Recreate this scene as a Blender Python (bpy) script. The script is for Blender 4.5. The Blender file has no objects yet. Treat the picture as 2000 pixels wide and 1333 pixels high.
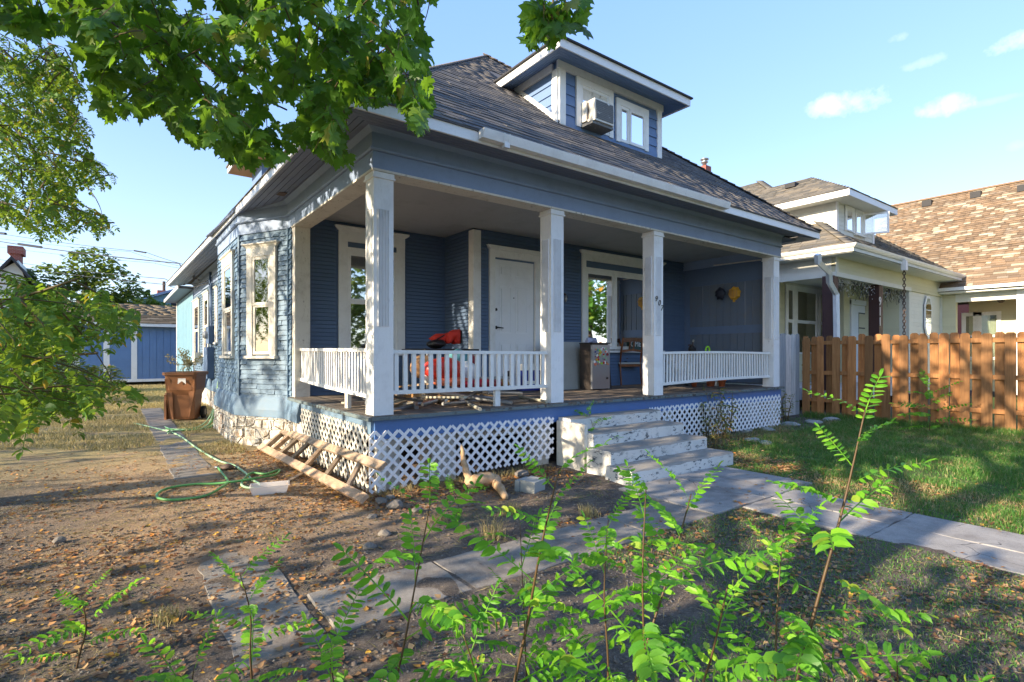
import bpy, bmesh, math, random
import numpy as np
from mathutils import Matrix, Vector, noise
PI = math.pi
# ------------------------------------------------------------------ camera, sky, sun, exposure
scene = bpy.context.scene
COL = scene.collection
CAM = Vector((-2.30, -5.65, 1.55))
YAW = math.atan2(.598, .802)
SUN_EL = math.radians(21.0)
SUN_SIDE = math.radians(3.0)      # the sun stands a little behind the facade, so the front is in shade
cam_data = bpy.data.cameras.new('camera')
cam = bpy.data.objects.new('camera', cam_data)
COL.objects.link(cam)
cam.location = CAM
cam.rotation_euler = (PI/2, 0, -YAW)
cam_data.sensor_width = 36; cam_data.lens = 18.72; cam_data.shift_y = 25.5/2000
cam_data.clip_start = .05; cam_data.clip_end = 2000
scene.camera = cam
SUNV = Vector((-math.cos(SUN_EL)*math.cos(SUN_SIDE), math.cos(SUN_EL)*math.sin(SUN_SIDE), math.sin(SUN_EL)))
sun_data = bpy.data.lights.new('sun', 'SUN')
sun_data.energy = 2.0; sun_data.angle = math.radians(.55); sun_data.color = (1, .83, .60)
sun = bpy.data.objects.new('sun', sun_data); COL.objects.link(sun)
sun.rotation_euler = SUNV.to_track_quat('Z', 'Y').to_euler()
scene.view_settings.view_transform = 'Standard'; scene.view_settings.look = 'None'
scene.view_settings.exposure = 2.6; scene.view_settings.gamma = 1
scene.view_settings.use_curve_mapping = False
CR = Vector((math.cos(YAW), -math.sin(YAW), 0)); CD = Vector((math.sin(YAW), math.cos(YAW), 0))
def ray(x, y): return CD + CR*((x-1000)/1040) + Vector((0, 0, (692-y)/1040))
def on_plane(x, y, n, c):
    v = ray(x, y); n = Vector(n); return CAM + v*((c - n.dot(CAM))/n.dot(v))
def onX(x, y, c): return on_plane(x, y, (1, 0, 0), c)
def onY(x, y, c): return on_plane(x, y, (0, 1, 0), c)
def onZ(x, y, c=0.): return on_plane(x, y, (0, 0, 1), c)
def at(x, y, d): return CAM + ray(x, y)*d
def proj(p):
    v = Vector(p)-CAM; d = v.dot(CD)
    if d < .2: return None
    return (1000+1040*v.dot(CR)/d, 692-1040*v.z/d, d)

world = bpy.data.worlds.new('World'); scene.world = world; world.use_nodes = True
wt = world.node_tree; wt.nodes.clear()
wo = wt.nodes.new('ShaderNodeOutputWorld'); wb = wt.nodes.new('ShaderNodeBackground')
sky = wt.nodes.new('ShaderNodeTexSky'); sky.sky_type = 'NISHITA'; sky.sun_disc = False
sky.sun_elevation = SUN_EL; sky.sun_rotation = math.atan2(SUNV.x, SUNV.y) % (2*PI)
sky.air_density = 1.0; sky.dust_density = .8; sky.ozone_density = 1.6; sky.altitude = 300
wb.inputs['Strength'].default_value = .15
tc = wt.nodes.new('ShaderNodeTexCoord')
sep = wt.nodes.new('ShaderNodeSeparateXYZ'); wt.links.new(tc.outputs['Generated'], sep.inputs[0])
gr = wt.nodes.new('ShaderNodeValToRGB'); wt.links.new(sep.outputs['Z'], gr.inputs['Fac'])
el = gr.color_ramp.elements
for i in range(4): el.new(.5)
for e, (p, c) in zip(el, [(0, (1.50, 1.50, 1.65)), (.05, (1.38, 1.52, 1.82)), (.16, (1.05, 1.38, 1.95)), (.34, (.74, 1.18, 1.98)), (.6, (.62, 1.18, 2.1)), (1, (.55, 1.08, 2.0))]): e.position = p; e.color = (c[0]*.44, c[1]*.445, c[2]*.53, 1)
smx = wt.nodes.new('ShaderNodeMix'); smx.data_type = 'RGBA'; smx.inputs['Factor'].default_value = .77
wt.links.new(sky.outputs[0], smx.inputs['A']); wt.links.new(gr.outputs[0], smx.inputs['B'])
last = smx.outputs['Result']
cn = wt.nodes.new('ShaderNodeTexNoise'); cn.inputs['Scale'].default_value = 26; cn.inputs['Detail'].default_value = 7; cn.inputs['Roughness'].default_value = .62
wt.links.new(tc.outputs['Generated'], cn.inputs['Vector'])
def wmath(op, a, b=None, c=None):
    n = wt.nodes.new('ShaderNodeMath'); n.operation = op
    for i, v in enumerate((a, b, c)):
        if v is None: continue
        if isinstance(v, (int, float)): n.inputs[i].default_value = v
        else: wt.links.new(v, n.inputs[i])
    return n.outputs[0]
def wdot(vec):
    n = wt.nodes.new('ShaderNodeVectorMath'); n.operation = 'DOT_PRODUCT'
    wt.links.new(tc.outputs['Generated'], n.inputs[0]); n.inputs[1].default_value = vec
    return n.outputs['Value']
CLOUDS = [(1650, 202, 80, 30, .8), (1845, 207, 58, 26, .75), (1980, 84, 50, 24, .75), (1808, 121, 42, 15, .42), (1755, 73, 22, 11, .35), (1930, 200, 60, 9, .2), (1985, 285, 20, 12, .2)]
for cx, cy, cw, ch, amt in CLOUDS:
    d0 = ray(cx, cy).normalized()
    e1 = d0.cross(Vector((0, 0, 1))).normalized(); e2 = e1.cross(d0).normalized()
    aw = cw/ray(cx, cy).length/1040; ah = ch/ray(cx, cy).length/1040
    u = wmath('DIVIDE', wdot(e1), aw); v = wmath('DIVIDE', wdot(e2), ah)
    # flat base: the lower half falls off faster
    r2 = wmath('ADD', wmath('MULTIPLY', u, u), wmath('MULTIPLY', v, v))
    m = wmath('SUBTRACT', wmath('MULTIPLY', wmath('SUBTRACT', cn.outputs['Fac'], .5), 3.0), wmath('SUBTRACT', r2, .72))
    front = wmath('GREATER_THAN', wdot(d0), .5)
    m = wmath('MULTIPLY', wmath('MULTIPLY', m, amt*.75), front)
    n = wt.nodes.new('ShaderNodeMix'); n.data_type = 'RGBA'; n.clamp_factor = True
    cl = wmath('MINIMUM', wmath('MAXIMUM', m, 0.), amt*.8)
    wt.links.new(cl, n.inputs['Factor']); wt.links.new(last, n.inputs['A'])
    n.inputs['B'].default_value = (1.75, 1.8, 1.9, 1)
    last = n.outputs['Result']
wt.links.new(last, wb.inputs['Color']); wt.links.new(wb.outputs[0], wo.inputs['Surface'])

# ------------------------------------------------------------------ materials
def rgb(c, k=1.0):
    if isinstance(c, str):
        c = [int(c[i:i+2], 16)/255 for i in (0, 2, 4)]
        c = [x/12.92 if x <= .04045 else ((x+.055)/1.055)**2.4 for x in c]
    return (c[0]*k, c[1]*k, c[2]*k, 1)
class NT:
    def __init__(s, name):
        s.m = bpy.data.materials.new(name); s.m.use_nodes = True
        s.t = s.m.node_tree; s.t.nodes.clear()
        s.o = s.t.nodes.new('ShaderNodeOutputMaterial')
        s.g = s.t.nodes.new('ShaderNodeNewGeometry')
        s.pos = s.g.outputs['Position']
    def n(s, typ, **kw):
        n = s.t.nodes.new('ShaderNode'+typ)
        for k, v in kw.items(): setattr(n, k, v)
        return n
    def link(s, a, b): s.t.links.new(a, b)
    def noise(s, scale, detail=4, rough=.6, stretch=None, dist=0):
        n = s.n('TexNoise'); n.inputs['Scale'].default_value = scale; n.inputs['Detail'].default_value = detail
        n.inputs['Roughness'].default_value = rough; n.inputs['Distortion'].default_value = dist
        v = s.pos
        if stretch:
            mp = s.n('Mapping'); mp.inputs['Scale'].default_value = stretch; s.link(v, mp.inputs['Vector']); v = mp.outputs[0]
        s.link(v, n.inputs['Vector']); return n.outputs['Fac']
    def ramp(s, f, stops, interp='LINEAR'):
        r = s.n('ValToRGB'); r.color_ramp.interpolation = interp
        e = r.color_ramp.elements
        while len(e) < len(stops): e.new(.5)
        for i, (p, c) in enumerate(stops):
            e[i].position = p; e[i].color = c if len(c) == 4 else (*c, 1)
        s.link(f, r.inputs['Fac']); return r.outputs['Color']
    def mask(s, f, a, b):
        r = s.n('MapRange'); r.inputs['From Min'].default_value = a; r.inputs['From Max'].default_value = b
        s.link(f, r.inputs['Value']); return r.outputs['Result']
    def mix(s, f, a, b, blend='MIX'):
        n = s.n('Mix', data_type='RGBA', blend_type=blend)
        for v, k in ((f, 'Factor'), (a, 'A'), (b, 'B')):
            if isinstance(v, (int, float)): n.inputs[k].default_value = v
            elif isinstance(v, tuple): n.inputs[k].default_value = v
            else: s.link(v, n.inputs[k])
        return n.outputs['Result']
    def math(s, op, a, b=None):
        n = s.n('Math', operation=op)
        for i, v in enumerate((a, b)):
            if v is None: continue
            if isinstance(v, (int, float)): n.inputs[i].default_value = v
            else: s.link(v, n.inputs[i])
        return n.outputs[0]
    def rand(s):
        oi = s.n('ObjectInfo')
        a = s.math('ADD', oi.outputs['Random'], s.g.outputs['Random Per Island'])
        return s.math('FRACT', a)
    def bsdf(s, col, rough=.7, bump=None, bs=.3, bd=.01, spec=.3, metal=0, transl=0, tcol=None):
        p = s.n('BsdfPrincipled')
        if isinstance(col, tuple): p.inputs['Base Color'].default_value = col
        else: s.link(col, p.inputs['Base Color'])
        if isinstance(rough, (int, float)): p.inputs['Roughness'].default_value = rough
        else: s.link(rough, p.inputs['Roughness'])
        p.inputs['Specular IOR Level'].default_value = spec; p.inputs['Metallic'].default_value = metal
        if bump is not None:
            b = s.n('Bump'); b.inputs['Strength'].default_value = bs; b.inputs['Distance'].default_value = bd
            s.link(bump, b.inputs['Height']); s.link(b.outputs[0], p.inputs['Normal'])
        out = p.outputs[0]
        if transl:
            t = s.n('BsdfTranslucent'); tcol = tcol or col
            if isinstance(tcol, tuple): t.inputs['Color'].default_value = tcol
            else: s.link(tcol, t.inputs['Color'])
            mx = s.n('MixShader'); mx.inputs[0].default_value = transl
            s.link(out, mx.inputs[1]); s.link(t.outputs[0], mx.inputs[2]); out = mx.outputs[0]
        s.link(out, s.o.inputs['Surface']); return s.m

def paint(name, col, dirt=(.10, .085, .06), wear=None, amt=.35, var=.12, rough=.55, streak=(1, 1, 1), wearlim=(.60, .66), bs=.25):
    """house paint: broad fading, grime, optional flaked patches showing what lies beneath"""
    s = NT(name); r = s.rand()
    base = s.mix(s.noise(1.3, 4), rgb(col, 1-var), rgb(col, 1+var))
    base = s.mix(s.math('MULTIPLY', r, .3), base, rgb(col, .75))
    fine = s.noise(38, 5, .7, streak)
    base = s.mix(s.math('MULTIPLY', s.mask(s.noise(2.7, 6, .7), .5, .78), amt), base, rgb(dirt))
    base = s.mix(s.math('MULTIPLY', s.mask(fine, .55, .8), amt*.9), base, rgb(dirt))
    h = fine
    if wear is not None:
        k = s.mask(s.noise(14, 9, .72, streak), *wearlim)
        k2 = s.math('MULTIPLY', k, s.mask(s.noise(1.9, 3), .38, .56))
        base = s.mix(k2, base, rgb(wear)); h = s.math('SUBTRACT', fine, s.math('MULTIPLY', k2, .8))
    return s.bsdf(base, rough, h, bs, .004)
def simple(name, col, rough=.6, var=.15, scale=8, bs=.2, metal=0, spec=.4, streak=None):
    s = NT(name); f = s.noise(scale, 5, .65, streak)
    r = s.rand()
    c = s.mix(f, rgb(col, 1-var), rgb(col, 1+var)); c = s.mix(s.math('MULTIPLY', r, .25), c, rgb(col, .8))
    return s.bsdf(c, rough, f, bs, .005, spec=spec, metal=metal)
def wood(name, cols, streak, rough=.75, scale=1.0, bs=.4, knots=True):
    s = NT(name); r = s.rand()
    g = s.noise(22*scale, 6, .7, streak, .6)
    c = s.ramp(g, [(.3, rgb(cols[0])), (.55, rgb(cols[1])), (.75, rgb(cols[2]))])
    v = s.ramp(r, [(0, (.55, .57, .60)), (.5, (1, .97, .95)), (1, (1.3, 1.14, 1.04))])
    c = s.mix(1., c, v, 'MULTIPLY')
    c = s.mix(s.mask(s.noise(3.1, 5), .5, .75), c, s.mix(.5, c, rgb(cols[0])))
    return s.bsdf(c, rough, g, bs, .004)
def leafmat(name, stops, transl=.45, sun=(.45, .62, .04), rough=.45):
    s = NT(name); r = s.rand()
    c = s.ramp(r, stops)
    t = s.mix(.55, c, rgb(sun))
    return s.bsdf(c, rough, s.noise(60, 2), .12, .002, spec=.35, transl=transl, tcol=t)
def shinglemat(name, stops, bs=.35):
    s = NT(name); r = s.rand()
    c = s.ramp(r, stops); g = s.noise(160, 3, .8)
    c = s.mix(s.mask(g, .3, .7), s.mix(.35, c, (0.01, .01, .012, 1)), c)
    c = s.mix(s.math('MULTIPLY', s.mask(s.noise(.9, 4), .4, .7), .35), c, s.mix(.5, c, (.16, .13, .10, 1)))
    return s.bsdf(c, .92, g, bs, .004, spec=.15)

M = {}
M['porch_blue'] = paint('porch_blue_paint', (.115, .175, .285), amt=.18, var=.08)
M['screen'] = paint('weathered_screen_paint', (.125, .165, .225), dirt=(.16, .16, .15), amt=.5, streak=(1, 1, .2))
M['side_blue'] = paint('weathered_blue_shingle_paint', (.135, .215, .31), dirt=(.20, .21, .20), wear=(.17, .155, .13), amt=.5, var=.22, wearlim=(.62, .70), bs=.5)
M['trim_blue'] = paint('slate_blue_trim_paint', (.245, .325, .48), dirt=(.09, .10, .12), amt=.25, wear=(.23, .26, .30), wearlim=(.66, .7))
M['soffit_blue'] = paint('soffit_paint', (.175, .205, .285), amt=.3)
M['skirt_blue'] = paint('skirt_blue_paint', (.085, .18, .42), amt=.2, wear=(.14, .17, .22), wearlim=(.64, .68), rough=.4)
M['dormer_blue'] = paint('dormer_blue_paint', (.14, .225, .40), amt=.15)
M['garage_blue'] = paint('garage_blue_paint', (.13, .23, .42), amt=.15, streak=(1, 1, .2))
M['shed_blue'] = paint('pale_blue_board_paint', (.16, .30, .38), amt=.3, streak=(1, 1, .15))
M['white'] = paint('white_trim_paint', (.85, .85, .83), dirt=(.36, .34, .30), amt=.35, var=.05, wear=(.33, .31, .27), wearlim=(.68, .72), streak=(1, 1, .25))
M['white_worn'] = paint('weathered_white_paint', (.70, .67, .60), dirt=(.30, .26, .20), amt=.6, var=.08, wear=(.22, .19, .15), wearlim=(.58, .64), streak=(1, 1, .35), bs=.6)
M['post_white'] = paint('post_paint', (.84, .85, .86), dirt=(.40, .40, .40), amt=.4, var=.05, wear=(.30, .29, .27), wearlim=(.645, .69), streak=(1, 1, .22), bs=.6)
M['door_white'] = paint('door_paint', (.86, .87, .88), amt=.12, var=.04, rough=.4)
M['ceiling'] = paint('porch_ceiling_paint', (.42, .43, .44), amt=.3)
M['vinyl_white'] = simple('white_vinyl', (.80, .81, .84), .45, .04, bs=.05)
M['gutter'] = paint('white_gutter_enamel', (.80, .80, .80), dirt=(.3, .3, .29), amt=.3, var=.04, rough=.35)
M['step'] = paint('peeling_step_paint', (.66, .66, .64), dirt=(.35, .33, .29), amt=.45, wear=(.105, .125, .14), wearlim=(.555, .575), streak=(.7, .7, 1.5), bs=.8, rough=.75)
M['step_top'] = paint('bare_step_concrete', (.30, .28, .25), dirt=(.15, .14, .12), amt=.5, wear=(.55, .54, .52), wearlim=(.60, .66), bs=.6, rough=.85)
M['cream'] = paint('cream_vinyl_siding', (.62, .60, .43), dirt=(.42, .40, .30), amt=.25, var=.05)
M['cream_white'] = paint('pale_vinyl_siding', (.70, .70, .64), amt=.15, var=.04)
M['brown_post'] = simple('dark_brown_stain', (.065, .032, .030), .6)
M['red_brick'] = simple('brick_red', (.30, .10, .075), .85, .25, 12)
M['mortar'] = simple('mortar', (.42, .38, .34), .95)
M['deck'] = wood('weathered_deck', ((.10, .085, .07), (.19, .165, .14), (.27, .24, .205)), (1, .08, 1), bs=.5)
M['deck_edge'] = paint('flaked_deck_edge', (.15, .20, .22), wear=(.045, .04, .035), wearlim=(.5, .58), amt=.5, streak=(1, 1, 1))
M['fence'] = wood('stained_cedar', ((.22, .105, .042), (.36, .18, .070), (.45, .245, .105)), (1, 1, .07))
M['grey_board'] = wood('whitewashed_board', ((.34, .35, .36), (.50, .52, .54), (.60, .62, .63)), (1, 1, .08))
M['old_wood'] = wood('weathered_timber', ((.20, .145, .10), (.40, .31, .225), (.54, .44, .33)), (.5, .15, .5), bs=.6)
M['chair_wood'] = wood('chair_walnut', ((.09, .035, .015), (.19, .075, .03), (.30, .13, .055)), (1, 1, .15), rough=.35)
M['orange_wood'] = simple('worn_orange_wood', (.50, .16, .04), .45)
M['drift'] = wood('driftwood', ((.22, .155, .09), (.44, .33, .21), (.60, .49, .34)), (.4, .4, .4), bs=.9)
M['roof_main'] = shinglemat('charcoal_shingles', [(0, rgb((.115, .118, .130))), (.5, rgb((.145, .143, .15))), (.8, rgb((.17, .163, .162))), (1, rgb((.205, .185, .165)))])
M['roof_near'] = shinglemat('grey_brown_shingles', [(0, rgb((.11, .11, .105))), (.5, rgb((.17, .16, .14))), (.8, rgb((.22, .195, .16))), (1, rgb((.27, .235, .18)))])
M['roof_far'] = shinglemat('tan_blend_shingles', [(0, rgb((.19, .14, .10))), (.35, rgb((.27, .19, .125))), (.6, rgb((.32, .22, .14))), (.78, rgb((.27, .22, .17))), (.86, rgb((.42, .36, .26))), (1, rgb((.52, .47, .36)))])
M['roof_garage'] = shinglemat('mossy_shingles', [(0, rgb((.12, .095, .065))), (.5, rgb((.20, .16, .11))), (1, rgb((.28, .235, .17)))])
M['black_roof'] = simple('black_vent', (.03, .03, .033), .7)
M['black'] = simple('black_plastic', (.018, .018, .02), .4)
M['rubber'] = simple('black_rubber', (.02, .02, .02), .8)
M['metal'] = simple('galvanised_metal', (.40, .41, .42), .4, .2, metal=.8)
M['iron'] = simple('rusty_iron', (.10, .065, .05), .7, .4, 30)
M['conduit'] = simple('blue_painted_metal', (.095, .15, .25), .5)
M['meter'] = simple('meter_grey', (.28, .30, .32), .4, metal=.3)
M['ac'] = paint('air_conditioner_enamel', (.68, .66, .60), dirt=(.25, .17, .10), amt=.6, wear=(.12, .12, .12), wearlim=(.6, .64))
M['ac_grille'] = paint('air_conditioner_grille', (.16, .165, .17), wear=(.62, .62, .60), wearlim=(.60, .63), amt=.2)
M['fridge'] = simple('brushed_steel', (.36, .38, .42), .33, .06, 4, .05, metal=.7)
M['fridge_side'] = simple('fridge_case', (.045, .036, .032), .45)
M['red'] = simple('red_fabric', (.58, .035, .018), .75, .25)
M['red_plastic'] = simple('red_plastic', (.66, .045, .028), .35, .12)
M['maroon'] = simple('maroon_plastic', (.28, .012, .03), .35, .2)
M['orange_plastic'] = simple('coral_plastic', (.80, .20, .10), .4)
M['navy'] = simple('navy_plastic', (.015, .03, .24), .4)
M['cooler_white'] = simple('white_plastic', (.78, .78, .76), .4, .05)
M['teal'] = simple('teal_plastic', (.10, .28, .30), .4)
M['lime'] = simple('lime_plastic', (.35, .75, .04), .4)
M['yellow'] = simple('ochre_plastic', (.62, .33, .035), .55, .2)
M['dark_mask'] = simple('dark_painted_clay', (.025, .03, .05), .5)
M['terracotta'] = simple('terracotta', (.50, .14, .055), .8)
M['cardboard'] = simple('cardboard', (.40, .23, .11), .85, .1)
M['panel'] = paint('greyed_panel', (.42, .43, .40), amt=.2)
M['bin'] = simple('brown_bin_plastic', (.25, .105, .045), .5, .12, 3)
M['bin_white'] = simple('bin_print', (.65, .65, .65), .7)
M['hose'] = simple('green_hose', (.10, .30, .09), .4, .3)
M['hose_pale'] = simple('pale_green_hose', (.33, .52, .30), .45, .3)
M['lawnwood'] = simple('pale_pvc', (.45, .42, .33), .5)
M['block'] = simple('concrete_block', (.33, .34, .33), .9, .15, 30, .5)
M['walk'] = None
M['rock'] = simple('rock', (.19, .17, .15), .9, .35, 18, .8)
M['clod'] = simple('soil_clod', (.15, .12, .10), .95, .4, 40, .8)
M['bark'] = wood('bark', ((.035, .025, .02), (.085, .062, .048), (.15, .115, .09)), (1, 1, .3), scale=1.6, bs=.9)
M['twig'] = simple('green_brown_twig', (.11, .085, .035), .6)
M['red_stem'] = simple('young_red_brown_stem', (.085, .050, .022), .5)
M['wire'] = simple('black_wire', (.03, .03, .035), .6)
M['pole'] = M['bark']
M['curtain_warm'] = paint('ochre_curtain', (.48, .36, .16), amt=.3, var=.5, dirt=(.16, .13, .07), streak=(1, 6, .15))
M['curtain_pale'] = paint('grey_curtain', (.36, .36, .32), amt=.3, streak=(1, 1, .1))
M['blind'] = simple('white_blind', (.62, .66, .72), .6, .05)
M['dark'] = simple('dark_interior', (.02, .022, .027), .9)  # near-black standing in for unlit rooms and the shade under the porch
M['red_curtain'] = simple('dull_red_curtain', (.30, .04, .045), .9, .3, streak=(8, 1, .3))
M['grey_room'] = simple('grey_room', (.075, .085, .095), .9, .3, 2)  # dimness of a room behind glass, put into a flat colour
M['number'] = simple('black_number', (.012, .012, .014), .4)
M['number_white'] = simple('white_number', (.8, .8, .8), .5)
M['grime'] = simple('sawdust_debris', (.42, .24, .10), .95, .4, 20)
def glass(name, refl=.30, tint=(.9, .95, .95)):
    s = NT(name)
    t = s.n('BsdfTransparent'); t.inputs['Color'].default_value = (*tint, 1)
    g = s.n('BsdfGlossy'); g.inputs['Roughness'].default_value = .02; g.inputs['Color'].default_value = (1, 1, 1, 1)
    b = s.n('Bump'); b.inputs['Strength'].default_value = .06; b.inputs['Distance'].default_value = .02
    s.link(s.noise(1.6, 2), b.inputs['Height']); s.link(b.outputs[0], g.inputs['Normal'])
    fr = s.n('Fresnel'); fr.inputs['IOR'].default_value = 1.5
    f = s.math('MINIMUM', s.math('ADD', s.math('MULTIPLY', fr.outputs[0], 1.3), refl-.06), 1.)
    mx = s.n('MixShader'); s.link(f, mx.inputs[0]); s.link(t.outputs[0], mx.inputs[1]); s.link(g.outputs[0], mx.inputs[2])
    s.link(mx.outputs[0], s.o.inputs['Surface']); return s.m
M['glass'] = glass('window_glass', .26); M['glass_mirror'] = glass('dark_window_glass', .5)
M['clear'] = None
def clearplastic():
    s = NT('cloudy_clear_plastic')
    p = s.n('BsdfPrincipled'); p.inputs['Base Color'].default_value = (.85, .80, .76, 1); p.inputs['Roughness'].default_value = .25; p.inputs['Alpha'].default_value = .55
    s.link(p.outputs[0], s.o.inputs['Surface']); return s.m
M['clear'] = clearplastic()
G1, G2, G3 = rgb((.030, .085, .014)), rgb((.055, .150, .020)), rgb((.11, .24, .03))
M['maple_leaf'] = leafmat('maple_leaf', [(0, rgb((.024, .070, .014))), (.45, rgb((.042, .118, .016))), (.84, rgb((.085, .19, .020))), (.97, rgb((.16, .25, .03))), (1, rgb((.36, .24, .07)))], transl=.45, sun=(.32, .60, .03))
M['locust_leaf'] = leafmat('locust_leaf', [(0, rgb((.032, .10, .028))), (.5, rgb((.06, .17, .03))), (.90, rgb((.11, .25, .035))), (.96, rgb((.30, .27, .04))), (1, rgb((.42, .20, .03)))], transl=.42)
M['sapling_leaf'] = leafmat('sapling_leaf', [(0, rgb((.055, .20, .030))), (.3, rgb((.10, .31, .026))), (.65, rgb((.16, .42, .028))), (.92, rgb((.25, .50, .04))), (1, rgb((.34, .40, .06)))], transl=.48, sun=(.34, .70, .04))
M['weed_leaf'] = leafmat('dry_weed_leaf', [(0, rgb((.07, .11, .03))), (.4, rgb((.16, .17, .05))), (.75, rgb((.30, .22, .08))), (1, rgb((.34, .14, .05)))], transl=.3)
M['bush'] = leafmat('bush_leaf', [(0, rgb((.03, .06, .016))), (.6, rgb((.07, .12, .03))), (1, rgb((.14, .17, .05)))], transl=.3)
M['grass'] = leafmat('green_grass', [(0, rgb((.045, .15, .028))), (.5, rgb((.085, .23, .040))), (.84, rgb((.15, .28, .06))), (.90, rgb((.34, .29, .14))), (1, rgb((.42, .35, .18)))], transl=.35, sun=(.30, .50, .06))
M['dry_grass'] = leafmat('dry_grass', [(0, rgb((.10, .13, .035))), (.3, rgb((.30, .25, .10))), (.7, rgb((.45, .36, .17))), (1, rgb((.52, .44, .24)))], transl=.3, sun=(.5, .42, .18))
M['fallen'] = leafmat('fallen_leaf', [(0, rgb((.10, .045, .025))), (.25, rgb((.22, .10, .05))), (.5, rgb((.34, .19, .09))), (.75, rgb((.44, .30, .16))), (.9, rgb((.50, .20, .05))), (1, rgb((.60, .38, .06)))], transl=.2, sun=(.6, .35, .1), rough=.8)

# ------------------------------------------------------------------ geometry helpers
ID = Matrix.Identity(4)
def frame(O, u, n, w):
    u, n, w = Vector(u), Vector(n), Vector(w)
    return Matrix(((u.x, n.x, w.x, O[0]), (u.y, n.y, w.y, O[1]), (u.z, n.z, w.z, O[2]), (0, 0, 0, 1)))
class MB:
    def __init__(s): s.v = []; s.f = []; s.mi = []; s.cur = 0
    def add(s, vs, fs):
        b = len(s.v); s.v += [tuple(v) for v in vs]; s.f += [tuple(b+i for i in f) for f in fs]; s.mi += [s.cur]*len(fs); return s
    def box(s, x0, x1, y0, y1, z0, z1, T=ID):
        P = [T @ Vector(p) for p in ((x0, y0, z0), (x1, y0, z0), (x1, y1, z0), (x0, y1, z0), (x0, y0, z1), (x1, y0, z1), (x1, y1, z1), (x0, y1, z1))]
        return s.add(P, [(0, 3, 2, 1), (4, 5, 6, 7), (0, 1, 5, 4), (1, 2, 6, 5), (2, 3, 7, 6), (3, 0, 4, 7)])
    def prism(s, pts, y0, y1, T=ID):
        """polygon in the x,z plane pulled from y0 to y1"""
        n = len(pts); P = [T @ Vector((p[0], y0, p[1])) for p in pts]+[T @ Vector((p[0], y1, p[1])) for p in pts]
        return s.add(P, [tuple(range(n)), tuple(range(2*n-1, n-1, -1))]+[(i, i+n, (i+1) % n+n, (i+1) % n) for i in range(n)])
    def sweep(s, prof, path, up=(0, 0, 1), cap=True):
        """profile (side, up) carried along a path with mitred corners"""
        path = [Vector(p) for p in path]; up = Vector(up); n = len(prof); rings = []
        for i, p in enumerate(path):
            a = (path[i]-path[i-1]).normalized() if i else (path[1]-path[0]).normalized()
            b = (path[i+1]-path[i]).normalized() if i < len(path)-1 else a
            sa, sb = a.cross(up).normalized(), b.cross(up).normalized()
            m = (sa+sb); m = m/(m.dot(sa)) if m.length > 1e-6 else sa
            rings.append([p+m*q[0]+up*q[1] for q in prof])
        V = [v for r in rings for v in r]; F = []
        for i in range(len(path)-1):
            for j in range(n):
                k = (j+1) % n; F.append((i*n+j, i*n+k, (i+1)*n+k, (i+1)*n+j))
        if cap: F += [tuple(range(n-1, -1, -1)), tuple(range((len(path)-1)*n, len(path)*n))]
        return s.add(V, F)
    def tube(s, pts, r, sides=7, cap=True):
        pts = [Vector(p) for p in pts]; n = len(pts)
        rr = r if isinstance(r, (list, tuple)) else [r]*n
        V = []; F = []; ref = Vector((.31, .17, .93))
        for i, p in enumerate(pts):
            t = (pts[min(i+1, n-1)]-pts[max(i-1, 0)]).normalized()
            a = t.cross(ref); a = a.normalized() if a.length > .05 else t.cross(Vector((1, 0, 0))).normalized()
            b = t.cross(a)
            for k in range(sides):
                an = 2*PI*k/sides; V.append(p+(a*math.cos(an)+b*math.sin(an))*rr[i])
        for i in range(n-1):
            for k in range(sides):
                q = (k+1) % sides; F.append((i*sides+k, i*sides+q, (i+1)*sides+q, (i+1)*sides+k))
        if cap: F += [tuple(range(sides-1, -1, -1)), tuple(range((n-1)*sides, n*sides))]
        return s.add(V, F)
    def lathe(s, prof, c, sides=16, T=ID):
        c = Vector(c); V = []; F = []
        for r, z in prof:
            for k in range(sides):
                a = 2*PI*k/sides; V.append(T @ (c+Vector((r*math.cos(a), r*math.sin(a), z))))
        for i in range(len(prof)-1):
            for k in range(sides):
                q = (k+1) % sides; F.append((i*sides+k, i*sides+q, (i+1)*sides+q, (i+1)*sides+k))
        F += [tuple(range(sides-1, -1, -1)), tuple(range((len(prof)-1)*sides, len(prof)*sides))]
        return s.add(V, F)
    def mesh(s, name, mats, smooth=False):
        m = bpy.data.meshes.new(name); m.from_pydata(s.v, [], s.f)
        for mm in (mats if isinstance(mats, (list, tuple)) else [mats]): m.materials.append(mm)
        if any(s.mi): m.polygons.foreach_set('material_index', s.mi)
        if smooth: m.polygons.foreach_set('use_smooth', [True]*len(s.f))
        m.update(); return m
    def build(s, name, mats, parent=None, smooth=False, **props):
        return link(name, s.mesh(name, mats, smooth), parent, None, **props)
def link(name, data, parent=None, mat=None, **props):
    o = bpy.data.objects.new(name, data); COL.objects.link(o)
    if mat is not None: o.matrix_basis = mat
    if parent is not None:
        o.parent = parent
        if parent.type == 'EMPTY' and not parent.get('_local'): o.matrix_parent_inverse = Matrix.Translation(-parent.location)
    for k, v in props.items(): o[k] = v
    return o
def thing(name, label, cat, loc=(0, 0, 0), group=None, local=False, rotz=0):
    """an Empty at the base of the thing; children are modelled in world space unless local"""
    o = bpy.data.objects.new(name, None); COL.objects.link(o); o.location = loc; o.empty_display_size = .2
    if local: o['_local'] = 1; o.rotation_euler = (0, 0, rotz)
    tag(o, label, cat, group); return o
def tag(o, label, cat, group=None):
    o['label'] = label; o['category'] = cat
    if group: o['group'] = group
    return o
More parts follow.
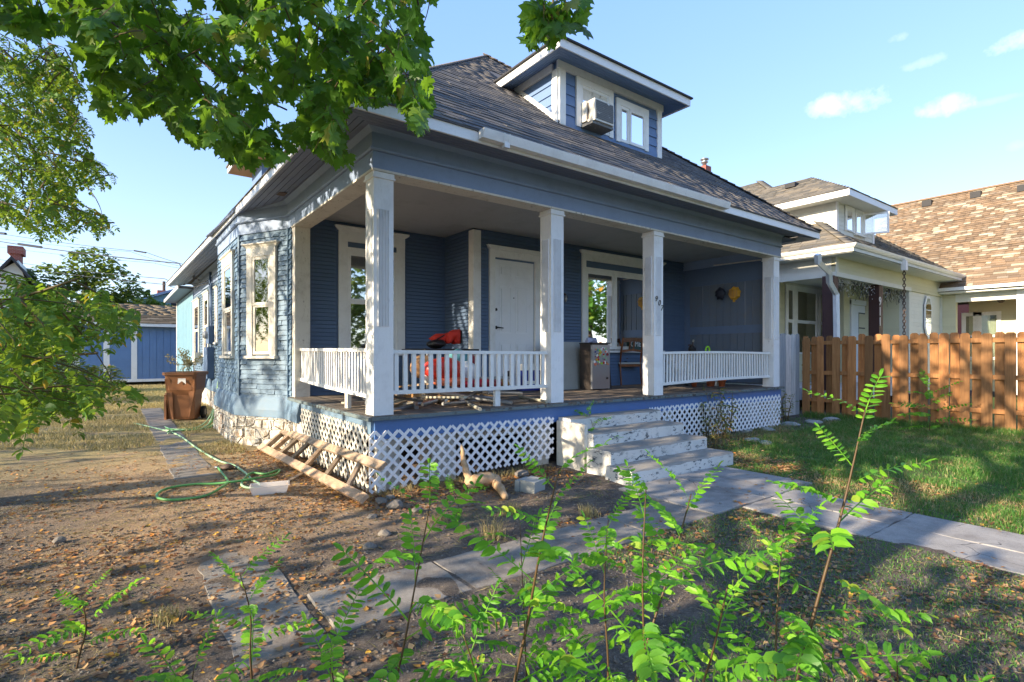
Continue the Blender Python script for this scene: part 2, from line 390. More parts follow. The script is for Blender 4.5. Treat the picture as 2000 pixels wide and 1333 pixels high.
def raw_mesh(name, V, F, mat, smooth=False):
    """fast mesh from numpy arrays (all faces with the same number of corners)"""
    V = np.asarray(V, dtype=np.float32).reshape(-1, 3); F = np.asarray(F, dtype=np.int32)
    m = bpy.data.meshes.new(name); k = F.shape[1]
    m.vertices.add(len(V)); m.vertices.foreach_set('co', V.ravel())
    m.loops.add(F.size); m.loops.foreach_set('vertex_index', F.ravel())
    m.polygons.add(len(F)); m.polygons.foreach_set('loop_start', np.arange(0, F.size, k, dtype=np.int32))
    if smooth: m.polygons.foreach_set('use_smooth', np.ones(len(F), dtype=bool))
    m.materials.append(mat); m.update(calc_edges=True); return m
def instances(src, mats4, name, mat, smooth=False):
    """one joined mesh of a small source mesh (V,F triangles) at many matrices"""
    V = np.array(src[0], dtype=np.float32); F = np.array(src[1], dtype=np.int32)
    A = np.array([[list(r) for r in m] for m in mats4], dtype=np.float32)
    VV = np.einsum('nij,vj->nvi', A[:, :3, :3], V)+A[:, None, :3, 3]
    FF = F[None]+(np.arange(len(A))*len(V))[:, None, None]
    return raw_mesh(name, VV.reshape(-1, 3), FF.reshape(-1, F.shape[1]), mat, smooth)
WEDGE = ([(0, 0, 0), (1, 0, 0), (1, 1, 0), (0, 1, 0), (0, 0, 1), (1, 0, 1), (1, .25, 1), (0, .25, 1)],
         [(0, 3, 2, 1), (4, 5, 6, 7), (0, 1, 5, 4), (1, 2, 6, 5), (2, 3, 7, 6), (3, 0, 4, 7)])
# orientation above is for a right handed u,n,w frame
_wedges = {}
def wedge_mesh(mat):
    if mat.name not in _wedges:
        b = MB(); b.add(*WEDGE); _wedges[mat.name] = b.mesh('board', mat)
    return _wedges[mat.name]
def courses(name, parent, O, u, n, w, H, expo, spans, seg, mat, thick, rnd, limit=300, jit=0., tilt=0., gap=.0015, over=1.12):
    """overlapping boards or shingles row by row; the nearest ones are objects, the rest one mesh"""
    O, u, n, w = Vector(O), Vector(u).normalized(), Vector(n).normalized(), Vector(w).normalized(); L = []
    rows = int(math.ceil(H/expo))
    for i in range(rows):
        z = i*expo; hh = min(expo*over, H-z)
        if hh < expo*.3: continue
        for a, b in spans(z+min(expo, H-z)*.5):
            x = a; first = True
            while x < b-.01:
                l = (b-a) if seg is None else rnd.uniform(*seg)
                if first and seg is not None: l *= rnd.uniform(.3, 1)
                first = False
                if x+l > b-.04: l = b-x
                dz = rnd.uniform(-jit, jit) if jit else 0; th = thick*(1+rnd.uniform(-.3, .5)*(1 if jit else 0))
                P = O+u*(x+gap)+w*(z+dz)
                uu = u*(l-2*gap)
                if tilt: uu = uu+w*rnd.uniform(-tilt, tilt)
                L.append((frame(P, uu, n*th, w*hh), (P+uu*.5-CAM).length))
                x += l
    L.sort(key=lambda t: t[1])
    me = wedge_mesh(mat)
    for m, d in L[:limit]: link(name, me, parent, m)
    if len(L) > limit:
        o = link(name+'_field', instances(WEDGE, [m for m, d in L[limit:]], name+'_field', mat), parent); o['kind'] = 'stuff'
    return len(L)
def holes(x0, x1, ops):
    """row spans on a wall from x0 to x1 leaving out openings (a,b,z0,z1)"""
    def f(z):
        S = [(x0, x1)]
        for a, b, za, zb in ops:
            if za < z < zb:
                T = []
                for s, e in S:
                    if b <= s or a >= e: T.append((s, e)); continue
                    if a > s: T.append((s, a))
                    if b < e: T.append((b, e))
                S = T
        return [t for t in S if t[1]-t[0] > .03]
    return f
def text_mesh(txt, size, ext, mat, T, parent, name, shear=0, **props):
    c = bpy.data.curves.new('t', 'FONT'); c.body = txt; c.size = size; c.extrude = ext; c.shear = shear; c.align_x = 'CENTER'
    o = bpy.data.objects.new('t', c); COL.objects.link(o)
    m = bpy.data.meshes.new_from_object(o); bpy.data.objects.remove(o); bpy.data.curves.remove(c)
    m.name = name; m.materials.clear(); m.materials.append(mat)
    return link(name, m, parent, T, **props)
def window(parent, T, w, h, sill=True, case=.11, crown=True, trim='white', curtain='curtain_pale', sashes=2, sash_w=.045, head=0., glassm='glass', low=None, frame_th=.035, name='window', label=None):
    """window in a wall frame T (x along, y outward, z up; origin = bottom left of the glass opening)"""
    b = MB()
    b.box(-case, 0, .0, frame_th, -case*.2, h+head, T); b.box(w, w+case, .0, frame_th, -case*.2, h+head, T)
    b.box(-case, w+case, .0, frame_th+.002, h+head, h+head+case*1.15, T)
    if head: b.box(0, w, 0, frame_th-.004, h, h+case*.55, T)
    o = b.build(name, M[trim], parent)
    if label: o['label'] = label
    if crown:
        c = MB(); z = h+head+case*1.15
        prof = [(0, z), (0, z+.075), (.085, z+.075), (.085, z+.055), (.06, z+.04), (.042, z)]
        x0, x1 = -case-.07, w+case+.07
        V = []
        for x, k in ((x0, 1), (x1, 1)):
            for y, zz in prof:
                xx = x+(0 if y > .05 else (.06 if x == x0 else -.06)) if zz < z+.05 else x
                V.append(T @ Vector((xx, y, zz)))
        n = len(prof)
        c.add(V, [tuple(range(n)), tuple(range(2*n-1, n-1, -1))]+[(i, (i+1) % n, (i+1) % n+n, i+n)[::-1] for i in range(n)])
        c.build('crown', M[trim], o)
    if sill: MB().box(-case-.03, w+case+.03, 0, frame_th+.045, -case*.2-.045, -case*.2, T).build('sill', M[trim], o)
    # sashes
    if sashes == 2:
        m = h*.5
        parts = [(0, w, m, h, .012), (0, w, 0, m+.02, .0)]
    elif sashes == -2: parts = [(0, w*.36, 0, h, .0), (w*.36, w, 0, h, .01)]
    else: parts = [(0, w, 0, h, 0)]
    for x0, x1, z0, z1, y in parts:
        s = MB(); t = sash_w
        s.box(x0, x0+t, y, y+.024, z0, z1, T); s.box(x1-t, x1, y, y+.024, z0, z1, T)
        s.box(x0+t, x1-t, y, y+.023, z0, z0+t, T); s.box(x0+t, x1-t, y, y+.023, z1-t, z1, T)
        s.build('sash', M[trim], o)
        MB().box(x0+t, x1-t, y+.008, y+.012, z0+t, z1-t, T).build('pane', M[glassm], o)
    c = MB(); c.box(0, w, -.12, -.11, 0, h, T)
    c.build('curtain', M[curtain], o)  # with grey_room this sheet is a painted dim room, not cloth
    return o

rnd = random.Random(7)

def wall_panel(T, x0, x1, z0, z1, ops, th, b):
    """solid backing behind the boards with its openings left out"""
    xs = sorted({x0, x1, *[max(x0, min(x1, v)) for o in ops for v in o[:2]]}); zs = sorted({z0, z1, *[max(z0, min(z1, v)) for o in ops for v in o[2:]]})
    for i in range(len(xs)-1):
        for j in range(len(zs)-1):
            cx, cz = (xs[i]+xs[i+1])/2, (zs[j]+zs[j+1])/2
            if any(o[0] < cx < o[1] and o[2] < cz < o[3] for o in ops): continue
            b.box(xs[i], xs[i+1], -th, 0, zs[j], zs[j+1], T)

# ================================================================== ground
FZ = .863           # porch floor height
def bumpy(x, y):
    v = Vector((x, y, 0))
    return .018*noise.noise(v*.9)+.012*noise.noise(v*2.7)+.006*noise.noise(v*8)
def build_ground():
    xs = list(np.arange(-4.5, 12.01, .085)); ys = list(np.arange(-6.2, 4.01, .085))
    def ext(a, lo, hi):
        s = .15; l = a[0]; L = []
        while l > lo: l -= s; s *= 1.25; L.append(l)
        s = .15; h = a[-1]; R = []
        while h < hi: h += s; s *= 1.25; R.append(h)
        return L[::-1]+a+R
    xs = ext(xs, -600, 600); ys = ext(ys, -600, 900)
    V = []
    for y in ys:
        for x in xs:
            near = 1 if abs(x) < 60 and abs(y) < 60 else 0
            V.append((x, y, bumpy(x, y) if near else 0))
    nx = len(xs); F = []
    for j in range(len(ys)-1):
        for i in range(nx-1): F.append((j*nx+i, j*nx+i+1, (j+1)*nx+i+1, (j+1)*nx+i))
    s = NT('yard_soil')
    soil = s.ramp(s.noise(3.2, 9, .72), [(.32, rgb((.070, .057, .051))), (.5, rgb((.132, .110, .096))), (.70, rgb((.225, .187, .155)))])
    fine = s.noise(55, 5, .8)
    soil = s.mix(s.mask(fine, .5, .68), soil, s.mix(.6, soil, rgb((.36, .31, .25))))
    soil = s.mix(s.mask(s.noise(85, 4, .8), .48, .32), soil, s.mix(.6, soil, rgb((.03, .024, .02))))
    vor = s.n('TexVoronoi'); vor.inputs['Scale'].default_value = 34; s.link(s.pos, vor.inputs['Vector'])
    fleck = s.mask(vor.outputs['Distance'], .20, .12)
    sel = s.math('GREATER_THAN', s.noise(11, 2), .50)
    sp = s.n('SeparateColor'); s.link(vor.outputs['Color'], sp.inputs[0])
    fcol = s.ramp(sp.outputs[0], [(0, rgb((.20, .12, .07))), (.5, rgb((.32, .22, .13))), (.8, rgb((.42, .33, .22))), (1, rgb((.24, .23, .22)))])
    soil = s.mix(s.math('MULTIPLY', s.math('MULTIPLY', fleck, sel), .8), soil, fcol)
    # trodden pale path earth beside the house, straw further back, turf on the right
    xyz = s.n('SeparateXYZ'); s.link(s.pos, xyz.inputs[0]); X, Y = xyz.outputs[0], xyz.outputs[1]
    wob = s.math('MULTIPLY', s.math('SUBTRACT', s.noise(1.1, 5), .5), 2.4)
    pale = s.math('MULTIPLY', s.mask(s.math('ADD', Y, wob), -1.9, -.2), s.math('MULTIPLY', s.mask(s.math('ADD', X, wob), -3.2, -2.1), s.mask(X, 2.2, .4)))
    earth = s.mix(s.noise(9, 8, .7), rgb((.31, .20, .125)), rgb((.50, .36, .235)))
    c = s.mix(s.math('MULTIPLY', pale, .85), soil, earth)
    straw = s.mix(s.noise(14, 8, .8), rgb((.20, .16, .075)), rgb((.50, .40, .20)))
    strawk = s.math('MULTIPLY', s.mask(s.math('ADD', Y, wob), 1.8, 5.2), s.mask(s.noise(1.7, 5), .30, .52))
    c = s.mix(strawk, c, straw)
    turf = s.mix(s.noise(7, 7, .8), rgb((.045, .095, .025)), rgb((.14, .17, .06)))
    tk = s.math('MULTIPLY', s.mask(s.math('ADD', X, s.math('MULTIPLY', wob, .25)), 3.7, 4.3), s.mask(s.math('ADD', Y, s.math('MULTIPLY', wob, .5)), .1, -.8))
    c = s.mix(tk, c, turf)
    h = s.math('ADD', s.noise(30, 8, .8), s.math('MULTIPLY', s.noise(6, 6), 1.2))
    mat = s.bsdf(c, .95, h, .9, .03, spec=.15)
    g = link('ground', raw_mesh('ground', V, F, mat, True)); g['kind'] = 'structure'
build_ground()

# concrete walks: each slab its own piece
def walkmat():
    s = NT('old_walk_concrete')
    c = s.ramp(s.noise(5, 8, .7), [(.3, rgb((.22, .205, .195))), (.5, rgb((.30, .285, .27))), (.75, rgb((.38, .36, .34)))])
    g = s.noise(120, 4, .8)
    c = s.mix(s.mask(g, .52, .7), c, rgb((.40, .385, .36)))
    c = s.mix(s.mask(g, .42, .28), c, rgb((.10, .095, .09)))
    c = s.mix(s.math('MULTIPLY', s.mask(s.noise(1.8, 5), .5, .68), .6), c, rgb((.12, .10, .085)))
    v = s.n('TexVoronoi', feature='DISTANCE_TO_EDGE'); v.inputs['Scale'].default_value = 1.15
    nn = s.n('TexNoise'); nn.inputs['Scale'].default_value = 5; s.link(s.pos, nn.inputs['Vector'])
    mx = s.mix(.12, s.pos, nn.outputs['Color']); s.link(mx, v.inputs['Vector'])
    crack = s.math('MULTIPLY', s.mask(v.outputs['Distance'], .0035, .0008), s.mask(s.noise(.8, 2), .5, .53))
    c = s.mix(crack, c, (.03, .028, .025, 1))
    return s.bsdf(c, .9, s.math('SUBTRACT', g, crack), .6, .004, spec=.2)
M['walk'] = walkmat()
def oldwalk():
    s = NT('dirty_walk_concrete')
    c = s.ramp(s.noise(5, 8, .7), [(.3, rgb((.17, .155, .14))), (.5, rgb((.235, .215, .195))), (.75, rgb((.30, .28, .26)))])
    g = s.noise(110, 4, .8); c = s.mix(s.mask(g, .52, .7), c, rgb((.36, .33, .29)))
    d = s.mask(s.math('ADD', s.noise(2.1, 8, .75), s.math('MULTIPLY', s.noise(17, 5), .25)), .61, .78)
    c = s.mix(s.math('MULTIPLY', d, .7), c, s.mix(s.noise(30, 5), rgb((.11, .085, .066)), rgb((.20, .155, .12))))
    return s.bsdf(c, .93, s.math('ADD', g, d), .6, .006, spec=.15)
M['walk_old'] = oldwalk()
def slab(parent, pts, z, name='slab', th=.06):
    b = MB(); k = .008
    cx = sum(p[0] for p in pts)/len(pts); cy = sum(p[1] for p in pts)/len(pts)
    def sh(d): return [(p[0]+(cx-p[0])*d/max(.1, abs(p[0]-cx)), p[1]+(cy-p[1])*d/max(.1, abs(p[1]-cy))) for p in pts]
    a, c = sh(0), sh(k); n = len(pts)
    V = [(x, y, z-th) for x, y in a]+[(x, y, z-k) for x, y in a]+[(x, y, z) for x, y in c]
    F = [tuple(range(2*n, 3*n))]
    for r in (0, n): F += [(r+i, r+(i+1) % n, r+n+(i+1) % n, r+n+i) for i in range(n)]
    b.add(V, F); return b.build(name, M['walk' if parent.name == 'front_walk' else 'walk_old'], parent)
def wobble_edge(x0, y0, x1, y1, n, a, rr):
    return [(x0+(x1-x0)*i/n+(rr.uniform(-a, a) if 0 < i < n else 0)*(abs(y1-y0) > abs(x1-x0)), y0+(y1-y0)*i/n+(rr.uniform(-a, a) if 0 < i < n else 0)*(abs(x1-x0) > abs(y1-y0))) for i in range(n)]
def rect_slab(parent, x0, x1, y0, y1, z, rr, a=.012, th=.07):
    g = .006
    x0 += g; y0 += g; x1 -= g; y1 -= g
    pts = wobble_edge(x0, y0, x1, y0, 5, a, rr)+wobble_edge(x1, y0, x1, y1, 5, a, rr)+wobble_edge(x1, y1, x0, y1, 5, a, rr)+wobble_edge(x0, y1, x0, y0, 5, a, rr)
    return slab(parent, pts, z, th=th)
rr = random.Random(3)
fw = link('front_walk', None); fw.location = (3.3, -3, 0); fw['kind'] = 'structure'
# walk from the steps towards the street, in two strips of slabs
for j in range(6):
    y1 = -2.72-j*1.12; y0 = y1-1.12
    for a, b_ in ((2.78, 3.33), (3.33, 3.9)): rect_slab(fw, a, b_, y0, y1, .013+rr.uniform(-.002, .002), rr)
for a, b_ in ((2.3, 3.25), (3.25, 4.35)): rect_slab(fw, a, b_, -2.72, -1.50, .024+rr.uniform(-.002, .003), rr)
cw = link('cross_walk', None); cw.location = (0, -2.4, 0); cw['kind'] = 'structure'
for j in range(4):
    rect_slab(cw, -1.32+j*.905, -1.32+(j+1)*.905, -2.72, -2.12, .014+rr.uniform(-.003, .003), rr)
sw = link('side_walk', None); sw.location = (-1.6, 0, 0); sw['kind'] = 'structure'
for y0, y1, z in ((-2.74, -1.55, .004), (-1.53, -.80, .001), (-.60, .25, -.006), (2.1, 3.2, .006), (3.2, 4.4, .008), (4.4, 5.6, .004), (5.6, 6.8, .008), (6.8, 8.0, .006), (8.0, 9.4, .012), (9.4, 11, .012), (11, 12.6, .012)):
    w0 = -1.83 if y0 < 1 else -1.72
    rect_slab(sw, w0, -1.34 if y0 < 1 else -1.24, y0, y1, z, rr, a=.016)

# ================================================================== the blue house
house = thing('blue_house', 'blue hipped-roof house numbered 907 with white porch posts and a front dormer', 'house', (4.4, 6, 0))
FR = lambda y: frame((0, y, 0), (1, 0, 0), (0, -1, 0), (0, 0, 1))       # facade frames: x along, outward = -Y
LF = lambda x: frame((x, 0, 0), (0, 1, 0), (-1, 0, 0), (0, 0, 1))       # side frames: x = world Y, outward = -X
YW, YD, XJ, XS = 3.38, 2.38, 2.82, 9.02       # window wall, door wall, jog, screen
ZC = 3.80
# walls behind the porch
w1 = [(.895, 1.80, 1.02+.62, 3.33)]; wc1 = (.70, 1.99, 1.44, 3.66)
b = MB(); wall_panel(FR(YW), .0, XJ+.1, FZ, ZC, w1, .1, b); pw = b.build('porch_wall', M['porch_blue'], house)
courses('siding_board', pw, (0.24, YW-.001, FZ), (1, 0, 0), (0, -1, 0), (0, 0, 1), ZC-FZ, .066, holes(0, XJ-.24, [(wc1[0]-.24, wc1[1]-.24, wc1[2]-FZ, wc1[3]-FZ)]), None, M['porch_blue'], .028, rnd, over=.85)
b = MB(); b.box(XJ, XJ+.1, YD, YW, FZ, ZC); pw = b.build('porch_wall', M['porch_blue'], house)
courses('siding_board', pw, (XJ-.001, YD, FZ), (0, 1, 0), (-1, 0, 0), (0, 0, 1), ZC-FZ, .066, holes(0.14, YW-YD-.015, []), None, M['porch_blue'], .028, rnd, over=.85)
dx0, dx1, dz1 = onY(965, 504, YD-.0).x, onY(1043, 515, YD).x, 3.30
wx0, wx1, wz1, wz0 = onY(1142, 520, YD).x, 8.0, 3.34, 1.63
opd = [(dx0-.01, dx1+.01, FZ, dz1), (wx0, wx1, wz0, wz1)]
b = MB(); wall_panel(FR(YD), XJ, XS+.1, FZ, ZC, opd, .1, b); pw = b.build('porch_wall', M['porch_blue'], house)
cas = [(dx0-.15, dx1+.15, FZ, dz1+.2), (wx0-.13, wx1+.14, wz0-.08, wz1+.32)]
courses('siding_board', pw, (XJ+.16, YD-.001, FZ), (1, 0, 0), (0, -1, 0), (0, 0, 1), ZC-FZ, .066, holes(0, XS-XJ-.17, [(a-XJ-.16, c-XJ-.16, d-FZ, e-FZ) for a, c, d, e in cas]), None, M['porch_blue'], .028, rnd, over=.85)
# porch floor
b = MB(); b.box(.02, 9.0, .03, YW, FZ-.14, FZ-.035); fl = b.build('porch_floor', M['deck'], house)
x = -.06
me = None; i = 0
while x < 9.02:
    wd = .083
    y1 = YW if x < XJ else YD
    bb = MB(); e = rnd.uniform(-.012, .012)
    bb.box(x, x+wd-.004, -.075+e, y1, FZ-.030+rnd.uniform(-.002, .002), FZ+rnd.uniform(-.003, .002)); bb.build('floor_board', M['deck'], fl); x += wd; i += 1
# flaked nosing of the deck edge
MB().box(-.055, 9.04, -.085, -.055, FZ-.045, FZ-.006).build('deck_nosing', M['deck_edge'], house)
MB().box(-.095, -.062, -.085, 3.3, FZ-.045, FZ-.006).build('deck_nosing', M['deck_edge'], house)
# skirt boards
MB().box(.0, 8.97, -.035, .0, .60, FZ-.047).build('skirt_board', M['skirt_blue'], house)
MB().box(-.035, .0, .0, 3.42, .66, FZ-.047).build('skirt_board', M['side_blue'], house)
# porch floor underside clutter: near-black sheet painting the crawl space's shade, brick piers and painted posts seen through the lattice
MB().box(.15, 8.8, 1.6, 1.68, 0, .7).build('crawl_shade_sheet', M['dark'], house)
for px_, w_ in ((.12, .22), (.75, .34), (2.35, .25), (5.2, .25), (8.7, .25)):
    MB().box(px_, px_+w_, .06, .06+w_, -.02, .62).build('pier', M['white_worn'], house)
MB().box(.03, .14, -.02, .07, -.05, .62).build('lattice_post', M['white_worn'], house)
MB().box(.1, 2.6, .34, .40, .42, .56).build('crawl_beam', M['white_worn'], house)
def lattice(parent, T, poly, name='lattice', mat='vinyl_white', s=.098, w=.034, th=.010, label=None):
    """diagonal strips clipped to a convex outline; the front layer leans one way, the back layer the other"""
    o = None
    cxs = [p[0] for p in poly]; czs = [p[1] for p in poly]
    root = MB(); root.box(min(cxs), min(cxs)+.02, -.03, -.022, min(czs)+.02, max(czs)-.05, T); root = root.build(name, M[mat], parent)
    if label: root['label'] = label
    for dirn, y in ((1, 0.), (-1, -th)):
        d = Vector((1, dirn)).normalized(); nrm = Vector((-d.y, d.x))
        ks = [nrm.dot(Vector(p)) for p in poly]
        k = math.floor(min(ks)/s)*s
        while k < max(ks):
            ts = []
            for i in range(len(poly)):
                p, q = Vector(poly[i]), Vector(poly[(i+1) % len(poly)]); a, c = nrm.dot(p)-k, nrm.dot(q)-k
                if a*c < 0: ts.append(d.dot(p.lerp(q, a/(a-c))))
            if len(ts) == 2:
                t0, t1 = sorted(ts)
                if t1-t0 > .05:
                    P = [nrm*(k-w/2)+d*t0, nrm*(k-w/2)+d*t1, nrm*(k+w/2)+d*t1, nrm*(k+w/2)+d*t0]
                    MB().prism([(p.x, p.y) for p in P], y, y+th, T).build('strip', M[mat], root)
            k += s
    return root
lattice(house, FR(-.04), [(-.06, .02), (.9, .07), (2.60, .11), (2.60, .675), (-.06, .69)], label='white lattice panel left of the steps')
lattice(house, FR(-.04), [(4.62, .10), (8.93, .06), (8.93, .70), (4.62, .67)], label='white lattice panel right of the steps')
lattice(house, frame((-.045, 0, 0), (0, 1, 0), (-1, 0, 0), (0, 0, 1)), [(.05, .02), (2.6, .05), (2.72, .73), (.05, .73)], mat='white_worn', label='weathered lattice panel on the side')

# posts
def post(x0, y0, w, z0, z1, flute=True, faces='fl', name='porch_post', mat='post_white'):
    b = MB(); b.box(x0, x0+w, y0, y0+w, z0, z1-.07)
    b.box(x0-.018, x0+w+.018, y0-.018, y0+w+.018, z1-.07, z1-.05); b.box(x0-.008, x0+w+.008, y0-.008, y0+w+.008, z1-.05, z1)
    o = b.build(name, M[mat], house)
    if flute:
        for T in ((FR(y0) if 'f' in faces else None), (LF(x0) if 'l' in faces else None)):
            if T is None: continue
            s0 = x0 if T is not None and T.col[0][0] == 1 else y0
            f = MB(); n = 8; m = .045; pw_ = (w-2*m)/n
            for k in range(n):
                a = s0+m+k*pw_; f.prism([(a+.002, 1.86), (a+pw_-.010, 1.86), (a+pw_-.010, 3.17), (a+.002, 3.17)], 0, .016, T)
            f.build('fluting', M[mat], o)
    return o
for x0 in (0, 2.595, 4.84, 8.73): post(x0, 0, .235, FZ, 3.585)
# wall-side pilasters
b = MB(); b.box(0, .235, 3.22, 3.378, FZ-.01, 3.60); b.build('pilaster', M['white_worn'], house)
b = MB(); b.box(XJ-.012, XJ+.15, YD-.03, YD+.13, FZ, ZC-.03); b.build('pilaster', M['white'], house)
# entablature: beam, frieze, mouldings; carried round the corner and along the bay
bay = [(0, 3.55), (-.56, 4.60), (-.56, 6.95), (0, 7.55)]
path = [(9.0, .0, 0), (0, 0, 0), (0, 3.55, 0), (-.56, 4.60, 0), (-.56, 6.95, 0), (0, 7.55, 0), (0, 16.6, 0)]
def along(prof, pts, mat, name, parent=house): return MB().sweep(prof, pts, cap=True).build(name, mat, parent)
# sweep side vector = dir x up: for a path going -X along the front this points +Y, so outward is negative
bp = [(9.0, .0, 0), (0, 0, 0), (0, 3.36, 0)]
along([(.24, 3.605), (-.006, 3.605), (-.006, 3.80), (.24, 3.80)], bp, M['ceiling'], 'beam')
along([(.242, 3.588), (-.022, 3.588), (-.022, 3.612), (.242, 3.612)], bp, M['white_worn'], 'beam_trim')
along([(-.0065, 3.613), (-.020, 3.613), (-.020, 3.80), (-.0065, 3.80)], path, M['trim_blue'], 'frieze')
along([(-.0065, 3.801), (-.045, 3.801), (-.060, 3.815), (-.060, 3.83), (-.0065, 3.83)], path, M['trim_blue'], 'moulding')
along([(-.0065, 3.831), (-.035, 3.831), (-.035, 4.0), (-.10, 4.045), (-.12, 4.06), (-.0065, 4.06)], path, M['trim_blue'], 'cornice')
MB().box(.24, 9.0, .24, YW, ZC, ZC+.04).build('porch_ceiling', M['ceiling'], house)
MB().box(8.96, 9.02, 0, YD, 3.6, 4.05).build('porch_gable_board', M['trim_blue'], house)
# eaves: soffit boards, fascia
OV = .55
sof = MB(); E1 = [(-OV, -OV), (9.5, -OV), (9.5, 17), (-.8, 17)]
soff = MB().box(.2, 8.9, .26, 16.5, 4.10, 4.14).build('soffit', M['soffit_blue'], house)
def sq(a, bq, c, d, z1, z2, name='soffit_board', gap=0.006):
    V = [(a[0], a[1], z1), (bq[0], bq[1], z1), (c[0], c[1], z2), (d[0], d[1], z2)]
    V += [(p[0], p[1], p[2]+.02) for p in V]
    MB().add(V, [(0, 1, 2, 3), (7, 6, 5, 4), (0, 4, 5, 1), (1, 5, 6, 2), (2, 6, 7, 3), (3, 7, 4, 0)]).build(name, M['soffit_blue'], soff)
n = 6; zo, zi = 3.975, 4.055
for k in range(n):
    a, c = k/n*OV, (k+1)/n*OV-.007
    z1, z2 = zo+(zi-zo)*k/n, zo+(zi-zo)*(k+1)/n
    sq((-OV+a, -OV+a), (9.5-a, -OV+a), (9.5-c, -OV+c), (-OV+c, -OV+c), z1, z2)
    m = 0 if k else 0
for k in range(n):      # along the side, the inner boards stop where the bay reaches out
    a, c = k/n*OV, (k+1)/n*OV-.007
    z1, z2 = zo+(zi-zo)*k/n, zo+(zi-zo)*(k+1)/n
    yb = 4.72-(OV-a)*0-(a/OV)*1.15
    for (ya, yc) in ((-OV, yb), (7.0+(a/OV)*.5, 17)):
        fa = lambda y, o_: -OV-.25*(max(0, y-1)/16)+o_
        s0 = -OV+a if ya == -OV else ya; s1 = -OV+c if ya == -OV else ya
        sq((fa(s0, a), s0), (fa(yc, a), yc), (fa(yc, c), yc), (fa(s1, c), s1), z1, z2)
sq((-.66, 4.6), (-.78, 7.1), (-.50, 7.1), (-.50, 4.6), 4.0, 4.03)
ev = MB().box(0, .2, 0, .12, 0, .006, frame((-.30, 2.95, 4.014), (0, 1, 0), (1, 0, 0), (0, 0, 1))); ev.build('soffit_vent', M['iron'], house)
edge = [(9.5, -OV, 0), (-OV, -OV, 0), (-OV-.02, 2, 0), (-.80, 17, 0)]
along([(0, 3.955), (-.026, 3.955), (-.026, 4.075), (0, 4.075)], edge, M['gutter'], 'fascia')
along([(0.0, 4.0755), (-.045, 4.0755), (-.045, 4.088), (0.0, 4.088)], edge, M['roof_main'], 'drip_edge')
MB().box(9.5, 9.526, -OV, 17, 3.955, 4.075).build('fascia', M['gutter'], house)
MB().box(9.0, 9.5, -.1, 17, 4.0, 4.02).build('soffit', M['soffit_blue'], house)
# gutter along the middle of the front eave
gx0, gx1 = onY(935, 270, -.58).x, onY(1415, 408, -.58).x
T = ID
gm = MB().prism([(0, 0), (0, .10), (.012, .10), (.012, .012), (.085, .012), (.10, .06), (.112, .10), (.122, .10), (.11, .055), (.092, 0)], gx0, gx1, frame((0, -OV-.03, 3.985), (0, -1, 0), (1, 0, 0), (0, 0, 1)))
go = gm.build('gutter', M['gutter'], house)
MB().prism([(0, 0), (0, .10), (.122, .10), (.11, .055), (.092, 0)], gx0-.004, gx0+.004, frame((0, -OV-.03, 3.985), (0, -1, 0), (1, 0, 0), (0, 0, 1))).build('end_cap', M['gutter'], go)
for px_ in (975, 985, 1047, 1120, 1226, 1330):
    gx = onY(px_, 290, -.6).x
    MB().prism([(0, -.004), (0, .104), (.127, .104), (.115, .055), (.096, -.004)], gx, gx+.018, frame((0, -OV-.029, 3.985), (0, -1, 0), (1, 0, 0), (0, 0, 1))).build('gutter_strap', M['gutter'], go)
MB().box(onY(980, 290, -.62).x, onY(990, 290, -.62).x, -.68, -.61, 3.94, 4.005).build('outlet', M['gutter'], go)

# roof
EZ = 4.09; SL = .845; AP = Vector((4.475, 4.475, EZ+SL*5.025)); XR = 9.5+.03; X0 = -OV-.03; Y0 = -OV-.03
hw = (XR-X0)/2; AP = Vector(((XR+X0)/2, Y0+hw, EZ+SL*hw)); RB = Vector((AP.x, 13, AP.z))
b = MB(); b.add([(X0, Y0, EZ), (XR, Y0, EZ), tuple(AP), (XR, 17, EZ), (X0-.24, 17, EZ), tuple(RB)], [(0, 1, 2), (1, 3, 5, 2), (4, 0, 2, 5), (3, 4, 5), (0, 4, 3, 1)])
roof = b.build('roof', M['roof_main'], house)
cs = 1/math.hypot(1, SL); w_ = Vector((0, cs, SL*cs)); n_ = Vector((0, -SL*cs, cs)); LS = hw/cs
DX0, DX1, DY = 3.50, 6.12, .865
def roofspan(v):
    d = v*cs; a, c = d+.01, 2*hw-d-.01; y = Y0+d
    if y < DY: return [(a, c)]
    S = []
    l, r = DX0-X0, DX1-X0
    if y > 3.0: return [(a, c)]
    if l > a: S.append((a, l))
    if r < c: S.append((r, c))
    return S
courses('shingle', roof, Vector((X0, Y0, EZ))+n_*.004, (1, 0, 0), n_, w_, LS, .135, roofspan, (.2, .42), M['roof_main'], .011, rnd, jit=.002, tilt=.002, over=1.05)
# shingles on the hidden sides and hip caps
for sx in (0, 1):
    e = Vector((X0 if sx == 0 else XR, Y0, EZ)); L = []
    dirn = (AP-e); N = 46
    for k in range(N):
        P = e+dirn*(k/N); uu = dirn/N*1.25; side = Vector((1, 1, 0)).normalized() if sx == 1 else Vector((1, -1, 0)).normalized(); side = side*.5 if sx == 0 else side*.5; PP = P
        L.append(frame(P+Vector((0, 0, .022 if sx else -.01))-side*.11, side*.22, Vector((0, 0, .03)), uu))
    o = link('hip_cap', instances(WEDGE, L, 'hip_cap', M['roof_main']), roof); o['kind'] = 'stuff'
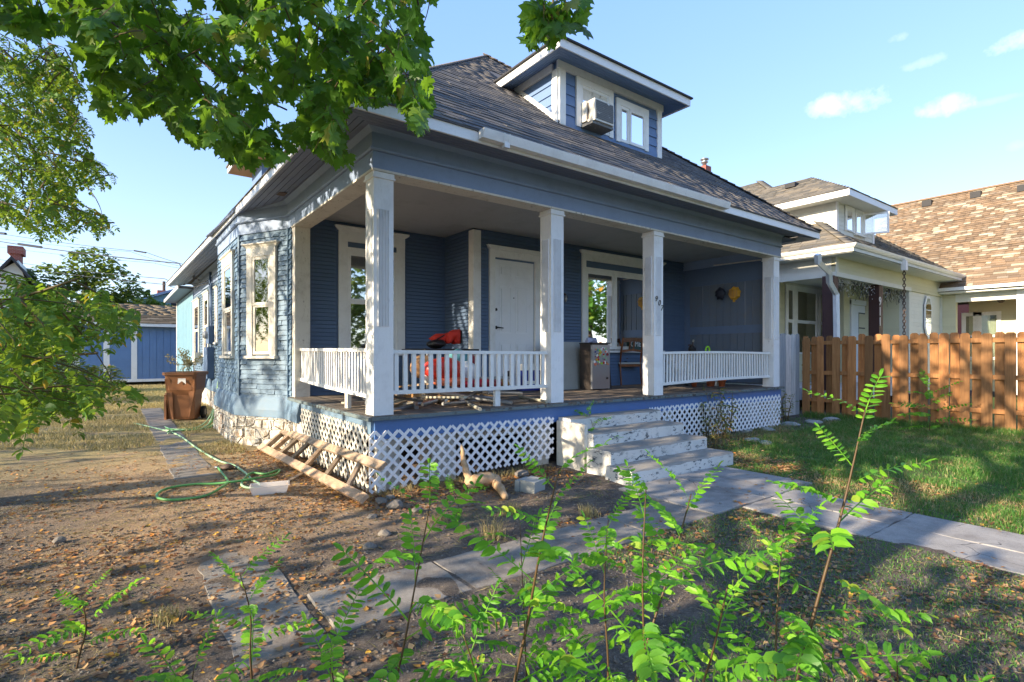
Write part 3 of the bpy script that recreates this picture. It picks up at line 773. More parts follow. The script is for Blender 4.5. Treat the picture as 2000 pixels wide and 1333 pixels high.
# little metal flue behind the hip, seen over the right slope
fp = on_plane(1376, 345, (0, 1, 0), 9.5)
b = MB(); fp.z += .42; b.box(fp.x-.2, fp.x+.25, 9.3, 9.8, fp.z-1.8, fp.z+.05); ch = b.build('chimney', M['red_brick'], house)
MB().lathe([(.10, 0), (.10, .18), (.17, .20), (.17, .24), (.10, .26), (.10, .32), (.20, .34), (.20, .38), (.05, .44)], (fp.x, 9.5, fp.z+.04), 14).build('flue', M['metal'], ch, True)
# rear extension under the same eave
MB().box(0, 8.5, 16.7, 23.3, .1, 3.9).build('rear_extension', M['shed_blue'], house)
MB().box(-.45, 8.9, 17.0, 23.8, 3.93, 4.03).build('rear_eave', M['soffit_blue'], house)
MB().box(-.48, -.45, 17.0, 23.8, 3.93, 4.06).build('rear_fascia', M['gutter'], house)
MB().box(-.03, 0, 16.72, 16.84, .3, 3.85).build('corner_board', M['trim_blue'], house)
MB().box(-.03, 0, 23.15, 23.3, .3, 3.9).build('corner_board', M['white'], house)
for k in range(22):
    MB().box(-.012+.003*(k % 2), 0, 16.85+k*.285, 16.85+(k+1)*.285-.01, .75, 3.55).build('vertical_board', M['shed_blue'], house)
MB().box(-.014, 0, 16.85, 23.15, .2, .74).build('base_panel', M['shed_blue'], house)

# ---- side wall with its bay: backing panels, shingle courses, windows
side_ops = []
def seg_frame(p, q):
    p, q = Vector((*p, 0)), Vector((*q, 0)); u = (q-p).normalized(); n_ = u.cross(Vector((0, 0, -1))); return frame(p, u, -n_ if n_.x > 0 else n_, (0, 0, 1)), (q-p).length
BZ = .80
body = MB(); body.box(.06, 8.98, YW+.1, 16.7, .3, 4.05); body.build('house_core', M['dark'], house)
segs = [((0, 3.38), (0, 3.55)), ((0, 3.55), (-.56, 4.60)), ((-.56, 4.60), (-.56, 6.95)), ((-.56, 6.95), (0, 7.55)), ((0, 7.55), (0, 16.7))]
def px_on_seg(T, L, x):
    # distance along a wall at which the sight line through column x meets it
    v = ray(x, 692); p = T.translation; u = T.col[0].to_3d()
    A = np.array([[v.x, -u.x], [v.y, -u.y]]); t = np.linalg.solve(A, [p.x-CAM.x, p.y-CAM.y]); return t[1]
winspec = {1: [(497, 532, 1.545, 3.20)], 2: [(438, 459, 1.545, 3.20)], 4: [(401.5, 409, 1.545, 3.26), (381.5, 390.5, 1.5, 3.22), (425, 427, 1.9, 3.2)]}
for i, (p, q) in enumerate(segs):
    T, L = seg_frame(p, q); ops = []; cases = []
    for xa, xb, z0, z1 in winspec.get(i, []):
        a, c = sorted((px_on_seg(T, L, xa), px_on_seg(T, L, xb)))
        if i == 2: a, c = .55, 1.42
        ops.append((a, c, z0, z1)); cases.append((a-.14, c+.14, z0-.10, z1+.23))
    b = MB(); wall_panel(T, 0, L, BZ, 4.0, ops, .08, b); wl = b.build('side_wall', M['side_blue'], house)
    top = 3.61-BZ
    courses('wall_shingle', wl, T @ Vector((0, .001, BZ)), T.col[0].to_3d(), T.col[1].to_3d(), (0, 0, 1), top, .082, holes(0.005, L-.005, [(a, c, d-BZ, e-BZ) for a, c, d, e in cases]), (.10, .34), M['side_blue'], .022, rnd, limit=290, jit=.005, tilt=.02, over=.93)
    for (a, c, z0, z1) in ops:
        window(house, T @ Matrix.Translation((a, .012, z0)), c-a, z1-z0, case=.13, trim='white_worn', curtain='curtain_warm' if i < 3 else 'curtain_pale', sash_w=.05, frame_th=.045)
    # corner bead between shingle faces
    if i in (0, 1): MB().box(L-.03, L+.01, 0, .04, BZ, 3.61, T).build('corner_board', M['side_blue'], house)
# flared blue skirt and whitewashed stone foundation below the bay
bp2 = [(-.01, 2.75, 0), (0, 3.55, 0), (-.56, 4.60, 0), (-.56, 6.95, 0), (0, 7.55, 0), (0, 16.7, 0)]
along([(-.0, .50), (-.09, .50), (-.085, .62), (-.045, .80), (-.03, .835), (-.0, .835)], bp2, M['side_blue'], 'flared_skirt')
def stonemat():
    s = NT('whitewashed_stone')
    v = s.n('TexVoronoi', feature='DISTANCE_TO_EDGE'); v.inputs['Scale'].default_value = 3.4; s.link(s.pos, v.inputs['Vector'])
    e = s.mask(v.outputs['Distance'], .0, .09)
    k = s.mask(s.noise(7, 8, .75), .50, .60)
    c = s.mix(k, rgb((.62, .59, .53)), rgb((.30, .25, .19)))
    c = s.mix(s.math('MULTIPLY', s.mask(s.noise(2.2, 5, .7), .55, .68), .8), c, rgb((.34, .17, .075)))
    h = s.math('ADD', s.math('MULTIPLY', e, 1.4), s.noise(14, 6, .7))
    return s.bsdf(c, .9, h, 1., .035)
M['stone'] = stonemat()
fd = MB().sweep([(.05, -.1), (-.075, -.1), (-.07, .52), (.05, .52)], [(0.02, 2.6, 0), (0, 3.55, 0), (-.56, 4.60, 0), (-.56, 6.95, 0), (0, 7.55, 0), (0, 16.7, 0)]).build('foundation', M['stone'], house)
rs = random.Random(5)
for i, (p, q) in enumerate([((0, 3.1), (0, 3.55)), ((0, 3.55), (-.56, 4.6)), ((-.56, 4.6), (-.56, 6.95))]):
    T, L = seg_frame(p, q); z = -.03
    while z < .47:
        h = rs.uniform(.10, .19); h = min(h, .50-z); x = 0
        while x < L-.02:
            l = min(rs.uniform(.16, .38), L-x)
            if h > .04:
                V = []; k = .018
                for (xx, zz) in ((x+.006, z+.006), (x+l-.006, z+.006), (x+l-.006, z+h-.006), (x+.006, z+h-.006)): V.append(T @ Vector((xx, .07, zz)))
                d = .078+rs.uniform(.01, .035)
                for (xx, zz) in ((x+k, z+k), (x+l-k, z+k*.8), (x+l-k*1.3, z+h-k), (x+k*1.2, z+h-k)): V.append(T @ Vector((xx+rs.uniform(-.01, .01), d+rs.uniform(-.008, .008), zz+rs.uniform(-.008, .008))))
                MB().add(V, [(4, 5, 6, 7), (0, 1, 5, 4), (1, 2, 6, 5), (2, 3, 7, 6), (3, 0, 4, 7)]).build('stone', M['stone'], fd)
            x += l
        z += h

# ---- porch windows and door
window(house, FR(YW-.014) @ Matrix.Translation((.895, 0, 1.60)), .905, 1.70, case=.155, head=.18, curtain='curtain_pale', glassm='glass_mirror', sash_w=.055)
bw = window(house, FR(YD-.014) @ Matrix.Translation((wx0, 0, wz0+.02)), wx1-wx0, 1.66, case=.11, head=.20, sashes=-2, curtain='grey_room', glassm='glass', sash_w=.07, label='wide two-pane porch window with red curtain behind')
rx0 = onY(1246, 600, YD).x
MB().box(rx0, rx0+.55, YD+.04, YD+.06, wz0, wz0+1.64).build('red_curtain', M['red_curtain'], bw)
MB().box(onY(1205, 600, YD).x, onY(1220, 600, YD).x, YD+.05, YD+.07, wz0, wz0+1.64).build('grey_curtain', M['curtain_pale'], bw)
# door
T = FR(YD) @ Matrix.Translation((dx0, 0, FZ)); DW, DH = dx1-dx0, dz1-FZ
b = MB(); b.box(-.12, -.002, .0, .045, 0, DH+.03, T); b.box(DW+.002, DW+.12, 0, .045, 0, DH+.03, T); b.box(-.12, DW+.12, 0, .047, DH+.03, DH+.16, T)
fr_ = b.build('door_frame', M['white'], house)
b = MB(); b.prism([(-.12, DH+.16), (-.19, DH+.235), (DW+.19, DH+.235), (DW+.12, DH+.16)], 0, .085, T); b.build('crown', M['white'], fr_)
b = MB(); b.box(0, DW, -.05, -.012, .01, DH, T); door = b.build('front_door', M['door_white'], house)
for x0_, x1_ in ((.13, .43), (.53, .83)):
    for z0_, z1_ in ((.10, .37), (.44, .80), (.87, .965)):
        a, c, d, e = DW*x0_, DW*x1_, DH*z0_, DH*z1_; m = .022
        r = MB(); r.box(a, c, -.013, -.006, d, d+m, T); r.box(a, c, -.013, -.006, e-m, e, T); r.box(a, a+m, -.013, -.006, d+m, e-m, T); r.box(c-m, c, -.013, -.006, d+m, e-m, T)
        r.box(a+.05, c-.05, -.013, .002, d+.05, e-.05, T)
        r.build('panel', M['door_white'], door)
hz = onY(970, 640, YD).z-FZ
b = MB(); b.tube([T @ Vector((.05, -.012, hz)), T @ Vector((.05, .05, hz)), T @ Vector((.17, .055, hz-.01))], [.014, .014, .010], 8); b.lathe([(.032, -.005), (.032, .01)], (0, 0, 0), 12, T @ Matrix.Translation((.05, -.012, hz)) @ Matrix.Rotation(-PI/2, 4, 'X')); b.build('handle', M['black'], door)
MB().lathe([(.028, -.005), (.028, .012)], (0, 0, 0), 12, T @ Matrix.Translation((.05, -.012, hz+.33)) @ Matrix.Rotation(-PI/2, 4, 'X')).build('deadbolt', M['black'], door)
MB().box(DW*.48, DW*.495, -.012, -.006, DH*.71, DH*.72, T).build('peephole', M['black'], door)
# ---- board screen at the right end of the porch
scr = MB().box(XS-.02, XS+.04, .2, .26, FZ, 3.6).build('board_screen', M['porch_blue'], house)
y = .27; k = 0
while y < YD-.02:
    gapw = .016 if k in (2, 8) else .010
    wd = .178
    MB().box(XS-.004, XS+.022, y, min(y+wd-gapw, YD-.01), FZ+.02, 3.25+.02*(k % 3 == 0)).build('plank', M['screen'], scr); y += wd; k += 1
for z0_, z1_ in ((2.02, 2.2), (FZ+.06, FZ+.34), (3.18, 3.8)):
    MB().box(XS-.024, XS-.001, .23, YD-.01, z0_, z1_).build('batten', M['porch_blue'], scr)
MB().box(XS-.03, XS-.002, YD-.16, YD-.005, FZ, 3.25).build('batten', M['porch_blue'], scr)
MB().box(XS-.03, XS-.002, .236, .34, FZ, 3.6).build('batten', M['porch_blue'], scr)
MB().tube([onX(1394, 519, XS-.08), onX(1486, 508, XS-.08)], .014, 6).build('hanging_rod', M['white_worn'], house)

# ---- railings
def railing(p, q, ztop, zbot, n, bow=0., sag=0., bw_=.036, skew=0, label=None):
    """hand rail, bottom rail and balusters between two posts; bow bends the middle outward, sag droops it"""
    p, q = Vector((*p, 0)), Vector((*q, 0)); u = (q-p).normalized(); out = u.cross(Vector((0, 0, 1)))
    f = lambda t, z: p.lerp(q, t)+out*bow*math.sin(PI*t)+Vector((0, 0, z(t)))
    N = 14
    root = MB().sweep([(-.028, 0), (.028, 0), (.028, .042), (-.028, .042)], [f(i/N, ztop) for i in range(N+1)]).build('railing', M['white'], house)
    if label: root['label'] = label
    MB().sweep([(-.022, 0), (.022, 0), (.022, .045), (-.022, .045)], [f(i/N, zbot) for i in range(N+1)]).build('bottom_rail', M['white'], root)
    for i in range(n):
        t = (i+.6)/n*.985+.004; a = f(t, zbot)+Vector((0, 0, .03)); c = f(min(.999, t+skew*math.sin(6*t)), ztop)+Vector((0, 0, .008))
        r = rnd.uniform(-.005, .005); a += u*r
        s = bw_/2
        V = [a-u*s-out*s*.6, a+u*s-out*s*.6, a+u*s+out*s*.6, a-u*s+out*s*.6]; V += [v+(c-a) for v in V]
        MB().add(V, [(0, 3, 2, 1), (4, 5, 6, 7), (0, 1, 5, 4), (1, 2, 6, 5), (2, 3, 7, 6), (3, 0, 4, 7)]).build('baluster', M['white'], root)
    return root
railing((.235, .10), (2.595, .10), lambda t: 1.555-.01*t, lambda t: 1.085-.01*t+.0*t, 21, bow=.02, bw_=.05, label='front railing left of the steps')
railing((5.075, .10), (8.73, .10), lambda t: 1.545+.018*math.sin(PI*t), lambda t: 1.01+.018*math.sin(PI*t)+.045*t, 40, bow=-.04, bw_=.036, skew=.004, label='warped front railing right of the steps')
railing((.10, 3.22), (.10, .235), lambda t: 1.60-.025*t, lambda t: 1.12-.09*t, 33, bow=.05, bw_=.038, label='weathered railing on the left end of the porch')
MB().box(1.70, 1.78, .08, .13, FZ, 1.09).build('rail_block', M['white'], house)
MB().box(.06, .11, 1.0, 1.10, FZ, 1.06).build('rail_block', M['white_worn'], house)
# house numbers on the second post from the right
for ch, px_, py_ in (('9', 1281.5, 583), ('0', 1287.5, 591), ('7', 1292.5, 601)):
    P = onY(px_, py_+6, -.021)
    T = Matrix(((1, 0, 0, P.x), (0, 0, -1, P.y), (0, 1, 0, P.z), (0, 0, 0, 1)))
    text_mesh(ch, .13, .003, M['number'], T, house, 'house_number', .25)

# ---- dormer
DZ0, DZ1 = EZ+SL*(DY-Y0), 6.335
b = MB(); b.add([(DX0, DY, DZ0-.3), (DX1, DY, DZ0-.3), (DX1, DY+2.2, DZ1-.1), (DX0, DY+2.2, DZ1-.1), (DX0, DY, DZ1), (DX1, DY, DZ1), (DX1, DY+2.2, DZ1), (DX0, DY+2.2, DZ1)], [(0, 1, 5, 4), (1, 2, 6, 5), (2, 3, 7, 6), (3, 0, 4, 7), (4, 5, 6, 7)])
dor = b.build('dormer', M['dormer_blue'], house)
T = FR(DY)
wA = (onY(1130, 160, DY).x, onY(1186, 190, DY).x, DZ0+.15, 6.06); wB = (onY(1207, 200, DY).x, onY(1255, 230, DY).x, DZ0+.14, 5.98)
wA = (3.97, 4.66, 5.38, 6.08); wB = (4.94, 5.62, 5.36, 6.00)
hl = [(wA[0]-.12, wA[1]+.12, wA[2]-.1, wA[3]+.12), (wB[0]-.12, wB[1]+.12, wB[2]-.1, wB[3]+.12)]
courses('siding_board', dor, (DX0+.13, DY-.001, DZ0+.02), (1, 0, 0), (0, -1, 0), (0, 0, 1), 6.2-DZ0-.02, .168, holes(0, DX1-DX0-.26, [(a-DX0-.13, c-DX0-.13, d-DZ0, e-DZ0) for a, c, d, e in hl]), None, M['dormer_blue'], .03, rnd, over=1.08)
courses('siding_board', dor, (DX0-.001, DY+.1, DZ0+.02), (0, 1, 0), (-1, 0, 0), (0, 0, 1), 6.2-DZ0-.02, .168, lambda z: [(0, max(.05, (z+.0)/SL-.12))], None, M['dormer_blue'], .03, rnd, over=1.08)
b = MB(); b.box(DX0, DX0+.13, 0, .04, DZ0-.01, DZ1-.13, T); b.build('corner_board', M['white'], dor)
b = MB(); b.box(DX1-.13, DX1, 0, .04, DZ0-.01, DZ1-.13, T); b.build('corner_board', M['white'], dor)
b = MB(); b.box(DX0-.04, DX1+.04, 0, .045, DZ1-.13, DZ1, T); b.build('frieze', M['white'], dor)
b = MB(); b.box(DX0-.035, DX0, DY-.002, DY+.12, DZ0-.03, DZ1-.13); b.build('corner_board', M['white'], dor)
b = MB(); b.box(DX0-.038, DX0, DY+.12, DY+1.3, DZ1-.13, DZ1-.003); b.build('frieze', M['white'], dor)
V = [(DX0-.03, DY+.12, DZ0+.09), (DX0-.03, DY+1.25, DZ0+.09+1.13*SL), (DX0-.03, DY+1.25, DZ0+.21+1.13*SL), (DX0-.03, DY+.12, DZ0+.21)]
b = MB(); b.add(V+[(v[0]+.028, v[1], v[2]) for v in V], [(0, 1, 2, 3), (7, 6, 5, 4), (0, 4, 5, 1), (1, 5, 6, 2), (2, 6, 7, 3), (3, 7, 4, 0)]); b.build('rake_board', M['white'], dor)
b = MB(); b.box(DX0, DX1, .0, .03, DZ0-.03, DZ0+.06, T); b.build('base_board', M['dormer_blue'], dor)
for i, (a, c, z0, z1) in enumerate((wA, wB)):
    window(house, T @ Matrix.Translation((a, .015, z0)), c-a, z1-z0, case=.10, crown=False, sill=False, sashes=1 if i == 0 else -2, sash_w=.05, curtain='blind', label='dormer window with air conditioner' if i == 0 else 'sliding dormer window with white blind')
# window backs sit in front of the solid dormer
EX0, EX1, EY0, EZ1 = 3.12, 6.36, .40, 6.235
b = MB(); b.box(EX0+.3, EX1-.2, DY-.1, 3.2, DZ1, DZ1+.02); dsf = b.build('dormer_soffit', M['soffit_blue'], dor)
def dsq(P4, z1, z2):
    V = [(P4[0][0], P4[0][1], z1), (P4[1][0], P4[1][1], z1), (P4[2][0], P4[2][1], z2), (P4[3][0], P4[3][1], z2)]; V += [(p[0], p[1], p[2]+.012) for p in V]
    MB().add(V, [(0, 1, 2, 3), (7, 6, 5, 4), (0, 4, 5, 1), (1, 5, 6, 2), (2, 6, 7, 3), (3, 7, 4, 0)]).build('soffit_board', M['dormer_blue'], dsf)
for k in range(6):
    e1, e2 = k/6*.465, (k+1)/6*.465-.005; q1, q2 = k/6*.38, (k+1)/6*.38-.005; z1, z2 = EZ1+.105*k/6, EZ1+.105*(k+1)/6
    r1, r2 = k/6*.24, (k+1)/6*.24-.005
    dsq([(EX0+q1, EY0+e1), (EX1-r1, EY0+e1), (EX1-r2, EY0+e2), (EX0+q2, EY0+e2)], z1, z2)
    dsq([(EX0+q1, 2.9), (EX0+q1, EY0+e1), (EX0+q2, EY0+e2), (EX0+q2, 2.9)], z1, z2)
    dsq([(EX1-r1, EY0+e1), (EX1-r1, 2.9), (EX1-r2, 2.9), (EX1-r2, EY0+e2)], z1, z2)
b = MB(); b.sweep([(0, EZ1-.02), (-.024, EZ1-.02), (-.024, EZ1+.115), (0, EZ1+.115)], [(EX1, 3.2, 0), (EX1, EY0, 0), (EX0, EY0, 0), (EX0, 2.9, 0)][::-1][::-1]); b.build('fascia', M['gutter'], dor)
cx = (EX0+EX1)/2; hw2 = (EX1-EX0)/2+.04; z0 = EZ1+.115
b = MB(); b.add([(cx-hw2, EY0-.04, z0), (cx+hw2, EY0-.04, z0), (cx+hw2, 3.1, z0), (cx-hw2, 3.1, z0), (cx, EY0-.04+hw2, z0+.62), (cx, 3.1, z0+.62)], [(0, 1, 4), (1, 2, 5, 4), (3, 0, 4, 5), (0, 3, 2, 1)]); b.build('dormer_roof', M['roof_main'], dor)
b = MB(); b.sweep([(.0, z0-.004), (-.06, z0-.004), (-.06, z0+.022), (.0, z0+.022)], [(EX1, 3.1, 0), (EX1, EY0, 0), (EX0, EY0, 0), (EX0, 2.9, 0)]); b.build('drip_edge', M['black_roof'], dor)
# left-hand side dormer, only its eave shows above the side fascia
p1 = onX(450, 338, .35)
b = MB(); b.box(.30, 3.6, p1.y-1.9, p1.y, p1.z-.03, p1.z-.005); sd = b.build('side_dormer', M['cardboard'], house)
b = MB(); b.box(.275, .30, p1.y-1.9, p1.y+.03, p1.z-.03, p1.z+.12); b.build('fascia', M['gutter'], sd)
b = MB(); b.box(.30, 3.6, p1.y, p1.y+.03, p1.z-.03, p1.z+.12); b.build('fascia', M['gutter'], sd)
b = MB(); b.box(.24, 3.6, p1.y-1.9, p1.y+.06, p1.z+.12, p1.z+.16); b.build('roof_slab', M['roof_main'], sd)
b = MB(); b.box(.85, 3.6, p1.y-1.6, p1.y-.35, 4.6, p1.z-.03); b.build('side_dormer_wall', M['dormer_blue'], sd)
# air conditioner (a thing in the window)
ac = thing('air_conditioner', 'rusty white air conditioner sticking out of the dormer window', 'air conditioner', (4.3, DY-.3, 5.42))
ax0, ax1 = 3.98, 4.48; T = FR(DY) @ Matrix.Translation((0, 0, -.07))
b = MB(); b.box(ax0, ax1, .0, .16, 5.50, 5.83, T); b.box(ax0+.03, ax1-.02, .16, .33, 5.47, 5.83, T); b.build('case', M['ac'], ac)
b = MB(); b.box(ax0+.05, ax1-.04, .331, .336, 5.50, 5.805, T)
b.build('grille', M['ac_grille'], ac)
for k in range(10): MB().box(ax0+.055, ax1-.045, .336, .342, 5.51+k*.03, 5.522+k*.03, T).build('louvre', M['ac_grille'], ac)
for k in range(9): MB().box(ax0+.0295-.006, ax0+.0295, .0+.225+.02*k-.2, .235+.02*k-.2, 5.53, 5.80, T).build('side_louvre', M['iron'], ac)
MB().box(ax0, ax1, .0, .30, 5.42, 5.465, T).build('support', M['ac_grille'], ac)
MB().box(4.0, 4.62, .0, .03, 5.91, 6.10, T).build('filler_panel', M['white_worn'], ac)

# ================================================================== concrete steps
st = thing('porch_steps', 'four concrete porch steps with peeling white paint', 'steps', (3.5, -.8, 0))
rs = random.Random(11)
def chip_box(x0, x1, y0, y1, z0, z1, rr, n=14):
    """a cast block whose top front arris is slightly eaten away"""
    b = MB(); k = .012; xs_ = [x0+(x1-x0)*i/n for i in range(n+1)]
    P = []
    for x in xs_:
        c = k+rr.uniform(0, .012)+(.015 if rr.random() < .12 else 0)
        P.append([(x, y0, z0), (x, y0+rr.uniform(-.003, .003), z1-c), (x, y0+c, z1+rr.uniform(-.002, .002)), (x, y1, z1), (x, y1, z0)])
    V = [v for p in P for v in p]; F = []; mi = []
    for i in range(n):
        for j in range(5):
            q = (j+1) % 5; F.append((i*5+j, i*5+q, (i+1)*5+q, (i+1)*5+j)); mi.append(1 if j in (1, 2) else 0)
    F += [tuple(range(4, -1, -1)), tuple(range(n*5, n*5+5))]; mi += [0, 0]
    b.v = V; b.f = F; b.mi = mi; return b
SX = [(2.69, 4.62), (2.72, 4.66), (2.62, 4.66), (2.545, 4.68)]
SY = [-.30, -.70, -1.10, -1.50]
SZ = [.668, .502, .336, .172]
for i in range(4):
    y1 = -.05 if i == 0 else SY[i-1]+.02
    chip_box(SX[i][0], SX[i][1], SY[i], y1, -.05, SZ[i], rs).build('step', [M['step'], M['step_top']], st)
MB().box(2.655, 2.715, -.60, -.05, -.05, .62).build('cheek_wall', M['white_worn'], st)

# ================================================================== timber frame leaning on the side lattice
pl = thing('wooden_frame', 'weathered ladder-like timber frame leaning on the side lattice', 'wooden frame', (-.3, 1.6, 0))
A0, A1 = Vector((-.50, 3.55, .06)), Vector((-.30, -.22, .06))
B0, B1 = onX(540, 838, -.10), onX(748, 912, -.10)
A0, A1 = onX(508, 872, -.46), onX(712, 975, -.34)
def beam(p, q, w, h, name, parent, up=(0, 0, 1), mat='old_wood'):
    p, q = Vector(p), Vector(q); u = (q-p); s_ = u.cross(Vector(up)).normalized(); v = s_.cross(u).normalized()
    b = MB(); b.box(0, 1, -w/2, w/2, -h/2, h/2, frame(p, u, s_, v)); return b.build(name, M[mat], parent)
nrm = ((B0+B1)/2-(A0+A1)/2).normalized()
beam(A0, A1, .04, .10, 'rail', pl, up=nrm); beam(B0, B1, .04, .10, 'rail', pl, up=nrm)
fa = [(.05, .10), (.135, .20), (.235, .305), (.37, .43), (.52, .56), (.70, .72), (.87, .86)]
for i, (a, c) in enumerate(fa):
    beam(A0.lerp(A1, a)+Vector((.025, 0, -.01)), B0.lerp(B1, c)+Vector((.025, 0, 0)), .075, .04, 'rung', pl, up=(1, 0, .4))
q = onZ(560, 945)
beam(onX(590, 925, -.38), (q.x, q.y, .015), .05, .02, 'broken_slat', pl)

# driftwood
p = [onZ(985, 978), onZ(968, 948, .03), onZ(940, 945, .07), onZ(918, 950, .05)]
base = p[-1]; d = (base-CAM).dot(CD)
pts = [p[0]+Vector((0, 0, .03)), p[1]+Vector((0, 0, .06)), p[2]+Vector((0, 0, .06)), base+Vector((0, 0, .03)), at(914, 925, d+.06), at(905, 895, d+.18), at(901, 868, d+.22)]
rp = []
for i in range(len(pts)-1):
    for k in range(4): rp.append(pts[i].lerp(pts[i+1], k/4)+Vector((noise.noise(pts[i]*9+Vector((k, 0, 0))), noise.noise(pts[i]*7+Vector((0, k, 0))), noise.noise(pts[i]*5+Vector((0, 0, k)))))*.02)
rp.append(pts[-1])
rad = [.035, .042, .050, .055, .060, .075, .082, .078, .075, .080, .085, .078, .065, .055, .048, .044, .042, .040, .036, .034, .032, .028, .024, .018, .008][:len(rp)]
dw = MB().tube(rp, rad+[.01]*(len(rp)-len(rad)), 9).build('driftwood', M['drift'], None, True); tag(dw, 'bent piece of grey driftwood standing against the front lattice', 'driftwood')
# concrete block
g = onZ(1040, 958); T = Matrix.Translation(g) @ Matrix.Rotation(.35, 4, 'Z') @ Matrix.Rotation(.06, 4, 'X')
b = MB(); b.box(-.11, .13, -.09, .10, -.02, .125, T); b.box(-.13, .10, .105, .16, -.02, .11, T)
o = b.build('concrete_block', M['block']); tag(o, 'square concrete block lying by the front lattice', 'block')
# stones scattered at the corner
def rock(x, y, r, seed, mat='rock', flat=.6):
    rr_ = random.Random(seed); bm = bmesh.new(); bmesh.ops.create_icosphere(bm, subdivisions=2, radius=r)
    off = Vector((seed*3.1, seed*1.7, 0))
    for v in bm.verts:
        v.co *= 1+.35*noise.noise(v.co/r*1.1+off); v.co.z *= flat; v.co.x *= 1.2
    m = bpy.data.meshes.new('rock'); bm.to_mesh(m); bm.free(); m.materials.append(M[mat])
    o = link('rock', m); o.matrix_basis = Matrix.Translation((x, y, r*flat*.45)) @ Matrix.Rotation(seed, 4, 'Z'); return o
names = ['largest grey rock in front of the lattice corner', 'round grey rock beside the lattice corner', 'small grey rock left of the driftwood', 'grey stone nearest the timber frame', 'flat pale stone on bare soil before the lattice', 'dark pebble-like stone left of the larger rocks', 'flat stone half sunk near the cross walk', 'grey rock behind the concrete block']
for i, (x, y, r) in enumerate([(772, 992, .085), (745, 982, .06), (815, 1000, .055), (762, 975, .05), (752, 1045, .05), (727, 1012, .045), (722, 1072, .055), (1018, 930, .09)]):
    g = onZ(x, y); tag(rock(g.x, g.y, r, i+1), names[i], 'rock', 'stones near the porch corner')
for i, (x, y, r, lab) in enumerate([(1452, 845, .16, 'long edging stone nearest the right lattice'), (1500, 842, .13, 'edging stone beside the right lattice in grass'), (1545, 832, .17, 'middle edging stone of the row by the fence'), (1590, 828, .16, 'pale edging stone below the white gate'), (1625, 822, .15, 'edging stone of the row nearest the picket fence'), (1470, 862, .12, 'rounded stone at the edge of the lawn'), (1497, 868, .11, 'second rounded stone at the lawn edge by leaves')]):
    g = onZ(x, y); tag(rock(g.x, g.y, r, 20+i, 'block', .38), lab, 'stone', 'stones edging the bed right of the steps')
g = onZ(115, 1060); tag(rock(g.x, g.y, .04, 41, 'rock', .8), 'small reddish round stone among leaves at far left', 'stone')
# clear plastic tub
g = onZ(527, 962); T = Matrix.Translation(g+Vector((0, 0, .0))) @ Matrix.Rotation(-.25, 4, 'Z')
b = MB(); k = .006
b.prism([(-.20, 0), (-.22, .085), (-.212, .085), (-.193, .007), (.193, .007), (.212, .085), (.22, .085), (.20, 0)], -.13, -.124, T) if False else None
V = []; o_ = [(-.17, -.10), (.17, -.10), (.17, .10), (-.17, .10)]
for z, s_ in ((0, 1), (.085, 1.14), (.09, 1.20), (.092, 1.13), (.006, .97)): V += [T @ Vector((x*s_, y*s_, z)) for x, y in o_]
F = [(3, 2, 1, 0)]+[(r*4+i, r*4+(i+1) % 4, r*4+4+(i+1) % 4, r*4+4+i) for r in range(4) for i in range(4)]+[(16, 17, 18, 19)]
o = MB().add(V, F).build('plastic_tub', M['clear']); tag(o, 'clear cloudy plastic tub lying on the bare earth', 'plastic tub')
# garden hose on the ground
def curve_pts(P, n=8):
    P = [Vector(p) for p in P]; out = []
    for i in range(len(P)-1):
        p0 = P[max(i-1, 0)]; p1 = P[i]; p2 = P[i+1]; p3 = P[min(i+2, len(P)-1)]
        for k in range(n):
            t = k/n; out.append(.5*((2*p1)+(p2-p0)*t+(2*p0-5*p1+4*p2-p3)*t*t+(3*p1-p0-3*p2+p3)*t**3))
    out.append(P[-1]); return out
hp = [(262, 829), (300, 838), (345, 850), (385, 878), (425, 902), (455, 912), (478, 925), (492, 940), (508, 950), (500, 957), (480, 956), (472, 948), (490, 930), (520, 930), (545, 922), (540, 930), (515, 938), (470, 946), (420, 948), (380, 950), (330, 958), (308, 968), (312, 978), (345, 979), (400, 972), (435, 958), (445, 943), (432, 925), (426, 918)]
P = [onZ(x, y) for x, y in hp]; P = [Vector((p.x, p.y, bumpy(p.x, p.y)+.022+(.018 if i in (12, 16, 17, 25) else 0))) for i, p in enumerate(P)]
cp = curve_pts(P, 7); h = thing('garden_hose', 'green garden hose looped on the bare earth left of the house', 'garden hose', (-1.2, 2, 0))
MB().tube(cp[:11*7+1], .014, 7).build('hose_length', M['hose_pale'], h, True, label='sun-bleached length of hose'); MB().tube(cp[11*7:], .014, 7).build('hose_length', M['hose'], h, True)
MB().tube([cp[-1], cp[-1]+Vector((-.03, .06, .0))], [.018, .012], 8).build('nozzle', M['metal'], h, True)
g = onZ(445, 918); o = MB().lathe([(.02, 0), (.075, .012), (.085, .03), (.05, .055), (.012, .075)], (g.x, g.y, .01), 12).build('lawn_sprinkler', M['iron'], None, True); tag(o, 'small dark sprinkler head beside the green hose', 'sprinkler')
# hoses hung on the side wall corner behind the bay
hg = thing('hanging_hose', 'tangle of green hose hanging on the side wall beside the bin', 'garden hose', (-.5, 7.3, 0))
rs = random.Random(2)
for k in range(5):
    x0_, y0_ = -.34-.05*rs.random(), 7.25+.12*rs.random()
    pts = [(x0_+.02*rs.random(), y0_, 1.45-.05*k), (x0_-.12-.05*rs.random(), y0_+.0, .95), (x0_-.15-.08*rs.random(), y0_-.05, .4), (x0_-.30-.2*rs.random(), y0_-.1-.1*k, .05), (x0_-.75-.3*rs.random(), y0_-.6+.3*rs.random(), .03), (x0_-1.1, y0_-.9+.3*k, .03)]
    MB().tube(curve_pts(pts, 6), .013, 6).build('hose_length', M['hose'] if k % 2 else M['hose_pale'], hg, True)

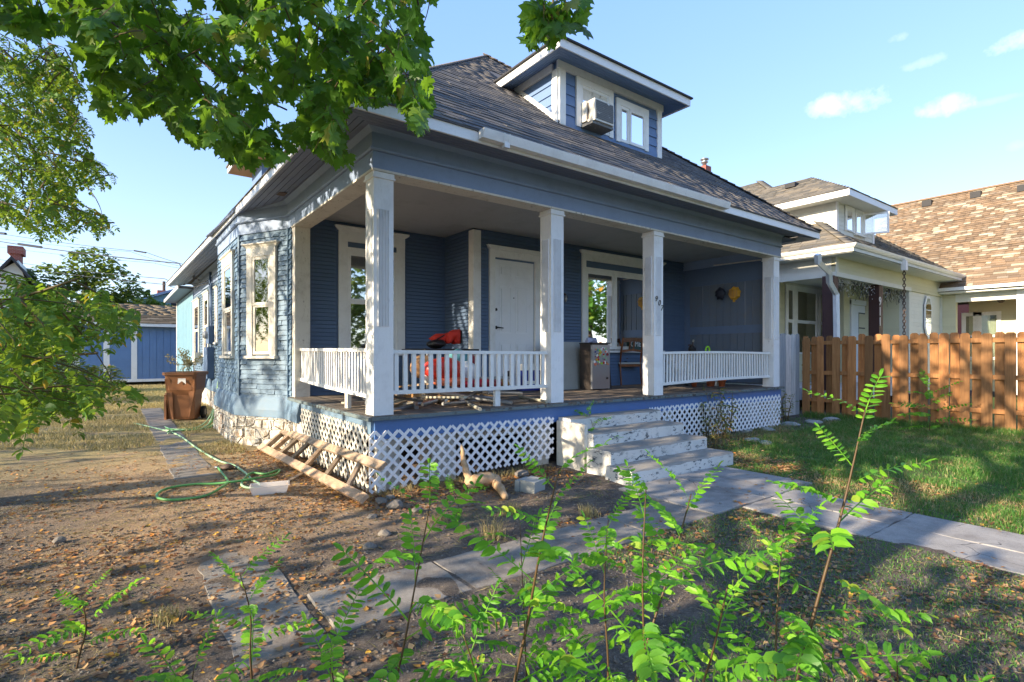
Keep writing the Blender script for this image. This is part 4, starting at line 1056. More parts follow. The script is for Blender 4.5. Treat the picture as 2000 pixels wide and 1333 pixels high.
# ================================================================== wheeled bin
bn = thing('wheeled_bin', 'brown wheeled bin with weeds sprouting from its top', 'bin', (-.98, 9.05, 0), rotz=0)
T = Matrix.Translation((-.95, 9.05, 0)) @ Matrix.Rotation(-.42, 4, 'Z')
def rings(b, L, T, capb=True, capt=False):
    n = len(L[0][1]); V = []
    for z, pts in L: V += [T @ Vector((x, y, z)) for x, y in pts]
    F = [(r*n+i, r*n+(i+1) % n, (r+1)*n+(i+1) % n, (r+1)*n+i) for r in range(len(L)-1) for i in range(n)]
    if capb: F.append(tuple(range(n-1, -1, -1)))
    if capt: F.append(tuple(range((len(L)-1)*n, len(L)*n)))
    b.add(V, F)
def rrect(w, d, r, cx=0, cy=0, k=4):
    P = []
    for (sx, sy, a0) in ((1, -1, -PI/2), (1, 1, 0), (-1, 1, PI/2), (-1, -1, PI)):
        for i in range(k+1):
            a = a0+PI/2*i/k; P.append((cx+sx*(w/2-r)+r*math.cos(a), cy+sy*(d/2-r)+r*math.sin(a)))
    return P
b = MB(); L = [(.03, rrect(.46, .46, .06)), (.10, rrect(.48, .50, .06)), (.60, rrect(.53, .62, .07)), (.72, rrect(.62, .72, .08)), (1.06, rrect(.66, .80, .08)), (1.07, rrect(.73, .88, .08)), (1.13, rrect(.73, .88, .08)), (1.135, rrect(.66, .80, .07)), (.95, rrect(.62, .74, .07))]
rings(b, L, T, True, True); b.build('body', M['bin'], bn, False)
# raised front ribs and recessed handle
b = MB()
for sx in (-1, 1): b.add([T @ Vector(p) for p in ((sx*.16, -.30, .05), (sx*.26, -.27, .05), (sx*.29, -.35, .68), (sx*.31, -.40, .98), (sx*.20, -.405, .98), (sx*.17, -.345, .70))], [(0, 1, 2, 5), (5, 2, 3, 4)])
b.build('rib', M['bin'], bn)
b = MB(); b.tube([T @ Vector((-.30, .46, 1.06)), T @ Vector((-.30, .52, 1.10)), T @ Vector((.30, .52, 1.10)), T @ Vector((.30, .46, 1.06))], .018, 6); b.build('handle', M['bin'], bn)
for sx in (-1, 1):
    wl = MB().lathe([(.14, -.035), (.15, -.03), (.15, .03), (.14, .035)], (0, 0, 0), 20, T @ Matrix.Translation((sx*.29, .26, .15)) @ Matrix.Rotation(PI/2, 4, 'Y')).build('wheel', M['rubber'], bn)
    MB().lathe([(.08, -.04), (.08, .04)], (0, 0, 0), 12, T @ Matrix.Translation((sx*.29, .26, .15)) @ Matrix.Rotation(PI/2, 4, 'Y')).build('hub', M['black'], wl)
b = MB(); b.add([T @ Vector(p) for p in ((-.34, -.16, .05), (-.25, -.30, .05), (-.28, -.36, .66), (-.375, -.2, .66))], [(0, 1, 2, 3)]); b.box(-.345, -.30, -.33, -.14, .04, .62, T); b.build('side_panel', M['bin'], bn)
# printed emblem: a peaked badge over a white bar
b = MB(); y = -.418
b.add([T @ Vector(p) for p in ((-.03, y, .99), (.13, y, .99), (.13, y, .975), (-.03, y, .975), (-.03, y, .97), (.13, y, .97), (.135, y+.008, .86), (.10, y+.007, .89), (.05, y+.004, .93), (.0, y+.007, .89), (-.035, y+.009, .86))], [(0, 1, 2, 3), (4, 5, 6, 7, 8, 9, 10)]); b.build('printed_badge', M['bin_white'], bn)

# ================================================================== utility gear on the side wall
def wallpt(px_, z=1): return onX(px_, 692, -.0).y
up = thing('electric_meter', 'blue painted electric meter and boxes with conduit on the side wall', 'electric meter', (-.1, 12, 0))
ya, yb, zt, zb_ = wallpt(422), wallpt(412), 2.15, 1.85
ym = (ya+yb)/2
MB().tube([(-.07, ym+.1, 3.95), (-.07, ym+.1, 2.1)], .035, 8).build('conduit', M['conduit'], up, True)
MB().tube([(-.07, ym-.15, 3.6), (-.07, ym-.15, .2)], .028, 8).build('conduit', M['conduit'], up, True)
MB().box(-.16, -.03, ym-.3, ym+.25, 1.85, 2.35).build('meter_box', M['conduit'], up)
MB().lathe([(.11, 0), (.11, .07), (.08, .12)], (0, 0, 0), 16, Matrix.Translation((-.16, ym-.03, 2.1)) @ Matrix.Rotation(-PI/2, 4, 'Y')).build('meter_dial', M['meter'], up)
MB().box(-.20, -.03, ym-.35, ym+.45, .85, 1.75).build('panel_box', M['conduit'], up)
MB().box(-.14, -.03, ym+.75, ym+1.25, .55, 1.25).build('gas_box', M['conduit'], up)
MB().tube([(-.10, ym+1.0, 1.25), (-.10, ym+1.0, 1.45), (-.05, ym+1.0, 1.5)], .02, 6).build('pipe', M['conduit'], up)
MB().box(-.25, -.03, 14.2, 14.75, 1.25, 1.6).build('dryer_vent', M['white_worn'], up)

# ================================================================== porch clutter
F0 = FZ+.003
# mini fridge
fx = onY(1165, 692, 1.55).x
fr = thing('mini_fridge', 'silver mini fridge covered in stickers on the porch', 'fridge', (5.0, 1.6, FZ))
x0_, x1_, y0_ = onY(1157, 700, 1.5).x, onY(1191, 700, 1.5).x, 1.5
FW, FH = x1_-x0_, .88
T = Matrix.Translation(((x0_+x1_)/2, 1.5, F0))
b = MB(); b.box(-FW/2, FW/2, .05, .34, .0, FH, T); b.build('case', M['fridge_side'], fr)
b = MB(); b.box(-FW/2, FW/2, -.0, .045, .02, FH-.02, T); dr = b.build('door', M['fridge'], fr)
b = MB(); b.box(-FW/2-.006, FW/2+.006, -.01, .35, FH, FH+.022, T); b.build('top', M['black'], fr)
rs = random.Random(9)
scol = ['lime', 'red', 'white', 'teal', 'yellow', 'maroon', 'navy', 'orange_plastic', 'cooler_white', 'hose_pale']
for k in range(52):
    u_, v_ = rs.random(), rs.random()
    v_ *= .9
    cx_ = -FW/2+.05+u_*(FW-.1); cz_ = FH-.07-v_*.36
    r = rs.uniform(.018, .036); n = rs.choice([4, 5, 6, 8]); a0 = rs.random()*3
    P = [(cx_+r*math.cos(a0+2*PI*i/n), cz_+r*rs.uniform(.7, 1)*math.sin(a0+2*PI*i/n)) for i in range(n)]
    MB().prism(P, -.0025-.0003*k/3, .001, T).build('sticker', M[scol[k % 10]], dr)
MB().lathe([(.02, 0), (.02, .02)], (0, 0, 0), 10, T @ Matrix.Translation((FW/2-.08, 0, .22)) @ Matrix.Rotation(PI/2, 4, 'X')).build('knob', M['black'], dr)
# chip packet on top of the fridge
b = MB(); g = T @ Vector((-.12, .1, FH+.022)); b.add([tuple(g+Vector(p)) for p in ((-.13, 0, 0), (.13, 0, 0), (.11, .02, .10), (-.12, .02, .095), (-.13, .10, 0), (.13, .10, 0), (.11, .05, .10), (-.12, .05, .095), (0, -.03, .05), (0, .13, .05))], [(0, 1, 8), (1, 2, 8), (2, 3, 8), (3, 0, 8), (4, 9, 5), (5, 9, 6), (6, 9, 7), (7, 9, 4), (0, 4, 5, 1), (1, 5, 6, 2), (2, 6, 7, 3), (3, 7, 4, 0)])
o = b.build('snack_packet', simple('printed_foil', (.42, .45, .62), .35, .5, 60)); tag(o, 'crumpled printed packet on top of the mini fridge', 'packet')
# panel leaning beside it
pn = thing('leaning_panel', 'grey white board leaning on the wall beside the mini fridge', 'board', (4.0, 2.0, FZ))
pxl = onY(1066, 700, 1.92).x; T = frame((pxl, 1.92, F0), (1, 0, 0), (0, -.97, .12), (0, .12, .99)); xr = onY(1160, 700, 1.98).x
b = MB(); b.box(0, xr-pxl, -.02, .012, 0, .93, T); b.build('board', M['panel'], pn)
T = frame((xr+.04, 1.66, F0), (1, 0, 0), (0, -.98, .1), (0, .1, .99)); b = MB(); b.add([T @ Vector(p) for p in ((-.10, 0, 0), (.10, 0, 0), (.10, 0, .88), (.03, 0, .88), (-.10, .03, 0), (.10, .03, 0), (.10, .03, .88), (.03, .03, .88))], [(0, 1, 2, 3), (7, 6, 5, 4), (0, 4, 5, 1), (1, 5, 6, 2), (2, 6, 7, 3), (3, 7, 4, 0)]); o = b.build('dark_board', M['black']); tag(o, 'narrow dark board leaning against the left side of the fridge', 'board')
# chair, turned with its back to the door wall window
def chair(label, pos, rz, mat='chair_wood', legmat='orange_wood', sz=.50, bh=1.04):
    t = thing('dining_chair', label, 'chair', pos, group='wooden chairs on the porch', local=True, rotz=rz)
    W, D = .54, .46
    MB().box(-W/2, W/2, -D/2, D/2, sz-.035, sz).build('seat', M['cardboard'] if False else M['panel'], t)
    MB().box(-W/2+.01, W/2-.01, -D/2+.01, D/2-.01, sz-.095, sz-.036).build('seat_rail', M[mat], t)
    for sx in (-1, 1):
        MB().tube([(sx*(W/2-.03), -D/2+.03, sz-.06), (sx*(W/2-.03), -D/2+.02, sz*.5), (sx*(W/2-.02), -D/2-.02, .0)], [.024, .020, .016], 4).build('leg', M[legmat if sx < 0 else mat], t)
        MB().tube(curve_pts([(sx*(W/2-.02), D/2+.06, 0), (sx*(W/2-.03), D/2, sz*.5), (sx*(W/2-.03), D/2-.01, sz), (sx*(W/2-.03), D/2+.05, sz+.28), (sx*(W/2-.045), D/2+.12, bh)], 4), .021, 4).build('leg', M[mat], t)
    MB().sweep([(-.014, 0), (.014, 0), (.014, .085), (-.014, .085)], [(-W/2+.03, D/2+.11, bh-.10), (0, D/2+.14, bh-.085), (W/2-.03, D/2+.11, bh-.10)]).build('crest_rail', M[mat], t)
    MB().sweep([(-.012, 0), (.012, 0), (.012, .05), (-.012, .05)], [(-W/2+.03, D/2+.05, sz+.22), (0, D/2+.075, sz+.25), (W/2-.03, D/2+.05, sz+.22)]).build('splat', M[mat], t)
    MB().sweep([(-.010, 0), (.010, 0), (.010, .03), (-.010, .03)], [(-.05, D/2+.06, sz+.26), (-.04, D/2+.12, bh-.07)], up=(1, 0, 0)).build('spindle', M[mat], t)
    MB().sweep([(-.010, 0), (.010, 0), (.010, .03), (-.010, .03)], [(.05, D/2+.06, sz+.26), (.05, D/2+.12, bh-.07)], up=(1, 0, 0)).build('spindle', M[mat], t)
    return t
c1 = onZ(1226, 752, FZ)
chair('walnut dining chair nearest the mini fridge with clutter on its seat', (c1.x+.02, c1.y+.06, F0), 2.72)
chair('darker dining chair standing behind the walnut one under the window', (c1.x+.10, c1.y+.62, F0), 3.3, legmat='chair_wood')
rs = random.Random(4); cl = thing('seat_clutter', 'dark tools and cables piled on the walnut chair seat', 'clutter', (c1.x, c1.y+.1, F0+.47))
for k in range(9):
    a = rs.uniform(0, 6); L_ = rs.uniform(.1, .2); p = Vector((c1.x-.05+rs.uniform(-.12, .12), c1.y+.12+rs.uniform(-.1, .1), F0+.52+.01*k))
    MB().tube([p-Vector((math.cos(a), math.sin(a), 0))*L_, p, p+Vector((math.cos(a+.4), math.sin(a+.4), .1))*L_], rs.uniform(.010, .022), 6).build('tool', M[['black', 'metal', 'navy', 'iron'][k % 4]], cl)
# sign in the window
sp_ = onY(1240, 672, YD-.05)
sg = thing('window_sign', 'dark green sign reading OME in pale letters behind the chairs', 'sign', (sp_.x, YD-.05, sp_.z))
MB().box(sp_.x-.22, sp_.x+.24, YD-.075, YD-.06, sp_.z-.14, sp_.z+.13).build('board', simple('dark_green_board', (.06, .11, .10), .6), sg)
text_mesh('OME', .17, .002, M['number_white'], Matrix(((1, 0, 0, sp_.x), (0, 0, -1, YD-.078), (0, 1, 0, sp_.z-.06), (0, 0, 0, 1))), sg, 'lettering')
# cooler
cp_ = onZ(1034, 763, FZ)
co = thing('cooler_box', 'blue and white cool box behind the front railing', 'cool box', (cp_.x, cp_.y, FZ))
T = Matrix.Translation((cp_.x+.02, cp_.y+.1, F0)) @ Matrix.Rotation(-.1, 4, 'Z')
MB().box(-.21, .21, -.17, .17, 0, .38, T).build('body', M['navy'], co); MB().box(-.225, .225, -.185, .185, .38, .50, T).build('lid', M['cooler_white'], co)
MB().box(-.12, .12, -.173, -.17, .12, .18, T).build('printed_stripe', M['cooler_white'], co)
for sx in (-1, 1): MB().tube([T @ Vector((sx*.215, -.08, .33)), T @ Vector((sx*.25, 0, .30)), T @ Vector((sx*.215, .08, .33))], .012, 6).build('handle', M['cooler_white'], co)
# lumpy stuffed shapes: life vest, bags, toys
def blob(name, c, r, mat, seed, parent=None, amp=.25, rot=0, freq=1.2, sub=3):
    bm = bmesh.new(); bmesh.ops.create_icosphere(bm, subdivisions=sub, radius=1)
    off = Vector((seed*2.3, seed*1.1, seed*.7)); R_ = Matrix.Rotation(rot, 3, 'Z')
    for v in bm.verts:
        q = v.co*(1+amp*noise.noise(v.co*freq+off)+amp*.4*noise.noise(v.co*freq*3+off)); q = Vector((q.x*r[0], q.y*r[1], q.z*r[2])); v.co = R_ @ q+Vector(c)
    m = bpy.data.meshes.new(name); bm.to_mesh(m); bm.free(); m.materials.append(M[mat]); m.polygons.foreach_set('use_smooth', [True]*len(m.polygons))
    return link(name, m, parent)
jy = 2.0
jd = onY(868, 668, jy)
lv = thing('life_vest', 'red life vest slumped on a dark table top in the porch corner', 'life vest', (jd.x, jy, 1.7))
def slabby(name, pts, y0, y1, mat, parent, puff=.03):
    """a padded panel: outline puffed at the middle on both faces"""
    c = Vector((sum(p[0] for p in pts)/len(pts), 0, sum(p[1] for p in pts)/len(pts))); n = len(pts); ym_ = (y0+y1)/2; L = []
    for k, s_ in ((y0-puff, .55), (y0, .9), (ym_, 1.), (y1, .9), (y1+puff, .55)): L.append([(c.x+(p[0]-c.x)*s_, k, c.z+(p[1]-c.z)*s_) for p in pts])
    V = [v for r_ in L for v in r_]; F = [(r*n+i, r*n+(i+1) % n, (r+1)*n+(i+1) % n, (r+1)*n+i) for r in range(4) for i in range(n)]+[tuple(range(n-1, -1, -1)), tuple(range(4*n, 5*n))]
    return MB().add(V, F).build(name, M[mat], parent, True)
def pp(L_, y): return [(onY(x, z, y).x, onY(x, z, y).z) for x, z in L_]
slabby('panel', pp([(838, 662), (852, 652), (868, 652), (880, 648), (875, 672), (862, 671), (848, 668)], jy), jy-.04, jy+.06, 'red', lv)
slabby('panel', pp([(872, 652), (882, 645), (897, 643), (897, 672), (884, 673), (882, 660), (876, 672), (868, 671)], jy-.06), jy-.12, jy-.02, 'red', lv)
MB().tube([onY(845, 668, jy-.1), onY(858, 661, jy-.12), onY(868, 655, jy-.1)], .012, 5).build('strap', M['black'], lv)
MB().box(onY(897.5, 660, jy-.06).x, onY(899.5, 660, jy-.06).x, jy-.12, jy-.02, onY(897, 672, jy).z, onY(897, 646, jy).z).build('edging', M['black'], lv)
tb = thing('folding_table', 'dark folding table loaded with clutter in the porch corner', 'table', (1.9, 2.1, FZ))
ta, tb_ = onY(822, 678, 1.9), onY(926, 683, 1.9)
MB().box(ta.x, tb_.x, 1.75, 2.6, ta.z-.07, ta.z-.03).build('table_top', M['rubber'], tb)
for xx in (ta.x+.06, tb_.x-.06):
    for yy in (1.8, 2.5): MB().tube([(xx, yy, F0), (xx, yy, ta.z-.07)], .018, 6).build('leg', M['metal'], tb)
blob('dark_bag', (onY(855, 674, 1.9).x, 1.95, onY(855, 672, 1.9).z), (.16, .14, .07), 'black', 3)
tag(bpy.data.objects['dark_bag'], 'small dark bag next to the red life vest', 'bag')
def item(name, px_, py_, Y_, r, mat, seed, label, cat, **k):
    p = onY(px_, py_, Y_); o = blob(name, (p.x, Y_, max(p.z, F0+r[2]*.8)), r, mat, seed, **k); tag(o, label, cat); return o
item('red_toy_sled', 868, 722, .75, (.30, .20, .17), 'red_plastic', 5, 'bright red plastic tub-like toy behind the railing', 'toy', amp=.12)
item('coral_toy', 880, 745, .70, (.30, .18, .07), 'orange_plastic', 6, 'coral plastic toy under the bright red one', 'toy', amp=.12)
item('maroon_sled', 935, 750, .62, (.38, .18, .08), 'maroon', 8, 'dark red sled lying left of the cool box', 'sled', amp=.12)
item('white_bag', 905, 728, .95, (.24, .15, .17), 'cooler_white', 9, 'white and teal bag behind the red toys', 'bag', amp=.3)
item('teal_bag', 893, 700, 1.05, (.18, .14, .12), 'teal', 10, 'dark teal bag on the white one', 'bag', amp=.3)
item('brown_sack', 830, 716, 1.3, (.20, .16, .17), 'cardboard', 12, 'brown sack behind the left of the railing', 'sack', amp=.2)
item('dark_sack', 900, 704, 1.5, (.24, .2, .17), 'maroon', 13, 'dark patterned sack below the table edge', 'sack', amp=.3)
item('cream_box', 845, 740, .85, (.16, .12, .08), 'cooler_white', 14, 'cream plastic crate at the foot of the pile', 'crate', amp=.1)
item('bark_lump', 978, 748, .9, (.15, .12, .07), 'grime', 15, 'tan lump of packing beside the cool box', 'debris', amp=.3)
# firewood and scrap lengths
wp = thing('scrap_wood_pile', 'pile of scrap wood and pipes behind the left railing', 'scrap pile', (.9, .8, FZ))
rs = random.Random(21)
for k in range(52):
    x = rs.uniform(.35, 2.2); y = rs.uniform(.30, 1.5); L_ = rs.uniform(.12, .42); a = rs.uniform(-.6, .6)+(PI/2 if rs.random() < .25 else 0); z = F0+.02+rs.random()**2*(.34 if x < 1.2 else .12)
    d = Vector((math.cos(a), math.sin(a), rs.uniform(-.2, .25)))*L_; p = Vector((x, y, z))
    if k % 3: beam(p-d, p+d, rs.uniform(.03, .08), rs.uniform(.02, .045), 'scrap_piece', wp, mat=['old_wood', 'grime', 'lawnwood', 'deck', 'drift'][k % 5])
    else: MB().tube([p-d, p+d], rs.uniform(.014, .03), 8).build('pipe', M[['metal', 'lawnwood', 'rubber'][k % 3]], wp)
for i, (a, c) in enumerate([((905, 784), (938, 800)), ((1015, 775), (1068, 785)), ((985, 740), (1015, 742))]):
    p, q = onZ(*a, FZ+.03), onZ(*c, FZ+.03); MB().tube([p, q], .022, 10).build('pipe', M['lawnwood'], wp)
sh = thing('plank_shelf', 'low plank propped on junk between the railing and the door', 'plank', (2.6, 1.0, 1.05)); a, c = onY(925, 740, .9), onY(1000, 738, .9)
MB().box(a.x, c.x, .85, 1.15, a.z-.02, a.z+.01).build('plank', M['panel'], sh)
item('black_box', 993, 733, 1.3, (.09, .09, .07), 'black', 17, 'black and silver gadget right of the door casing', 'box', amp=.15)
# bicycle parked behind the right railing
bk = thing('bicycle', 'black bicycle parked behind the warped right railing', 'bicycle', (7.2, 1.2, FZ))
by = 1.35; bx = onY(1352, 665, by).x; bz = onY(1352, 675, by).z
WR = .27; fwx, rwx = bx-.10, bx-.95; wz = F0+WR
for wx_ in (fwx+.0, rwx):
    pts = [(wx_+WR*math.cos(2*PI*i/24), by, wz+WR*math.sin(2*PI*i/24)) for i in range(25)]
    w_o = MB().tube(pts, .024, 7, False).build('wheel', M['rubber'], bk, True)
    for i in range(10): MB().tube([(wx_, by, wz), (wx_+WR*math.cos(2*PI*i/10), by, wz+WR*math.sin(2*PI*i/10))], .0025, 4).build('spoke', M['metal'], w_o)
hd = Vector((fwx-.10, by, 1.48)); bb_ = Vector((fwx-.50, by, F0+.26)); stp = Vector((fwx-.62, by, 1.42))
MB().tube([hd, bb_], .018, 7).tube([bb_, stp], .016, 7).tube([hd+Vector((-.01, 0, .0)), stp-Vector((0, 0, .08))], .016, 7).tube([bb_, (rwx, by, wz)], .011, 6).tube([stp-Vector((0, 0, .08)), (rwx, by, wz)], .010, 6).tube([hd+Vector((-.02, 0, .10)), hd, (fwx, by, wz)], .017, 7).build('frame', M['black'], bk, True)
blob('saddle', stp+Vector((0, 0, .16)), (.14, .07, .035), 'black', 4, bk, .1)
MB().tube([stp, stp+Vector((0, 0, .14))], .013, 6).build('seat_post', M['metal'], bk)
MB().tube(curve_pts([(bx-.30, by-.12, 1.74), (bx-.12, by-.06, 1.74), (bx, by, 1.62), (bx+.10, by+.06, 1.74), (bx+.20, by+.12, 1.82)], 4), .015, 7).tube([(bx, by, 1.62), hd], .018, 7).build('handlebar', M['iron'], bk, True)
blob('handlebar_pad', (bx, by, 1.65), (.11, .07, .09), 'black', 7, bk, .25)
MB().tube([(bx+.19, by+.11, 1.81), (bx+.25, by+.14, 1.86)], .02, 7).build('grip', M['lawnwood'], bk)
p = onX(1382, 682, 8.9); p = onY(1382, 684, 1.0); o = MB().tube([(p.x+.07*math.cos(2*PI*i/12), 1.0, p.z+.075*math.sin(2*PI*i/12)) for i in range(13)], .02, 6, False).build('lime_ring', M['lime'], None, True); tag(o, 'lime green plastic ring toy behind the right railing', 'toy')
o = MB().tube([(p.x, 1.0, p.z-.075), (p.x, 1.0, F0)], .012, 6).build('stand', M['black'], o)
# flower pots on the porch floor
for px_, sc, lab in ((1388, 1., 'larger terracotta pot under the right railing'), (1410, .8, 'smaller terracotta pot right of the larger one'), (1356, .6, 'flat terracotta saucer-like pot near the third post')):
    g = onZ(px_, 757-2*sc, FZ); g.y = max(g.y, .45)
    o = MB().lathe([(.07*sc, 0), (.10*sc, .15*sc), (.115*sc, .15*sc), (.115*sc, .19*sc), (.10*sc, .19*sc), (.09*sc, .16*sc)], (g.x, g.y, F0), 14).build('flower_pot', M['terracotta'], None, True); tag(o, lab, 'flower pot', 'terracotta pots on the porch')
g = onZ(1423, 756, FZ); o = MB().lathe([(.06, 0), (.075, .16), (.07, .16), (.06, .02)], (g.x, g.y+.3, F0), 12).build('white_pot', M['cooler_white'], None, True); tag(o, 'white pot beside the terracotta pots', 'flower pot')
# masks hung on the board screen
p = onX(1433, 573, XS-.07)
def maskpts(c, rx, rz):
    return [(c.y+rx*math.cos(a)*(1 if math.sin(a) > -.2 else .75), c.z+rz*math.sin(a)) for a in [2*PI*i/10 for i in range(10)]]
T = LF(XS-.03)
ym = thing('ochre_wall_ornament', 'ochre sun-like ornament hanging on the board screen', 'ornament', (XS-.05, p.y, p.z))
b = MB(); P = [(p.y+r*math.cos(a), p.z+r*math.sin(a)*1.05) for a, r in [(2*PI*i/16+.2, .135+.022*(i % 2)) for i in range(16)]]
n = 16; V = [T @ Vector((x, 0, z)) for x, z in P]+[T @ Vector((p.y+(x-p.y)*.8, .06, p.z+(z-p.z)*.8)) for x, z in P]+[T @ Vector((p.y, .085, p.z))]
b.add(V, [(i, (i+1) % n, n+(i+1) % n, n+i) for i in range(n)]+[(n+i, n+(i+1) % n, 2*n) for i in range(n)]); b.build('face', M['yellow'], ym)
MB().box(p.y-.02, p.y+.03, .01, .03, p.z-.20, p.z-.13, T).build('tassel', M['yellow'], ym)
for k in range(6):
    yy = p.y-.09+.036*k; MB().tube([T @ Vector((yy, .075-.4*(yy-p.y)**2*4, p.z-.09)), T @ Vector((yy, .09-.4*(yy-p.y)**2*4, p.z+.07))], .006, 5).build('ridge', M['cardboard'], ym)
p = onX(1408, 574, XS-.07)
o = blob('dark_wall_ornament', (XS-.09, p.y, p.z), (.05, .11, .125), 'dark_mask', 31, None, .55, 0, 2.4, 3); tag(o, 'dark knobbly ornament left of the ochre one on the screen', 'ornament')
# bird ornament hung beside the second post
p = onY(1103, 575, YD-.05); o = thing('hanging_bird', 'small pale bird ornament on the wall behind the second post', 'ornament', tuple(p))
MB().box(p.x-.02, p.x+.10, YD-.06, YD-.03, p.z-.005, p.z+.012, Matrix.Translation(p) @ Matrix.Rotation(.75, 4, 'Y') @ Matrix.Translation(-p)).build('roof_piece', M['iron'], o)
blob('body', (p.x+.01, YD-.07, p.z-.09), (.03, .03, .07), 'metal', 3, o, .2)

# ================================================================== fence and gate
FX = 11.56
fn = thing('picket_fence', 'orange brown cedar fence of overlapping dog-eared boards', 'fence', (FX, -2, 0))
rs = random.Random(8)
def picket_mesh(w, h, th, mat, ear=.035):
    b = MB(); b.prism([(-w/2, 0), (w/2, 0), (w/2, h-ear), (w/2-ear, h), (-w/2+ear, h), (-w/2, h-ear)], 0, th); return b.mesh('picket', mat)
pm = [picket_mesh(.165, 1.93, .018, M['fence']), picket_mesh(.155, 1.95, .018, M['fence'])]
y = .62
TF = lambda x, y, tilt=0: frame((x, y, .05), (0, 1, 0), (-1, 0, 0), (0, 0, 1)) @ Matrix.Rotation(tilt, 4, 'Y')
while y > -6.5:
    link('picket', pm[0], fn, TF(FX-.022, y, rs.uniform(-.006, .006)) @ Matrix.Diagonal((rs.uniform(.93, 1.07), 1, rs.uniform(.985, 1.012), 1)))
    link('picket', pm[1], fn, TF(FX+.058, y-.172, rs.uniform(-.006, .006)) @ Matrix.Diagonal((rs.uniform(.93, 1.05), 1, rs.uniform(.985, 1.01), 1)))
    y -= .344
for z in (.38, 1.05, 1.78):
    MB().box(FX-.020, FX+.038, -6.6, .72, z, z+.09).build('rail', M['fence'], fn)
for y in (.70, -1.72, -4.1, -6.5): MB().box(FX-.02, FX+.07, y-.09, y, -.02, 1.99).build('fence_post', M['fence'], fn)
gt = thing('side_gate', 'narrow pale grey board gate between the house and the picket fence', 'gate', (10.3, .75, 0))
x = 9.02; k = 0
while x < FX-.2:
    w_ = rs.uniform(.19, .30); w_ = min(w_, FX-.1-x)
    b = MB(); b.prism([(x, .05), (x+w_-.008, .05), (x+w_-.008, 2.0), (x+w_-.04, 2.04+rs.uniform(-.02, .02)), (x+.04, 2.04), (x, 1.98)], .72, .74); b.build('board', M['grey_board'], gt); x += w_
for z in (.5, 1.6): MB().box(9.02, FX-.1, .742, .78, z, z+.09).build('batten', M['grey_board'], gt)

# ================================================================== cream neighbour house, number 911
nb = thing('cream_house', 'cream sided neighbour house numbered 911 with grey shingle roof behind the fence', 'house', (17, 6, 0))
NX0, NX1, NY, NZ = 12.37, 22.75, -.12, 4.22
hwn = (NX1-NX0)/2; apn = Vector(((NX0+NX1)/2, NY+hwn, NZ+.76*hwn)); 
b = MB(); b.add([(NX0, NY, NZ), (NX1, NY, NZ), tuple(apn), (NX1, 18, NZ), (NX0, 18, NZ), (apn.x, 13, apn.z)], [(0, 1, 2), (1, 3, 5, 2), (4, 0, 2, 5), (3, 4, 5), (0, 4, 3, 1)])
nr = b.build('roof', M['roof_near'], nb)
SLN = .76; csn = 1/math.hypot(1, SLN); LN = hwn/csn
PY, PW, PX = .45, 2.8, 12.80
# dormer numbers
NDX0, NDX1, NDY = 13.72, 16.35, .82
NDZ0 = NZ+SLN*(NDY-NY)
def nspan(v):
    d = v*csn; a, c = d, 2*hwn-d; y = NY+d
    if y < NDY or y > 3.2: return [(a, c)]
    return [t for t in ((a, NDX0-NX0), (NDX1-NX0, c)) if t[1] > t[0]]
rs = random.Random(12)
courses('shingle', nr, Vector((NX0, NY, NZ))+Vector((0, -SLN*csn, csn))*.004, (1, 0, 0), (0, -SLN*csn, csn), (0, csn, SLN*csn), LN, .14, nspan, (.2, .5), M['roof_near'], .02, rs, limit=180, jit=.006, tilt=.008, over=1.05)
courses('shingle', nr, Vector((NX0, NY, NZ))+Vector((-SLN*csn, 0, csn))*.004, (0, 1, 0), (-SLN*csn, 0, csn), (csn, 0, SLN*csn), LN, .14, lambda v: [(v*csn, 14)], (.2, .5), M['roof_near'], .02, rs, limit=110, jit=.006, tilt=.008, over=1.05)
e = Vector((NX0, NY, NZ)); L = []; N = 40
for k in range(N):
    P = e+(apn-e)*(k/N); uu = (apn-e)/N*1.3; side = Vector((1, -1, 0)).normalized()
    L.append(frame(P+Vector((0, 0, .03))-side*.12, side*.24, Vector((0, 0, .035)), uu))
o = link('hip_cap', instances(WEDGE, L, 'hip_cap', M['roof_near']), nr); o['kind'] = 'stuff'
# eaves: gutter and soffit
b = MB(); b.sweep([(.0, NZ-.02), (-.05, NZ-.02), (-.10, NZ+.03), (-.12, NZ+.075), (-.0, NZ+.075)], [(NX1, NY, 0), (NX0, NY, 0), (NX0, 18, 0)]); b.build('gutter', M['gutter'], nb)
b = MB(); b.sweep([(.0, NZ-.11), (-.02, NZ-.11), (-.02, NZ-.022), (-.0, NZ-.022)], [(NX1, NY, 0), (NX0, NY, 0), (NX0, 18, 0)]); b.build('fascia', M['cream_white'], nb)
MB().box(NX0+.02, NX1-.02, NY+.02, 17.9, NZ-.13, NZ-.111).build('soffit', M['cream_white'], nb)
# beams with lap siding
b = MB(); b.box(PX, 21.9, PY, PY+.25, 3.60, NZ-.13); b.box(PX, PX+.25, PY+.25, PW, 3.60, NZ-.13); bm_ = b.build('porch_beam', M['cream'], nb)
courses('siding_board', bm_, (PX+.13, PY, 3.70), (1, 0, 0), (0, -1, 0), (0, 0, 1), NZ-.13-3.70, .115, lambda z: [(0, 8.8)], None, M['cream'], .012, rs)
courses('siding_board', bm_, (PX, PY+.1, 3.70), (0, 1, 0), (-1, 0, 0), (0, 0, 1), NZ-.13-3.70, .115, lambda z: [(0, 2.2)], None, M['cream_white'], .012, rs)
MB().box(PX-.02, PX+.13, PY-.02, PY-.0005, 3.60, NZ-.13).build('corner_board', M['cream_white'], nb)
MB().box(PX-.02, 18.3, PY-.035, PY, 3.58, 3.70).build('beam_trim', M['cream_white'], nb)
MB().box(PX-.035, PX, PY-.02, PW, 3.58, 3.70).build('beam_trim', M['cream_white'], nb)
